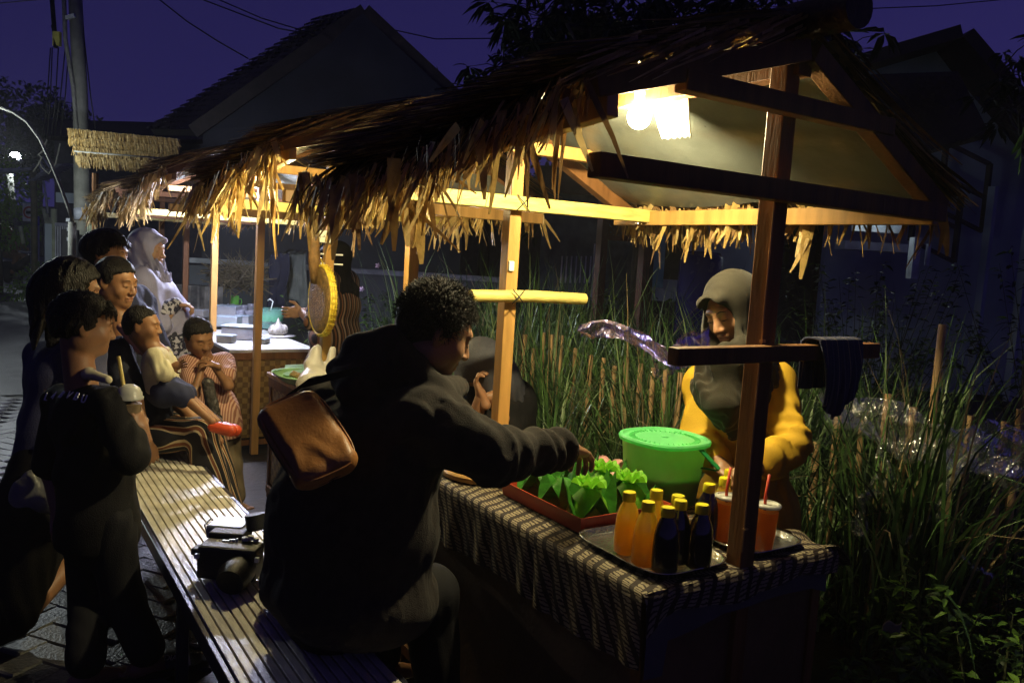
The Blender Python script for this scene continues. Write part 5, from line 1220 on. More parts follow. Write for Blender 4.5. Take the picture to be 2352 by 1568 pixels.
# --- hijab woman in lavender
root, J, hc, HF, bs = human('woman in lavender headscarf and blouse with batik skirt standing at the third stall', dict(
    pel=(368, 800, 5.05), che=(350, 690, 5.0), shL=(350, 645, 5.15), shR=(325, 648, 4.85), elL=(385, 735, 5.1), wrL=(412, 700, 5.1), elR=(365, 745, 4.78), wrR=(402, 700, 4.9),
    knL=(370, 920, 5.1), knR=(365, 920, 5.0), anL=(.95, 5.3, .08), anR=(.9, 5.1, .08)), (340, 573, 5.0), camdir(.97, -.10, .10), s=1.0, hs=1.0, fat=1.1, skin_=skin_light,
    hands=[dict(w=(402, 700, 4.9), d=camdir(.6, .0, -.2), n=V(0, 0, -1), curl=.9, s=.95)])
garment(root, 'blouse', lav_m, lambda S: (torso(S, J, .035, 1.02, 1.2), S.ell((J['pel'] + J['che']) / 2 + V(.06, 0, 0), (.17, .17, .2), k=.05), S.cap(J['shL'], J['elL'], .07, .062, k=.04), S.cap(J['shR'], J['elR'], .075, .065, k=.04)), .009, wrinkle(.011, 44, (.5, 0, 1), 24, .7))
garment(root, 'sleeves', batik_m, lambda S: (S.cap(J['elR'] * .8 + J['shR'] * .2, J['wrR'], .066, .045, k=.03)), .009)
garment(root, 'batik_skirt', batik_m, lambda S: (S.cap(J['pel'] + V(0, 0, .06), V(.95, 5.2, .12), .19, .17, k=.05)), .012, wrinkle(.012, 40, (0, 0, 1), 25))
hijab(root, 'headscarf', lav_m, hc, HF, 1.02, [(hc + V(0, 0, -.08), J['che'] + V(-.02, 0, .10), .09, .13), (J['shR'], J['shL'], .085, .085)], .006, (.012, 105), 9, peak=.02, opening=(.058, .088))
base_at(root, bs)
# --- small boy
root, J, hc, HF, bs = human('small boy in a pink striped shirt with folded hands under his chin', dict(
    pel=(500, 985, 4.55), che=(478, 880, 4.5), shR=(432, 838, 4.45), shL=(515, 832, 4.6), elR=(446, 905, 4.28), wrR=(462, 852, 4.32), elL=(524, 885, 4.40), wrL=(490, 838, 4.33),
    knL=(530, 1065, 4.6), knR=(495, 1060, 4.5), anL=(541, 1140, 4.62), anR=(505, 1145, 4.5)), (457, 775, 4.45), camdir(.66, -.42, .55), up=camdir(-.1, 1, .1), s=.66, hs=.90, child=True, fat=1.05,
    hands=[dict(w=(462, 850, 4.32), d=camdir(.3, 1, 0), n=camdir(.3, 0, -1), curl=.9, s=.66), dict(w=(490, 838, 4.33), d=camdir(-1, .35, 0), n=camdir(0, -1, 0), curl=.7, s=.66)], feet=[((541, 1146, 4.62), (.7, -.6, 0), .65), ((505, 1150, 4.5), (.6, -.7, 0), .65)])
def ks(S):
    torso(S, J, .022, .68, 1.1); S.cap(J['pel'] + V(0, 0, .1), J['pel'] + V(0, 0, -.01), .118, .125, k=.05)
    for q in 'LR': S.cap(J['sh' + q], J['sh' + q] * .45 + J['el' + q] * .55, .055, .058, k=.03)
    S.cut(J['pel'] + V(0, 0, -.04), (0, 0, -1))
garment(root, 'striped_shirt', pinkstripe_m, ks, .0065, wrinkle(.006, 50, (0, 0, 1), 26, .8))
garment(root, 'trousers', khaki_m, lambda S: [(S.cap(J['hp' + q], J['kn' + q], .068, .062, k=.03), S.cap(J['kn' + q], J['an' + q] + V(0, 0, .01), .060, .055, k=.03)) for q in 'LR'], .008, wrinkle(.009, 60, (0, 0, 1), 27, .8))
hair_cap(root, hc, HF, .90, .004, .007, low=-.07, seed=28, wave=.002, tufts=900, tl=.011)
face_bits(root, hc, HF, .90, child=True); base_at(root, bs)
t = thing('snack_pouch', 'long dark crinkled snack pouch held against the small boy\'s chest', 'pouch')
S = Sdf(); S.cap(T(478, 880, 4.25), T(492, 960, 4.30), .030, .036, k=.02); sobj(S, 'pouch', M('dark_foil', (.06, .055, .05), rough=.25, var=.8, scale=30, bump=.8, bscale=60), t, .006, wrinkle(.008, 90, (0, 0, 1), 29)); base_at(t, T(492, 980, 4.3))
# --- vendor at the third stall, behind the basket
root, J, hc, HF, bs = human('vendor in black headscarf and brown striped top partly hidden behind the round basket', dict(
    pel=(765, 850, 5.5), che=(770, 700, 5.5), shL=(745, 645, 5.35), shR=(795, 650, 5.65), elL=(720, 740, 5.2), wrL=(692, 716, 5.3), elR=(800, 760, 5.6), wrR=(760, 780, 5.4), knL=(765, 950, 5.5), knR=(775, 950, 5.6), anL=(2.4, 5.2, .08), anR=(2.5, 5.3, .08)),
    (768, 598, 5.45), camdir(-.9, -.2, .2), s=1.0, hs=1.0, fat=1.1, skin_=skin_light, hands=[dict(w=(692, 716, 5.3), d=camdir(-1, -.05, 0), n=camdir(0, 0, 1), curl=.8, s=1.0)])
garment(root, 'knit_top', brownstripe_m, lambda S: (torso(S, J, .035, 1.02, 1.2), S.cap(J['pel'], V(2.45, 5.3, .3), .2, .2, k=.05), S.cap(J['shL'], J['elL'], .075, .06, k=.03), S.cap(J['shR'], J['elR'], .08, .07, k=.03)), .011, wrinkle(.008, 40, (0, 0, 1), 30))
hijab(root, 'headscarf', black_cloth, hc, HF, 1.02, [(hc + V(0, 0, -.08), J['che'] + V(0, 0, .10), .09, .15)], .010, (.007, 50), 10)
base_at(root, bs)
# --- dark hooded woman sitting behind the yellow post
root, J, hc, HF, bs = human('person in black headscarf bending low behind the yellow post', dict(
    pel=(1150, 1060, 3.6), che=(1135, 945, 3.5), shL=(1100, 925, 3.42), shR=(1180, 930, 3.62), elL=(1085, 985, 3.35), wrL=(1105, 912, 3.28), elR=(1170, 990, 3.4), wrR=(1130, 910, 3.3), knL=(2.0, 2.9, .45), knR=(2.05, 3.1, .45), anL=(1.98, 2.9, .08), anR=(2.0, 3.1, .08)),
    (1112, 850, 3.4), camdir(-.4, -.85, .3), up=camdir(-.8, .5, .1), s=.95, hs=1.0, hands=[dict(w=(1108, 914, 3.28), d=camdir(-.4, 1, 0), n=camdir(1, 0, 0), curl=.9, s=.9)])
garment(root, 'dark_top', black_cloth, lambda S: (torso(S, J, .04, 1.0, 1.15), S.cap(J['shL'], J['elL'], .07, .06, k=.03), S.cap(J['shR'], J['elR'], .07, .06, k=.03), S.cap(J['pel'], V(2.2, 3.1, .3), .2, .2, k=.05)), .011, wrinkle(.008, 40, (0, 0, 1), 31))
hijab(root, 'headscarf', M('charcoal_scarf', (.045, .045, .055), rough=.6, var=.2, bump=.3, bscale=200), hc, HF, 1.05, [(hc, J['che'] + V(0, 0, .08), .10, .14)], .009, (.008, 50), 11)
base_at(root, bs)
# ------------------------------------------------------------------ things on the bench and in hands
t = thing('white_plastic_bag', 'white plastic carrier bag hanging from the hand of the long haired girl', 'plastic bag')
bag_film = M('milky_film', (.30, .30, .28), rough=.35, var=.3, scale=9, bump=.8, bscale=30, alpha=.62)
S = Sdf(); S.ell(T(82, 1138, 3.02), V(.085, .06, .085), k=.03); S.cap(T(95, 1075, 3.02), T(85, 1110, 3.02), .020, .05, k=.04); S.cap(T(115, 1085, 3.02), T(110, 1150, 3.0), .03, .05, k=.03); sobj(S, 'bag_film', bag_film, t, .006, wrinkle(.010, 50, (0, 0, 1), 41, .7)); base_at(t, T(85, 1190, 3.02))
# cameras on the bench
cam_b = M('camera_black', (.012, .012, .013), rough=.38, var=.3, bump=.3, bscale=300)
cy, cx = 2.62, .765
cm = thing('film_camera', 'boxy black camera with pale dials lying on the bench by the man', 'camera'); cR = np.array([camdir(1, .06, 0) * V(1, 1, 0), V(0, 0, 1), V(0, 0, 1)]).T
ux = nrm(camdir(1, 0, .05) * V(1, 1, 0)); uy = np.cross(V(0, 0, 1), ux); CR = np.array([ux, uy, V(0, 0, 1)]).T
def cbox(m, px, py, d, size): m.box(at(px, py, d=d), size, CR)
part(lambda m: cbox(m, 530, 1285, 2.52, (.185, .085, .105)), 'camera_body', cam_b, cm, bevel=.010)
part(lambda m: cbox(m, 528, 1212, 2.66, (.120, .10, .045)), 'flat_hood', M('slate_blue_lid', (.20, .23, .27), rough=.35, bump=.1), cm, bevel=.006)
part(lambda m: cbox(m, 530, 1232, 2.60, (.115, .08, .05)), 'prism_housing', cam_b, cm, bevel=.006)
c0 = at(540, 1320, d=2.44); part(lambda m: m.tube([c0 + uy * .05, c0 - uy * .01, c0 - uy * .04 - V(0, 0, .008)], [.047, .050, .042], 28), 'lens', cam_b, cm, smooth=True, auto=.6)
part(lambda m: m.tube([at(585, 1180, d=2.62), at(590, 1215, d=2.62)], [.032, .032], 20), 'lens_cap', cam_b, cm, smooth=True, auto=.6)
for k in range(12):
    px = 492 + k * 7.5 + (k > 7) * 6; part(lambda m: cbox(m, px, 1246 - k * .9, 2.53, (.006 + .004 * (k % 3 == 0), .006, .007 + .004 * (k % 2))), 'dial_mark', M('silver_paint', (.75, .75, .72), rough=.3, bump=.1), cm)
for (px, py) in ((562, 1240), (576, 1236), (588, 1242)):
    c1 = at(px, py, d=2.54); part(lambda m: m.lathe(c1, [(.009, 0), (.009, .010), (.003, .011)], 14), 'dial', MATS['silver_paint'], cm)
part(lambda m: cbox(m, 462, 1262, 2.60, (.05, .05, .022)), 'grip', cam_b, cm, bevel=.006)
part(lambda m: m.tube([at(478, 1232, d=2.62), at(470, 1205, d=2.66), at(485, 1190, d=2.68)], .003, 6), 'strap', cam_b, cm, smooth=True)
for (px, py) in ((452, 1276), (590, 1285)): part(lambda m: cbox(m, px, py, 2.47, (.012, .012, .014)), 'strap_lug', M('silver_paint', (.75, .75, .72)), cm)
base_at(cm, V(at(530, 1340, d=2.5)[0], at(530, 1340, d=2.5)[1], .45))

# ------------------------------------------------------------------ second and third stall goods
gt_m = M('green_leaf_liner', (.14, .30, .08), rough=.4, var=.2, bump=.2)
t = thing('green_food_tray', 'green rimmed tray lined with banana leaf on the dark second table', 'tray')
tc_ = at(700, 868, z=.765)
part(lambda m: m.lathe(tc_ + V(.0, -.12, 0), [(.15, 0), (.20, .045), (.205, .048), (.15, .008), (0, .006)], 32, sq=3), 'tray_dish', M('pale_green_plastic', (.30, .52, .28), rough=.35, bump=.1), t, smooth=True)
part(lambda m: m.add([at(655, 838, d=4.6), at(745, 835, d=4.65), at(760, 870, d=4.5), at(650, 862, d=4.45)], [(0, 1, 2, 3)]), 'leaf_liner', gt_m, t, solid=.003)
for k in range(14): a = at(668 + k * 6, 862 + k * 2.2, z=.80); part(lambda m: m.tube([a, a + V(.02, .02, .015), a + V(.045, .01, 0)], .010, 7), 'fried_snack', M('fried_snack', (.20, .13, .04), bump=.5), t, smooth=True)
base_at(t, tc_ + V(0, -.12, 0))
t = thing('white_carrier_bag', 'white plastic carrier bag with raised handles beside the green tray', 'plastic bag')
def wb(S):
    S.cap(at(722, 850, d=4.1), at(715, 885, d=4.0), .045, .075, k=.04); S.cap(at(738, 870, d=4.1), at(752, 880, d=4.0), .05, .06, k=.04)
    S.cap(at(730, 790, d=4.15), at(718, 835, d=4.1), .012, .045, k=.03); S.cap(at(765, 802, d=4.15), at(756, 858, d=4.1), .014, .03, k=.03)
S = Sdf(); wb(S); sobj(S, 'bag_film', M('white_film', (.55, .52, .45), rough=.35, var=.15, scale=9, bump=.6, bscale=40, transl=.35), t, .007, wrinkle(.010, 50, (0, 0, 1), 43, .7)); base_at(t, at(730, 895, z=.76))
t = thing('notepad', 'pale lilac pad at the corner of the dark second table', 'pad'); a = at(632, 862, z=.757); part(lambda m: m.box(a + V(.04, -.05, .006), (.09, .16, .012)), 'pad', M('lilac_card', (.45, .42, .62), bump=.1), t, bevel=.002); base_at(t, a)
t = thing('lidded_basket', 'low round basket with a shiny foil lid behind the man\'s hood', 'basket'); a = at(850, 800, z=.757)
part(lambda m: m.lathe(a, [(.13, 0), (.15, .05), (.155, .075), (.15, .08)], 32), 'basket_side', wood_r, t, smooth=True)
part(lambda m: m.lathe(a + V(0, 0, .078), [(.14, 0), (.142, .006), (.02, .012)], 32), 'foil_lid', M('dull_foil', (.45, .45, .50), rough=.35, metal=.7, bump=.4), t, smooth=True); base_at(t, a)
# third stall: boxes, cups, jugs
clear2 = M('clear_box_plastic', (.62, .66, .72), rough=.2, var=.15, bump=.3, alpha=.55, spec=.8)
food_m = [M('rice_food', (.55, .50, .36), bump=.6, scale=40), M('veg_food', (.10, .28, .12), bump=.6, scale=40), M('brown_food', (.30, .17, .07), bump=.6, scale=40), M('yellow_food', (.60, .45, .08), bump=.8, scale=40, var=.5)]
def fbox(px, py, w, dpt, h_, fm, lab, z=.743, lid=True):
    t = thing('food_box', lab, 'food box', 'clear food boxes on the third table'); a = at(px, py, z=z); Rz = CR
    part(lambda m: m.box(a + V(0, 0, h_ * .40), (w * .92, dpt * .92, h_ * .7), Rz), 'food', food_m[fm], t, bevel=.006)
    part(lambda m: m.box(a + V(0, 0, h_ / 2), (w, dpt, h_), Rz), 'box_wall', clear2, t, bevel=.006)
    if lid: part(lambda m: m.box(a + V(0, 0, h_ + .004), (w * 1.04, dpt * 1.04, .009), Rz), 'lid', M('frosted_blue_lid', (.50, .62, .72), rough=.3, bump=.1), t, bevel=.003)
    base_at(t, a)
fbox(555, 778, .26, .18, .10, 2, 'largest food box, at the near edge of the third table left of the dark post')
fbox(525, 750, .20, .14, .09, 1, 'green filled food box right behind the small boy\'s head')
fbox(523, 733, .21, .14, .13, 0, 'taller food box stacked with rice, second row behind the small boy\'s head')
fbox(560, 745, .13, .12, .08, 0, 'small food box in the middle of the third table')
fbox(455, 728, .16, .14, .08, 3, 'food box of yellow crackers nearest the lavender woman\'s hand', lid=False)
fbox(600, 788, .10, .12, .035, 0, 'flat pale box at the front edge of the third table, right of the dark post')
fbox(520, 786, .12, .10, .05, 0, 'small white food box at the near left corner of the third table')
for (px, py, lab) in ((530, 718, 'clear cup left of the green mug'), (545, 722, 'clear cup in front of the green mug'), (560, 722, 'clear cup just right of the green mug'), (572, 735, 'clear bowl cup beside the dark post'), (577, 718, 'clear tumbler against the dark post'), (552, 735, 'clear cup in front of the row of cups')):
    t = thing('clear_cup', lab, 'cup', 'clear cups on the third table'); a = at(px, py, z=.745); part(lambda m: m.lathe(a, [(.028, 0), (.042, .095), (.040, .097), (.026, .006), (0, .006)], 18), 'cup_wall', M('cup_plastic', (.60, .63, .75), rough=.15, alpha=.6, bump=.1), t, smooth=True)
    part(lambda m: m.lathe(a + V(0, 0, .004), [(.026, 0), (.035, .06), (0, .062)], 14), 'filling', food_m[0], t, smooth=True); base_at(t, a)
t = thing('green_mug', 'lime green plastic mug upside down among the clear cups', 'mug'); a = at(539, 706, z=.80)
lime = M('lime_plastic', (.25, .75, .12), rough=.35, bump=.05, transl=.3)
part(lambda m: m.lathe(a, [(.044, 0), (.046, .004), (.043, .125), (.038, .128), (0, .126)], 28), 'mug_body', lime, t, smooth=True, auto=.8)
part(lambda m: m.tube([a + ux * .042 + V(0, 0, .10), a + ux * .070 + V(0, 0, .092), a + ux * .074 + V(0, 0, .06), a + ux * .066 + V(0, 0, .035), a + ux * .043 + V(0, 0, .028)], .0065, 8), 'handle', lime, t, smooth=True)
part(lambda m: m.box(a - V(0, 0, .03), (.10, .10, .058)), 'stand', clear2, t); base_at(t, a - V(0, 0, .055))
t = thing('green_drink_tub', 'clear tub of green drink right of the dark post on the third table', 'tub'); a = at(618, 752, z=.743)
part(lambda m: m.lathe(a, [(.11, 0), (.125, .06), (.12, .062)], 32), 'layer_grey', M('grey_syrup', (.14, .14, .16), rough=.3, bump=.1), t, smooth=True, auto=.8)
part(lambda m: m.lathe(a + V(0, 0, .063), [(.118, 0), (.128, .05), (.12, .052)], 32), 'layer_green', M('green_drink', (.10, .55, .16), rough=.3, bump=.1), t, smooth=True, auto=.8)
part(lambda m: m.lathe(a, [(.115, 0), (.14, .16), (.148, .165), (.147, .172), (.135, .172)], 32), 'tub_wall', M('teal_clear_plastic', (.25, .55, .45), rough=.2, alpha=.5, bump=.1), t, smooth=True, auto=.8)
part(lambda m: (m.tube([a + V(0, 0, .12), a + ux * .03 + V(0, 0, .24), a + ux * .00 + V(0, 0, .26), a - ux * .02 + V(0, 0, .245)], .005, 6)), 'ladle', white_plastic, t, smooth=True); base_at(t, a)
t = thing('snack_bag', 'tied clear bag of brown snacks on the near corner of the third table', 'snack bag'); a = at(638, 770, z=.75)
S = Sdf(); S.ell(a + V(0, 0, .045), (.085, .07, .048), k=.02); S.cap(a + V(0, 0, .06), a + V(0, 0, .14), .045, .006, k=.03); sobj(S, 'bag_film', M('snack_film', (.42, .40, .36), rough=.25, var=.7, scale=24, bump=.8, bscale=60), t, .005, wrinkle(.008, 110, (0, 0, 1), 44, .8))
part(lambda m: m.lathe(a, [(.0, -.004), (.14, -.004), (.15, .004), (0, .002)], 28), 'paper_plate', white_plastic, t, smooth=True); base_at(t, a)
t = thing('purple_basket', 'purple plastic basket of yellow snacks before the lavender woman', 'basket'); a = at(470, 720, z=.75)
part(lambda m: m.lathe(a, [(.13, 0), (.16, .07), (.165, .072), (.125, .006)], 28), 'basket_side', M('purple_plastic', (.22, .12, .62), rough=.4, bump=.2), t, smooth=True)
for k in range(22):
    q = a + V(random.gauss(0, .06), random.gauss(0, .06), .075 + random.random() * .02); part(lambda m: m.lathe(q, [(.004, -.01), (.022, 0), (.004, .014)], 7), 'snack_piece', food_m[3] if k % 3 else food_m[0], t)
base_at(t, a)

# ------------------------------------------------------------------ planting: lemongrass, stake fence, shrubs
grass_m = [M('lemongrass', (.11, .22, .06), rough=.38, var=.35, scale=9, bump=.1, transl=.25), M('lemongrass_pale', (.26, .37, .17), rough=.35, var=.3, scale=9, bump=.1, transl=.25), M('lemongrass_dark', (.025, .055, .022), rough=.45, var=.3, scale=9, bump=.1, transl=.2), M('dead_blade', (.30, .23, .11), rough=.6, var=.3, scale=9, bump=.1, transl=.15)]
gb_ = [MB(), MB(), MB(), MB()]; rg = random.Random(21)
def blade(m, p, az, lean, L, w, n=8):
    d = nrm(V(math.cos(az) * lean, math.sin(az) * lean, 1)); h_ = V(math.cos(az), math.sin(az), 0); q = V(p); pts = []; ws = []; droop = rg.uniform(.10, .34)
    for i in range(n + 1):
        t_ = i / n; pts.append(q.copy()); ws.append(w * (1 - t_ ** 2.5) + .0006); q = q + d * L / n; d = nrm(d + h_ * droop * .45 * t_ + V(0, 0, -droop * (.25 + 1.4 * t_)))
    m.strip(pts, ws, nrm(V(-h_[1], h_[0], rg.uniform(-.4, .4))))
cl_ = []
for k in range(90): cl_.append((rg.uniform(2.55, 3.5), rg.uniform(2.35, 5.9), rg.uniform(.85, 1.25)))
for k in range(26): cl_.append((rg.uniform(2.9, 3.9), rg.uniform(1.60, 2.4), rg.uniform(.8, 1.2)))
for k in range(26): cl_.append((rg.uniform(2.30, 2.65), rg.uniform(2.3, 4.2), rg.uniform(.7, 1.0)))
for k in range(40): cl_.append((rg.uniform(3.5, 5.2), rg.uniform(3.0, 7.5), rg.uniform(.9, 1.3)))
for (x, y, L) in cl_:
    for b in range(34):
        a = rg.uniform(0, 2 * PI); m = gb_[rg.choices((0, 1, 2, 3), (6, 2.6, 5, 1.1))[0]]
        blade(m, (x + rg.gauss(0, .05), y + rg.gauss(0, .05), 0), a, abs(rg.gauss(0, .28)), L * rg.uniform(.75, 1.35), rg.uniform(.009, .019))
for q, mt_ in zip(gb_, grass_m): o = q.build('lemongrass', mt_, None); tag(o, kind='stuff', label='tall arching lemongrass massed behind the stake fence', cat='grass')
fn = thing('stake_fence', 'row of bare bamboo stakes standing in the tall lemongrass', 'fence')
left = [(1207, 768), (1226, 800), (1249, 764), (1267, 768), (1290, 770), (1322, 800), (1358, 815), (1387, 822), (1412, 840), (1440, 822), (1472, 835), (1501, 845), (1530, 850), (1563, 856)]
right = [(1876, 1015), (1927, 940), (1981, 960), (2041, 905), (2098, 935), (2165, 745), (2232, 955), (2309, 968), (2345, 940)]
dp = np.interp
for (px, py) in left + right:
    if px < 1700: d_ = 4.9 - (px - 1200) / 360 * 1.2
    else: d_ = 3.55 - (px - 1876) / 470 * .35
    a = at(px, py, d=d_); part(lambda m: m.tube([V(a[0] + random.gauss(0, .012), a[1] + random.gauss(0, .012), -.02), V(a[0] + random.gauss(0, .006), a[1], a[2] * .5), a], [.013, .0135, .012] if px < 1700 else [.018, .018, .0165], 8), 'stake', bamboo_p, fn, smooth=True, auto=.8)
def bar_(m, p, q, w): m.beam(p, q, .012, w)
part(lambda m: bar_(m, at(2060, 1010, d=3.5), at(2330, 1060, d=3.3), .03), 'rail', M('pale_batten', (.36, .33, .26), bump=.3), fn)
part(lambda m: bar_(m, at(2200, 1085, d=4.1), at(2400, 1135, d=3.9), .05), 'rail', MATS['pale_batten'], fn)
part(lambda m: bar_(m, at(2075, 1115, d=3.45), at(1990, 1125, d=3.5), .012), 'rail', bamboo_p, fn); base_at(fn, V(3.2, 3.0, 0))
violet_m = film_mat('violet_light_film', (.62, .55, 1.0), .10, .10, .25, 16)  # clear film; the violet light on it is put into its colour
film2 = film_mat('glinting_film', (1, 1, 1), .14, .045, .12, 40)
# crumpled clear film on the stakes and at the rail end
def film(name_, pts, w, label, seed, n=40, amp=.05, thing_=True, mat=film_m):
    rg2 = random.Random(seed); t = thing('plastic_sheet', label, 'plastic sheet', None); P_ = [V(p) for p in pts]
    def f(u, v):
        s_ = u * (len(P_) - 1); i = min(int(s_), len(P_) - 2); q = P_[i] * (1 - (s_ - i)) + P_[i + 1] * (s_ - i); dn = V(.12, -.15, -1) * w * v * (.6 + .7 * mnoise.noise((u * 4, seed, 0)) ** 2 + .25)
        return q + dn + V(*(mnoise.noise_vector((u * 4, v * 2, seed)))) * amp + V(*(mnoise.noise_vector((u * 13, v * 5, seed + 3)))) * amp * .16
    part(lambda m: m.grid(f, n, max(8, n // 3)), 'film', mat, t, smooth=True); base_at(t, P_[0]); return t
film('f', [at(1872, 880, d=3.3), at(1950, 905, d=3.3), at(2060, 935, d=3.2), at(2180, 960, d=3.1), at(2240, 985, d=3.1), at(2345, 975, d=3.1)], .22, 'crumpled clear plastic sheet stretched over the stakes right of the towel', 3, 120, .07, True, film2)
film('f', [at(2120, 1010, d=3.1), at(2220, 1020, d=3.1), at(2345, 1045, d=3.0)], .12, 'loose clear plastic strip sagging between the two rightmost stakes', 8, 60, .05, True, film2)
film('f', [at(1330, 742, d=2.35), at(1390, 735, d=2.25), at(1450, 752, d=2.1), at(1530, 798, d=1.85)], .05, 'clear plastic strip, violet light in its colour, blowing from the left end of the dark rail', 5, 50, .015, True, violet_m)
film('f', [at(1530, 800, d=1.86), at(1580, 770, d=2.0), at(1625, 745, d=2.15)], .07, 'clear plastic flap between the rail end and the vendor\'s chin', 6, 30, .02, True, violet_m)
film('f', [at(2000, 1085, d=3.2), at(1985, 1130, d=3.2), at(1965, 1185, d=3.2)], .09, 'shiny clear plastic bag scrap caught low on the stakes', 7, 40, .07, True, film2)
film('f', [at(1975, 905, d=3.25), at(2010, 990, d=3.2), at(2040, 1070, d=3.2)], .10, 'clear plastic flap hanging down the stake just right of the towel', 14, 40, .06, True, film2)
film('f', [at(2240, 990, d=3.05), at(2200, 1080, d=3.05), at(2150, 1150, d=3.05)], .08, 'long clear plastic tail hanging beside the rightmost stakes', 15, 40, .05, True, film2)
film('f', [at(2150, 1160, d=3.1), at(2110, 1195, d=3.1), at(2070, 1240, d=3.1)], .03, 'thin twisted plastic strand across the leaves below the stakes', 9, 30, .03)
film('f', [at(2205, 1270, d=3.0), at(2250, 1300, d=3.0), at(2290, 1322, d=3.0)], .025, 'short glinting plastic strand near the right edge', 10, 30, .02)
film('f', [at(1500, 800, d=1.9), at(1505, 830, d=1.9), at(1530, 850, d=1.88)], .05, 'pale knotted plastic end tied at the left end of the dark rail', 12, 20, .015)
# broad leaved shrubs
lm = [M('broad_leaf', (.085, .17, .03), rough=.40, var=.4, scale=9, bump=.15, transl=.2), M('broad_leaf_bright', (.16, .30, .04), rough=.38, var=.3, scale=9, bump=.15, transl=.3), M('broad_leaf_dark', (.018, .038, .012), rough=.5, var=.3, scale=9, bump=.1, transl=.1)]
stem_m = M('green_stem', (.05, .06, .02), rough=.6, bump=.2)
def shrub(c, r, h_, n, label, seed, ls=.055, dark=1.0):
    rg = random.Random(seed); t = thing('shrub', label, 'shrub', 'low leafy shrubs in the garden bed'); L_ = [MB(), MB(), MB()]; st = MB()
    for s_ in range(max(5, n // 28)):
        a = rg.uniform(0, 2 * PI); rr = r * rg.random() ** .5; top = V(c) + V(rr * math.cos(a), rr * math.sin(a), h_ * rg.uniform(.45, 1)); b = V(c) + V(rr * .35 * math.cos(a), rr * .35 * math.sin(a), 0)
        mid = (b + top) / 2 + V(rg.gauss(0, .04), rg.gauss(0, .04), .04); st.tube([b, mid, top], [.006, .004, .002], 5)
        for k in range(28):
            u_ = rg.random() ** .6; p = (b * (1 - u_) + mid * u_ if rg.random() < .4 else mid * (1 - u_) + top * u_); az = rg.uniform(0, 2 * PI); d = nrm(V(math.cos(az), math.sin(az), rg.uniform(-.35, .5)))
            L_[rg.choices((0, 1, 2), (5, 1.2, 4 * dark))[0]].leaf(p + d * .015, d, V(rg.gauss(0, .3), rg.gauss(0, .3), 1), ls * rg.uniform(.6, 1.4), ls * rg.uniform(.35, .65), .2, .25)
    st.build('stem', stem_m, t)
    for q, mt_ in zip(L_, lm): o = q.build('leaves', mt_, t); tag(o, kind='stuff')
    base_at(t, c); return t
sh_ = [((2.75, 1.15, 0), .34, .42, 420, 'low shrub just beyond the near table corner, under the hanging cloth fold'), ((3.05, 1.45, 0), .42, .55, 560, 'leafy shrub at the foot of the tall single stake'), ((3.35, 1.05, 0), .45, .62, 560, 'dense shrub under the two rightmost stakes'),
       ((2.55, .75, 0), .35, .30, 420, 'lowest shrub in the bottom right corner foreground'), ((3.0, .80, 0), .38, .42, 460, 'shrub at the right edge low in the photograph'), ((3.75, 1.5, 0), .45, .75, 480, 'shrub with upright leaves at the right edge behind the stakes'), ((2.45, 1.5, 0), .22, .30, 240, 'small sprouts behind the near table end')]
for i, a in enumerate(sh_): shrub(*a, seed=60 + i)
shrub(at(1985, 1500, z=0), .26, .30, 420, 'small shrub beyond the table end, low and left of the paper scrap', 67, .045)
shrub(at(2150, 1545, z=0), .30, .34, 480, 'small shrub just right of the paper scrap', 68, .05)
shrub(at(2310, 1490, z=0), .30, .40, 480, 'shrub under the rightmost stake at the frame edge', 69, .05)
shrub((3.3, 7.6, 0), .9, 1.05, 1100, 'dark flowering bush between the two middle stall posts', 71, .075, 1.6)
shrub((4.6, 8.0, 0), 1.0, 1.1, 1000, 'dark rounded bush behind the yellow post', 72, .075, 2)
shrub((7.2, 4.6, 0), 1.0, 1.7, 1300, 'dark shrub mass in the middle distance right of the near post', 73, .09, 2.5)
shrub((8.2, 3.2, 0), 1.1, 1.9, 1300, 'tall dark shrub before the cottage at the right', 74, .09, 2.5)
shrub((5.6, 6.6, 0), .8, 1.3, 900, 'yellowish bush in front of the turquoise house', 75, .10, 1.0)
shrub((2.1, 8.4, 0), .7, .7, 500, 'weedy bush behind the third stall table', 76, .06, 2)
t = thing('pink_flowers', 'tiny pale pink blossoms dotted over the dark bush', 'flowers')
for (px, py) in ((831, 664), (812, 737), (800, 636), (868, 610)):
    a = at(px, py, d=6.9); part(lambda m: [m.leaf(a, V(math.cos(k * 1.256), .2, math.sin(k * 1.256)), (0, -1, 0), .028, .022, .1) for k in range(5)], 'blossom', M('pink_petal', (.55, .40, .52), bump=0), t)
base_at(t, at(831, 664, d=6.9))
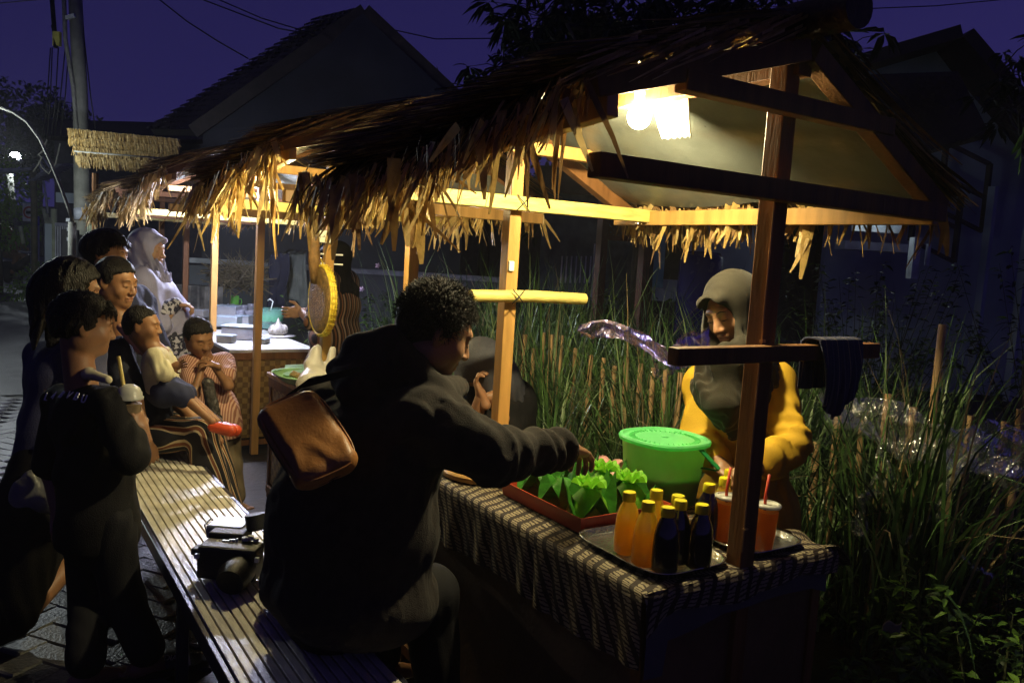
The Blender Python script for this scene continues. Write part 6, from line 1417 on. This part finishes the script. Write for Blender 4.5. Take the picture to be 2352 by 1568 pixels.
# ------------------------------------------------------------------ trees
def lance_tree(name_, clusters, trunkpts, label, seed, L=.20, d0=7.5, mat=None, nleaf=12, extra=()):
    rg = random.Random(seed); t = thing(name_, label, 'tree'); tr = MB(); lf = MB()
    tr.tube(trunkpts, [.14, .11, .07, .04][:len(trunkpts)], 9); top = V(trunkpts[-1])
    for (px, py, rad, n) in clusters:
        c = at(px, py, d=d0 + rg.uniform(-.8, .8)); mid = (c + top) / 2 + V(rg.gauss(0, .2), rg.gauss(0, .2), .15); tr.tube([top, mid, c], [.035, .02, .008], 5, False)
        for k in range(n):
            p = c + V(rg.gauss(0, rad), rg.gauss(0, rad), rg.gauss(0, rad * .8)); tr.tube([c, (c + p) / 2 + V(0, 0, .04), p], [.006, .005, .003], 4, False)
            for q in range(nleaf):
                a = rg.uniform(0, 2 * PI); d = nrm(V(math.cos(a), math.sin(a), rg.uniform(-1.1, .35))); lf.leaf(p + d * .02, d, V(rg.gauss(0, .4), rg.gauss(0, .4), 1), L * rg.uniform(.6, 1.15), L * .26, .2, .35)
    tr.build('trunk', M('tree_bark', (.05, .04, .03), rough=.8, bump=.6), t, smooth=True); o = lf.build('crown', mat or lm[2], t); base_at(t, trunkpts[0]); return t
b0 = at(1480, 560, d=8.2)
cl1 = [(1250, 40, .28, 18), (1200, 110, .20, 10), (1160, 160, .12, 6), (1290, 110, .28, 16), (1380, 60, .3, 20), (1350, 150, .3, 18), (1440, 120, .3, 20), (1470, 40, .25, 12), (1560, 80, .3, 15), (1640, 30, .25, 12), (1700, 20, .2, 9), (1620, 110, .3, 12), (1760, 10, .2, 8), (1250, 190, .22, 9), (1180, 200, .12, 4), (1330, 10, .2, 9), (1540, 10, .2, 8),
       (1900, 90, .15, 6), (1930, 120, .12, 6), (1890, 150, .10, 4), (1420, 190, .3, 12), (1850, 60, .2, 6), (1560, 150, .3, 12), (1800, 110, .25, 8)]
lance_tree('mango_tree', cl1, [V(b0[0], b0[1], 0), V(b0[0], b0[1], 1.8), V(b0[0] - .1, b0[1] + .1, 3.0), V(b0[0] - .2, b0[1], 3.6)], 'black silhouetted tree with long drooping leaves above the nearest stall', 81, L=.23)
b1 = at(2420, 600, d=6.5)
lance_tree('small_tree', [(2290, 170, .12, 4), (2330, 180, .15, 5), (2270, 215, .06, 2), (2340, 240, .12, 4), (2350, 150, .1, 3)], [V(b1[0], b1[1], 0), V(b1[0], b1[1], 1.6), V(b1[0], b1[1] + .05, 2.3)], 'small dark tree reaching in from the right edge', 82, .14, 6.3)
t = thing('leafy_twig', 'single bright green twig hanging in at the right edge', 'twig'); a = at(2352, 290, d=3.6)
part(lambda m: [m.leaf(a + V(0, 0, -.03 * k), V(random.gauss(-.4, .3), random.gauss(0, .3), -1), V(random.gauss(0, .3), -1, .2), .07, .03, .2, .1) for k in range(6)], 'leaf_spray', lm[1], t); base_at(t, a)
# ------------------------------------------------------------------ clutter behind the grass and the third stall
t = thing('blue_barrel', 'dark blue plastic barrel in front of the turquoise house', 'barrel'); a = at(1606, 660, d=7.6)
blue_m = M('blue_plastic', (.018, .018, .11), rough=.25, var=.1, bump=.05)
part(lambda m: m.lathe(V(a[0], a[1], 0), [(.19, 0), (.215, .03), (.215, .3), (.222, .31), (.215, .32), (.215, .62), (.222, .63), (.215, .64), (.20, a[2] + .28), (.17, a[2] + .33), (0, a[2] + .34)], 36), 'drum_body', blue_m, t, smooth=True, auto=1); base_at(t, V(a[0], a[1], 0))
carved_m = M('carved_brown_wood', (.11, .055, .028), rough=.6, bump=.4)
t = thing('lattice_gate', 'small brown carved lattice panel between two posts behind the stall', 'lattice')
LA, LB = at(1392, 420, d=6.6), at(1492, 425, d=6.6); lx = nrm((LB - LA) * V(1, 1, 0)); lw = np.linalg.norm((LB - LA)[:2])
for q in (LA, LB): part(lambda m: m.beam(V(q[0], q[1], 0), V(q[0], q[1], 2.25), .07, .07, (0, 1, 0)), 'post', carved_m, t)
z0_, z1_ = at(1440, 548, d=6.6)[2], at(1440, 455, d=6.6)[2]
for z_ in (z0_, z1_): part(lambda m: m.beam(V(LA[0], LA[1], z_), V(LB[0], LB[1], z_), .04, .04), 'frame_rail', carved_m, t)
for k in range(9):
    for e in (-1, 1):
        u0 = k / 8 * lw; u1 = u0 + e * (z1_ - z0_); 
        a_, b_ = u0, u1; za, zb = z0_, z1_
        if b_ < 0: zb = z0_ + (z1_ - z0_) * (a_ / (a_ - b_)) if a_ > 0 else z0_; b_ = 0
        if b_ > lw: zb = z0_ + (z1_ - z0_) * ((lw - a_) / (b_ - a_)) if b_ > a_ else z1_; b_ = lw
        if abs(za - zb) < .03: continue
        part(lambda m: m.beam(V(LA[0], LA[1], za) + lx * a_ + V(0, 0, 0), V(LA[0], LA[1], zb) + lx * b_, .012, .022), 'lattice_slat', carved_m, t)
base_at(t, V(LA[0], LA[1], 0))
t = thing('hanging_clothes', 'navy cloth and pale grey cloth hung on a line behind the third table', 'clothes')
def hc1(u, v): p = at(622 + 44 * u - 10 * v, 585, d=8.4) + V(0, 0, -v * .55) + V(*mnoise.noise_vector((u * 3, v * 2, 1))) * .05; return p
def hc2(u, v): p = at(650 + 55 * u + 8 * v * (1 - u), 575, d=8.6) + V(0, 0, -v * (.40 + .28 * u)) + V(*mnoise.noise_vector((u * 4, v * 2, 5))) * .06; return p
part(lambda m: m.grid(hc1, 16, 16), 'navy_garment', M('ink_cloth', (.010, .012, .025), rough=.85, bump=.3), t, smooth=True, solid=.01)
part(lambda m: m.grid(hc2, 16, 16), 'grey_garment', M('grey_green_cloth', (.09, .105, .085), rough=.8, bump=.3), t, smooth=True, solid=.01)
part(lambda m: m.tube([at(600, 578, d=8.5), at(660, 582, d=8.5), at(725, 574, d=8.5)], .004, 5), 'line', dark_plastic, t); base_at(t, at(640, 720, d=8.5))
t = thing('low_wall', 'low bluish wall running behind the second and third stalls', 'wall')
part(lambda m: m.beam(at(430, 640, d=10.5) * V(1, 1, 0) + V(0, 0, .6), at(1180, 640, d=9.8) * V(1, 1, 0) + V(0, 0, .6), .15, 1.2), 'wall_body', plaster_b, t)
part(lambda m: m.beam(at(430, 640, d=10.5) * V(1, 1, 0) + V(0, 0, 1.23), at(1180, 640, d=9.8) * V(1, 1, 0) + V(0, 0, 1.23), .24, .06), 'coping', M('pale_concrete', (.18, .19, .22), bump=.3), t); base_at(t, at(800, 640, d=10) * V(1, 1, 0))
conc = M('mossy_concrete', (.12, .12, .10), rough=.8, var=.5, scale=10, bump=.8, bscale=40)
t = thing('block_stack', 'stack of old concrete blocks behind the lavender woman', 'block stack'); rg = random.Random(9)
for i in range(5):
    for j in range(4):
        a = at(428 + i * 24, 760, d=8.2) * V(1, 1, 0); part(lambda m: m.box(a + V(0, 0, .14 + j * .26), (.20 + rg.uniform(-.03, .03), .2, .24), np.array([[math.cos(r_), -math.sin(r_), 0], [math.sin(r_), math.cos(r_), 0], [0, 0, 1]]) if (r_ := rg.gauss(.5, .1)) else None), 'block', conc, t, bevel=.01) if not (j == 3 and i > 2) else None
base_at(t, at(470, 760, d=8.2) * V(1, 1, 0))
t = thing('brushwood_heap', 'heap of dry twigs behind the pale post of the third stall', 'brushwood'); m = MB(); rg = random.Random(10)
for k in range(170):
    a = at(rg.uniform(500, 600), rg.uniform(610, 660), d=8.6 + rg.uniform(-.4, .4)); d = V(rg.gauss(0, 1), rg.gauss(0, .4), rg.gauss(.2, .4)); m.tube([a - nrm(d) * .2, a, a + nrm(d + V(0, 0, .2)) * .22], [.006, .005, .002], 4, False)
o = m.build('twigs', M('dry_twig', (.12, .10, .05), bump=.3), t); tag(o, kind='stuff'); base_at(t, at(550, 660, d=8.6))
t = thing('covered_pile', 'pile covered with pale sheeting beyond the dark stall post', 'covered pile')
def cp_(u, v): a = at(985 + 130 * u, 640, d=8.5) * V(1, 1, 0); return a + V(0, .6 * v, .95 + .30 * math.sin(PI * u) ** .5 * math.sin(PI * min(1, v + .15)) ** .5 - .9 * max(0, .2 - v) * 4) + V(*mnoise.noise_vector((u * 5, v * 4, 2))) * .06
part(lambda m: m.grid(cp_, 30, 20), 'sheeting', M('dark_sheeting', (.10, .10, .14), rough=.3, var=.6, scale=6, bump=.6, bscale=20), t, smooth=True, solid=.02); base_at(t, at(1050, 640, d=8.5) * V(1, 1, 0))
t = thing('paper_scrap', 'small pale paper scrap lying in the leaves at the bottom right', 'paper scrap'); a = at(2045, 1455, d=2.9)
part(lambda m: m.grid(lambda u, v: a + camdir(1, .2, 0) * (.07 * u - .035) + camdir(0, 1, .4) * (.05 * v) + V(0, 0, .012 * math.sin(u * 6)), 8, 6), 'paper', M('pale_paper', (.45, .36, .30), bump=.3), t, smooth=True, solid=.002); base_at(t, a)
# ------------------------------------------------------------------ street side
conc_pole = M('concrete_pole', (.20, .20, .17), rough=.75, var=.25, scale=6, bump=.4, bscale=40)
cable_m = M('black_cable', (.012, .012, .014), rough=.5, bump=0)
DP = 11.0
t = thing('utility_pole', 'tall concrete utility pole with a thick conduit and yellow box at upper left', 'utility pole')
pb = at(193, 560, d=DP); base = V(pb[0], pb[1], 0); topp = at(170, -60, d=DP)
part(lambda m: m.tube([base, at(189, 430, d=DP), at(184, 200, d=DP), topp], [.115, .105, .092, .085], 20), 'pole_shaft', conc_pole, t, smooth=True)
part(lambda m: m.tube([at(179, 330, d=DP - .1), at(168, 200, d=DP - .1), at(150, 90, d=DP - .1), at(146, -30, d=DP - .1)], .028, 8), 'conduit', bamboo_g, t, smooth=True)
part(lambda m: m.tube([at(118, -20, d=DP), at(128, 110, d=DP), at(122, 60, d=DP)], .03, 8), 'cable_bundle', cable_m, t, smooth=True)
part(lambda m: m.box(at(131, 90, d=DP), (.10, .06, .19), CR), 'yellow_box', M('yellow_paint', (.45, .42, .10), rough=.5, bump=.1), t, bevel=.006)
part(lambda m: (m.beam(at(150, 42, d=DP - .1), at(172, 36, d=DP - .1), .04, .05),), 'bracket', grille_m, t)
part(lambda m: m.tube([at(191, 480, d=DP), at(192, 505, d=DP)], .118, 20), 'white_band', M('white_band', (.35, .37, .42), bump=.2), t, smooth=True)
for k, (x0, x1) in enumerate(((120, 108), (134, 118), (150, 124), (158, 138), (116, 98), (190, 222))):
    part(lambda m: m.tube([at(x0, 110 if k < 5 else 60, d=DP), at((x0 + x1) / 2 + 2, 220, d=DP), at(x1, 320, d=DP)], .008, 5), 'hanging_cable', cable_m, t, smooth=True)
part(lambda m: m.tube([at(108, 320, d=DP), at(98, 348, d=DP), at(88, 355, d=DP), at(96, 362, d=DP), at(88, 378, d=DP), at(76, 395, d=DP)], .012, 6), 'cable_loop', conc_pole, t, smooth=True)
part(lambda m: m.tube([at(138, 330, d=DP), at(128, 375, d=DP), at(112, 400, d=DP), at(96, 385, d=DP), at(90, 372, d=DP)], .010, 6), 'cable_loop', conc_pole, t, smooth=True)
base_at(t, base)
t = thing('street_lamp', 'curved street lamp arm sweeping in from the left edge', 'street lamp')
arc = [(166, 510), (158, 480), (140, 430), (118, 376), (92, 320), (62, 280), (30, 258), (0, 247), (-40, 243), (-80, 245)]
part(lambda m: m.tube([at(x, y, d=8.4) for x, y in arc], .016, 10), 'lamp_arm', bamboo_g, t, smooth=True)
part(lambda m: m.tube([at(166, 510, d=8.4) * V(1, 1, 0), at(166, 510, d=8.4)], .04, 12), 'lamp_pole', conc_pole, t, smooth=True)
lp = at(-110, 248, d=8.3)
part(lambda m: m.box(lp + V(0, 0, .05), (.34, .16, .08), CR), 'lamp_head', grille_m, t, bevel=.01)
part(lambda m: m.box(lp + V(0, 0, -.005), (.26, .11, .03), CR), 'lamp_glass', STREET_M, t); base_at(t, at(166, 510, d=8.4) * V(1, 1, 0))
t = thing('far_street_lamp', 'small glowing street lamp on a leaning pole far down the road', 'street lamp'); DF = 22
part(lambda m: m.tube([at(22, 395, d=DF), at(30, 480, d=DF), at(37, 545, d=DF) * V(1, 1, 0)], .08, 8), 'lamp_pole', conc_pole, t, smooth=True)
part(lambda m: m.tube([at(50, 372, d=DF), at(42, 362, d=DF)], .05, 8), 'lamp_head', grille_m, t, smooth=True)
part(lambda m: m.lathe(at(35, 356, d=DF), [(.02, -.07), (.09, -.05), (.12, 0), (.08, .05), (.02, .07)], 16), 'lamp_glass', FAR_M, t, smooth=True); base_at(t, at(37, 545, d=DF) * V(1, 1, 0))
t = thing('wire_pole', 'second pole with tangled wires and crossarm on the left', 'utility pole'); DW = 16
part(lambda m: m.tube([at(80, 540, d=DW) * V(1, 1, 0), at(78, 460, d=DW), at(76, 395, d=DW)], .06, 8), 'pole_shaft', M('mossy_pole', (.16, .15, .08), bump=.4), t, smooth=True)
part(lambda m: m.tube([at(-20, 395, d=DW), at(30, 392, d=DW), at(72, 388, d=DW)], [.07, .05, .03], 8), 'cross_cable', M('shiny_cable', (.35, .37, .40), rough=.3), t, smooth=True)
for pts in ([(72, 388), (88, 378), (98, 396), (84, 408)], [(80, 408), (92, 398), (100, 392)], [(98, 360), (108, 376), (138, 415)], [(92, 370), (100, 385), (108, 398)], [(98, 405), (104, 440), (110, 490)]):
    part(lambda m: m.tube([at(x, y, d=DW) for x, y in pts], .022, 6), 'wire', MATS['shiny_cable'], t, smooth=True)
base_at(t, at(80, 540, d=DW) * V(1, 1, 0))
# wires in the sky
for i, (pts, lab) in enumerate((([(360, -5), (430, 50), (500, 95), (570, 135)], 'thin wire dropping to the roof of the gable house'), ([(440, -10), (540, 28), (640, 66), (730, 82)], 'lower of two wires above the gable house roof'), ([(480, -10), (600, 42), (720, 78)], 'upper of two wires above the gable house roof'), ([(840, 55), (1000, 90), (1190, 88)], 'faint wire between the gable house and the tree'), ([(1000, 185), (1060, 195), (1130, 215)], 'short wire from the gable house eave'), ([(1950, 22), (2150, 14), (2360, -6)], 'thin wire at the upper right corner'), ([(0, 8), (60, 2), (160, -6)], 'pale wire at the upper left corner'))):
    t = thing('overhead_wire', lab, 'wire', 'overhead wires'); part(lambda m: m.tube([at(x, y, d=12 + i) for x, y in pts], .011, 5), 'wire_run', cable_m if i < 6 else conc_pole, t, smooth=True); base_at(t, at(*pts[0], d=12 + i))
# lit straw pavilion
t = thing('straw_pavilion', 'pale straw roofed pavilion lit by the street lamp, beside the utility pole', 'pavilion'); DS = 9.2; rg = random.Random(31)
TL, TR = at(165, 306, d=DS), at(415, 330, d=DS); BL, BR_ = at(186, 385, d=DS - .55), at(405, 400, d=DS - .55); px_ = nrm(TR - TL)
mm = [MB(), MB()]
for row in range(4):
    for k in range(330):
        u_ = rg.random(); v_ = row / 4 + rg.uniform(0, .05); p = TL * (1 - u_) * (1 - v_) + TR * u_ * (1 - v_) + BL * (1 - u_) * v_ + BR_ * u_ * v_ + nrm(np.cross(px_, BL - TL)) * (-.0) + V(0, 0, .03 * row * 0)
        d = nrm(BL - TL) + px_ * rg.gauss(0, .10); straw(mm[rg.random() < .6], p + camdir(0, .3, 1) * (.06 + .012 * (4 - row)), d, .17 if row < 3 else rg.uniform(.14, .26), rg.uniform(.012, .028), .08, rg, 3, nrml=camdir(0, .5, 1) + V(rg.gauss(0, .2), 0, 0))
for q, mt_ in zip(mm, (thatch[3], thatch[0])): o = q.build('straw_cover', mt_, t); tag(o, kind='stuff')
part(lambda m: slab(m, [TL, TR, BR_, BL], .05), 'roof_board', thatch[1], t)
for q in (0, .33, .66): part(lambda m: m.tube([TL * (1 - q) + BL * q + camdir(0, .3, 1) * .07, TR * (1 - q) + BR_ * q + camdir(0, .3, 1) * .07], .018, 7), 'batten', bamboo_g, t, smooth=True)
for q in (BL, BR_): part(lambda m: m.tube([q * V(1, 1, 0) - camdir(0, 0, 1) * V(1, 1, 0) * .3, q - camdir(0, 0, 1) * .3], .035, 8), 'post', wood_r, t)
base_at(t, BL * V(1, 1, 0))
# dark backdrop wall added to cover bright sky patches under the stalls
t = thing('backdrop_wall', 'long dark backdrop wall added far behind the gardens', 'wall')
part(lambda m: m.beam(at(800, 500, d=24) * V(1, 1, 0) + V(0, 0, 1.5), at(1700, 520, d=19) * V(1, 1, 0) + V(0, 0, 1.5), .2, 3.0), 'wall_run', M('dark_wall', (.045, .045, .055)), t)
part(lambda m: m.beam(at(1700, 520, d=19) * V(1, 1, 0) + V(0, 0, 1.6), at(2700, 560, d=15) * V(1, 1, 0) + V(0, 0, 1.6), .2, 3.2), 'wall_run', MATS['dark_wall'], t)
part(lambda m: m.beam(at(-500, 540, d=60) * V(1, 1, 0) + V(0, 0, 1.5), at(220, 540, d=50) * V(1, 1, 0) + V(0, 0, 1.5), .2, 3.0), 'wall_run', MATS['dark_wall'], t)
base_at(t, at(1500, 520, d=19) * V(1, 1, 0))
# fence, gate, boards, sign, roadside
def post(px, pt, pbm, d, r, mat, name, parent): a = at(px, pt, d=d); part(lambda m: m.tube([V(a[0], a[1], 0), a], r, 8), name, mat, parent, smooth=True)
t = thing('road_sign', 'round red rimmed prohibition sign on a white plate beside the road', 'road sign'); d_ = 17
post(74, 495, 0, d_, .03, grille_m, 'sign_post', t); a = at(68, 488, d=d_); part(lambda m: m.box(a, (.30, .02, .38), CR), 'sign_plate', M('sign_white', (.55, .55, .58), bump=.1), t, bevel=.01)
part(lambda m: m.tube([a - uy * .02 + CR @ V(.11 * math.cos(q), 0, .11 * math.sin(q)) for q in np.linspace(0, 2 * PI, 25)], .018, 6), 'red_ring', M('sign_red', (.40, .07, .05), bump=0), t, smooth=True)
part(lambda m: m.box(a - uy * .02, (.13, .01, .06), CR), 'vehicle_symbol', cable_m, t, bevel=.01); part(lambda m: m.box(at(68, 468, d=d_), (.30, .02, .06), CR), 'top_strip', M('sign_teal', (.12, .32, .28), bump=0), t); base_at(t, a * V(1, 1, 0))
t = thing('blue_plate', 'small blue plate with a pale mark hanging below the round sign', 'sign plate'); a = at(83, 507, d=17); part(lambda m: m.box(a, (.14, .02, .20), CR), 'plate', M('plate_blue', (.05, .04, .40), bump=0), t); part(lambda m: m.box(a - uy * .02 + V(0, 0, -.03), (.06, .01, .06), CR), 'mark', white_plastic, t); post(88, 500, 0, 17.05, .025, grille_m, 'post', t); base_at(t, a * V(1, 1, 0))
t = thing('pale_palings', 'leaning pale poles by the roadside shrub left of the gate', 'poles')
for (x0, y0, x1, y1) in ((100, 480, 118, 560), (106, 492, 124, 570), (112, 500, 128, 560), (46, 520, 54, 560)): part(lambda m: m.tube([at(x1, y1, d=15), at(x0, y0, d=15)], .035, 7), 'pole', M('pale_paint_wood', (.30, .33, .22), bump=.2), t, smooth=True)
base_at(t, at(118, 560, d=15))
t = thing('white_gate', 'small white barred gate beside the dark notice board', 'gate'); d_ = 13.5
GA, GB = at(128, 515, d=d_), at(160, 520, d=d_ - .4)
for k in range(7): q = GA * (1 - k / 6) + GB * k / 6; part(lambda m: m.tube([q * V(1, 1, 0) + V(0, 0, .2), q], .012, 6), 'bar', grille_m, t)
for z_ in (.3, GA[2]): part(lambda m: m.beam(GA * V(1, 1, 0) + V(0, 0, z_), GB * V(1, 1, 0) + V(0, 0, z_), .03, .05), 'gate_rail', grille_m, t)
part(lambda m: (m.beam(GA * V(1, 1, 0) - ux * .12 + V(0, 0, .0), GA - ux * .12, .12, .12, (0, 1, 0)),), 'gate_post', plaster_w, t)
post(124, 480, 0, d_, .05, M('pale_paint_wood', (.30, .33, .22)), 'tall_post', t); base_at(t, (GA + GB) / 2 * V(1, 1, 0))
t = thing('notice_board', 'tall dark board with scattered white notes near the pole', 'notice board'); d_ = 10.8; a = at(162, 540, d=d_); part(lambda m: m.box(V(a[0], a[1], .78), (.22, .06, 1.5), CR), 'board', cable_m, t, bevel=.01)
for k in range(6): b = at(156 + (k % 2) * 4, 505 + k * 11, d=d_ - .06); part(lambda m: m.box(b, (.03 + .02 * (k % 3 == 0), .004, .045), CR), 'paper_note', M('paper_grey', (.4, .42, .45), bump=0), t)
base_at(t, a * V(1, 1, 0))
t = thing('slat_fence', 'short lit slatted fence right of the utility pole', 'fence')
for k in range(6): q0 = at(203 + k * 4.5, 485, d=10.4); part(lambda m: m.box(V(q0[0], q0[1], q0[2] / 2), (.015, .02, q0[2]), CR), 'slat', M('pale_paint_wood', (.30, .33, .22)), t)
base_at(t, at(212, 560, d=10.4) * V(1, 1, 0))
t = thing('corrugated_shed', 'dark shed with a sloping corrugated roof behind the gate', 'shed'); q0, q1 = at(108, 412, d=14.5), at(170, 378, d=14.5)
part(lambda m: [m.beam(q0 * (1 - k / 9) + q1 * k / 9, q0 * (1 - k / 9) + q1 * k / 9 + V(0, -.1, -.12) + camdir(0, 0, 1) * .5, .10, .02) for k in range(10)], 'roof_sheet', M('grey_sheet', (.16, .17, .18), rough=.5), t)
part(lambda m: m.beam(at(136, 480, d=15) * V(1, 1, 0) + V(0, 0, 1.2), at(200, 480, d=15) * V(1, 1, 0) + V(0, 0, 1.2), .1, 2.4), 'wall', M('dark_wall', (.045, .045, .055)), t); part(lambda m: m.box(at(158, 455, d=13.2), (.4, .06, .16), CR), 'pale_board', plaster_w, t); base_at(t, at(150, 560, d=15) * V(1, 1, 0))
# motorbike and rider far left
t = thing('motorbike', 'dark motorbike at the far left edge of the road', 'motorbike'); d_ = 19; mb = at(18, 565, d=d_) * V(1, 1, 0)
mbk = M('bike_black', (.02, .02, .025), rough=.3, bump=0)
for q in (-.55, .55): part(lambda m: m.tube([mb + ux * q + CR @ V(.24 * math.cos(a_), 0, .27 + .24 * math.sin(a_)) for a_ in np.linspace(0, 2 * PI, 25)], .045, 8), 'wheel', mbk, t, smooth=True)
S = Sdf(); S.cap(mb + ux * -.45 + V(0, 0, .62), mb + ux * .25 + V(0, 0, .60), .12, .13, k=.06); S.cap(mb + ux * .25 + V(0, 0, .6), mb + ux * .52 + V(0, 0, .85), .12, .06, k=.06); S.cap(mb + ux * .5 + V(0, 0, .85), mb + ux * .55 + V(0, 0, .3), .05, .04, k=.03); S.cap(mb + ux * -.5 + V(0, 0, .65), mb + ux * -.55 + V(0, 0, .3), .05, k=.03); S.cap(mb + V(0, 0, .5), mb + V(0, 0, .3), .12, .10, k=.05); sobj(S, 'bike_body', mbk, t, .025)
part(lambda m: m.tube([mb + ux * .48 + uy * .3 + V(0, 0, .98), mb + ux * .52 + V(0, 0, .95), mb + ux * .48 - uy * .3 + V(0, 0, .98)], .015, 6), 'handlebar', grille_m, t); base_at(t, mb)
def mini(px, py, d_, label, mat, seated=True):
    t = thing('person', label, 'person'); c = at(px, py, d=d_)
    S = Sdf(); S.ell(c, V(.09, .10, .12), k=.02); S.cap(c - V(0, 0, .1), c - V(0, 0, .2), .05, k=.03); S.ell(c - V(0, 0, .42), V(.19, .14, .24), CR, k=.05); S.cap(c - V(0, 0, .28) + uy * .15, c + ux * .3 - V(0, 0, .5) + uy * .2, .05, .04, k=.03); S.cap(c - V(0, 0, .28) - uy * .15, c + ux * .3 - V(0, 0, .5) - uy * .2, .05, .04, k=.03)
    S.cap(c - V(0, 0, .62), c + ux * .35 - V(0, 0, .68), .10, .07, k=.04); S.cap(c + ux * .35 - V(0, 0, .68), c + ux * .25 - V(0, 0, 1.05), .07, .05, k=.03); sobj(S, 'body', skin, t, .018)
    S = Sdf(); S.ell(c - V(0, 0, .42), V(.205, .155, .25), CR, k=.05); S.cap(c - V(0, 0, .28) - uy * .15, c + ux * .15 - V(0, 0, .4) - uy * .18, .07, k=.03); sobj(S, 'shirt', mat, t, .018); S = Sdf(); S.ell(c + V(0, 0, .03) - ux * .01, V(.105, .115, .11), k=.02); sobj(S, 'hair', hair_m, t, .018); base_at(t, c - V(0, 0, .7))
mini(22, 522, 19.1, 'person in a pink top seated on the far motorbike', M('rose_cotton', (.50, .22, .22), bump=.1)); mini(4, 520, 18.9, 'person in a dark jacket at the left frame edge on the far motorbike', M('dark_jacket', (.05, .06, .05), bump=.1))
# trees and hedges on the far left
def blobtree(c, r, n, label, seed, mat, ls=.2, cat='tree', name_='leafy_tree'):
    rg = random.Random(seed); t = thing(name_, label, cat); lf = MB(); c = V(c)
    lobes = [(c + V(rg.gauss(0, r * .5), rg.gauss(0, r * .5), rg.gauss(0, r * .4)), r * rg.uniform(.35, .65)) for k in range(9)]
    for k in range(n):
        lc, lr = rg.choice(lobes); v = nrm(V(rg.gauss(0, 1), rg.gauss(0, 1), rg.gauss(0, 1))); p = lc + v * lr * rg.uniform(.6, 1.05); lf.leaf(p, nrm(v + V(rg.gauss(0, .6), rg.gauss(0, .6), rg.gauss(0, .6))), V(rg.gauss(0, .5), rg.gauss(0, .5), 1), ls * rg.uniform(.6, 1.3), ls * .5, .15, .2)
    lf.build('crown', mat, t); part(lambda m: m.tube([V(c[0], c[1], 0), c], [r * .09, r * .05], 8), 'trunk', M('tree_bark', (.05, .04, .03)), t, smooth=True); base_at(t, V(c[0], c[1], 0))
blobtree(at(-5, 475, d=18), 1.15, 2600, 'green hedge tree lit by the far lamp at the left edge', 91, lm[1], .13)
blobtree(at(20, 285, d=40), 2.2, 2200, 'rounded black tree silhouette at the left edge under the lamp arm', 92, lm[2], .35)
blobtree(at(90, 330, d=45), 2.6, 2600, 'wide dark treetops behind the tangled wires', 93, lm[2], .35); blobtree(at(150, 325, d=38), 1.7, 1500, 'dark treetop beside the utility pole', 94, lm[2], .3); blobtree(at(-40, 340, d=36), 2.4, 1800, 'dark treetop above the far street lamp', 95, lm[2], .3)
shb = at(64, 555, d=16.5) * V(1, 1, 0); blobtree(shb + V(0, 0, .25), .42, 900, 'low green weeds at the foot of the round sign', 96, lm[1], .09, 'shrub', 'roadside_shrub'); blobtree(at(100, 560, d=15.5) * V(1, 1, 0) + V(0, 0, .45), .42, 900, 'green bush in front of the pale leaning poles', 97, lm[0], .09, 'shrub', 'roadside_shrub')
for i, (px, py, d_, r) in enumerate(((1120, 430, 20, 2.0), (1500, 430, 17, 1.8), (1900, 420, 16, 1.5), (2330, 420, 14, 1.2))):  # dark crowns added above the backdrop wall to cover bright sky
    blobtree(at(px, py, d=d_), r, 1500, ['dark tree crown added as backdrop, behind the yellow post', 'dark tree crown added as backdrop, behind the brown lattice', 'dark tree crown added as backdrop, behind the nearest post', 'dark tree crown added as backdrop at the right edge'][i], 110 + i, lm[2], .28)
# ------------------------------------------------------------------ thin haze added for the bulb's glow: one closed box round everything
hz = MB(); hz.box((5, 30, 5.0), (200, 140, 12.5))
hm = bpy.data.materials.new('bulb_glow_haze'); hm.use_nodes = True; nt = hm.node_tree; nt.nodes.clear()
vo = nt.nodes.new('ShaderNodeVolumePrincipled'); vo.inputs['Color'].default_value = (.9, .9, .9, 1); vo.inputs['Density'].default_value = .0020; vo.inputs['Anisotropy'].default_value = .3
oo = nt.nodes.new('ShaderNodeOutputMaterial'); nt.links.new(vo.outputs[0], oo.inputs['Volume'])
o = hz.build('haze', hm); tag(o, kind='stuff')
SC.cycles.volume_bounces = 0
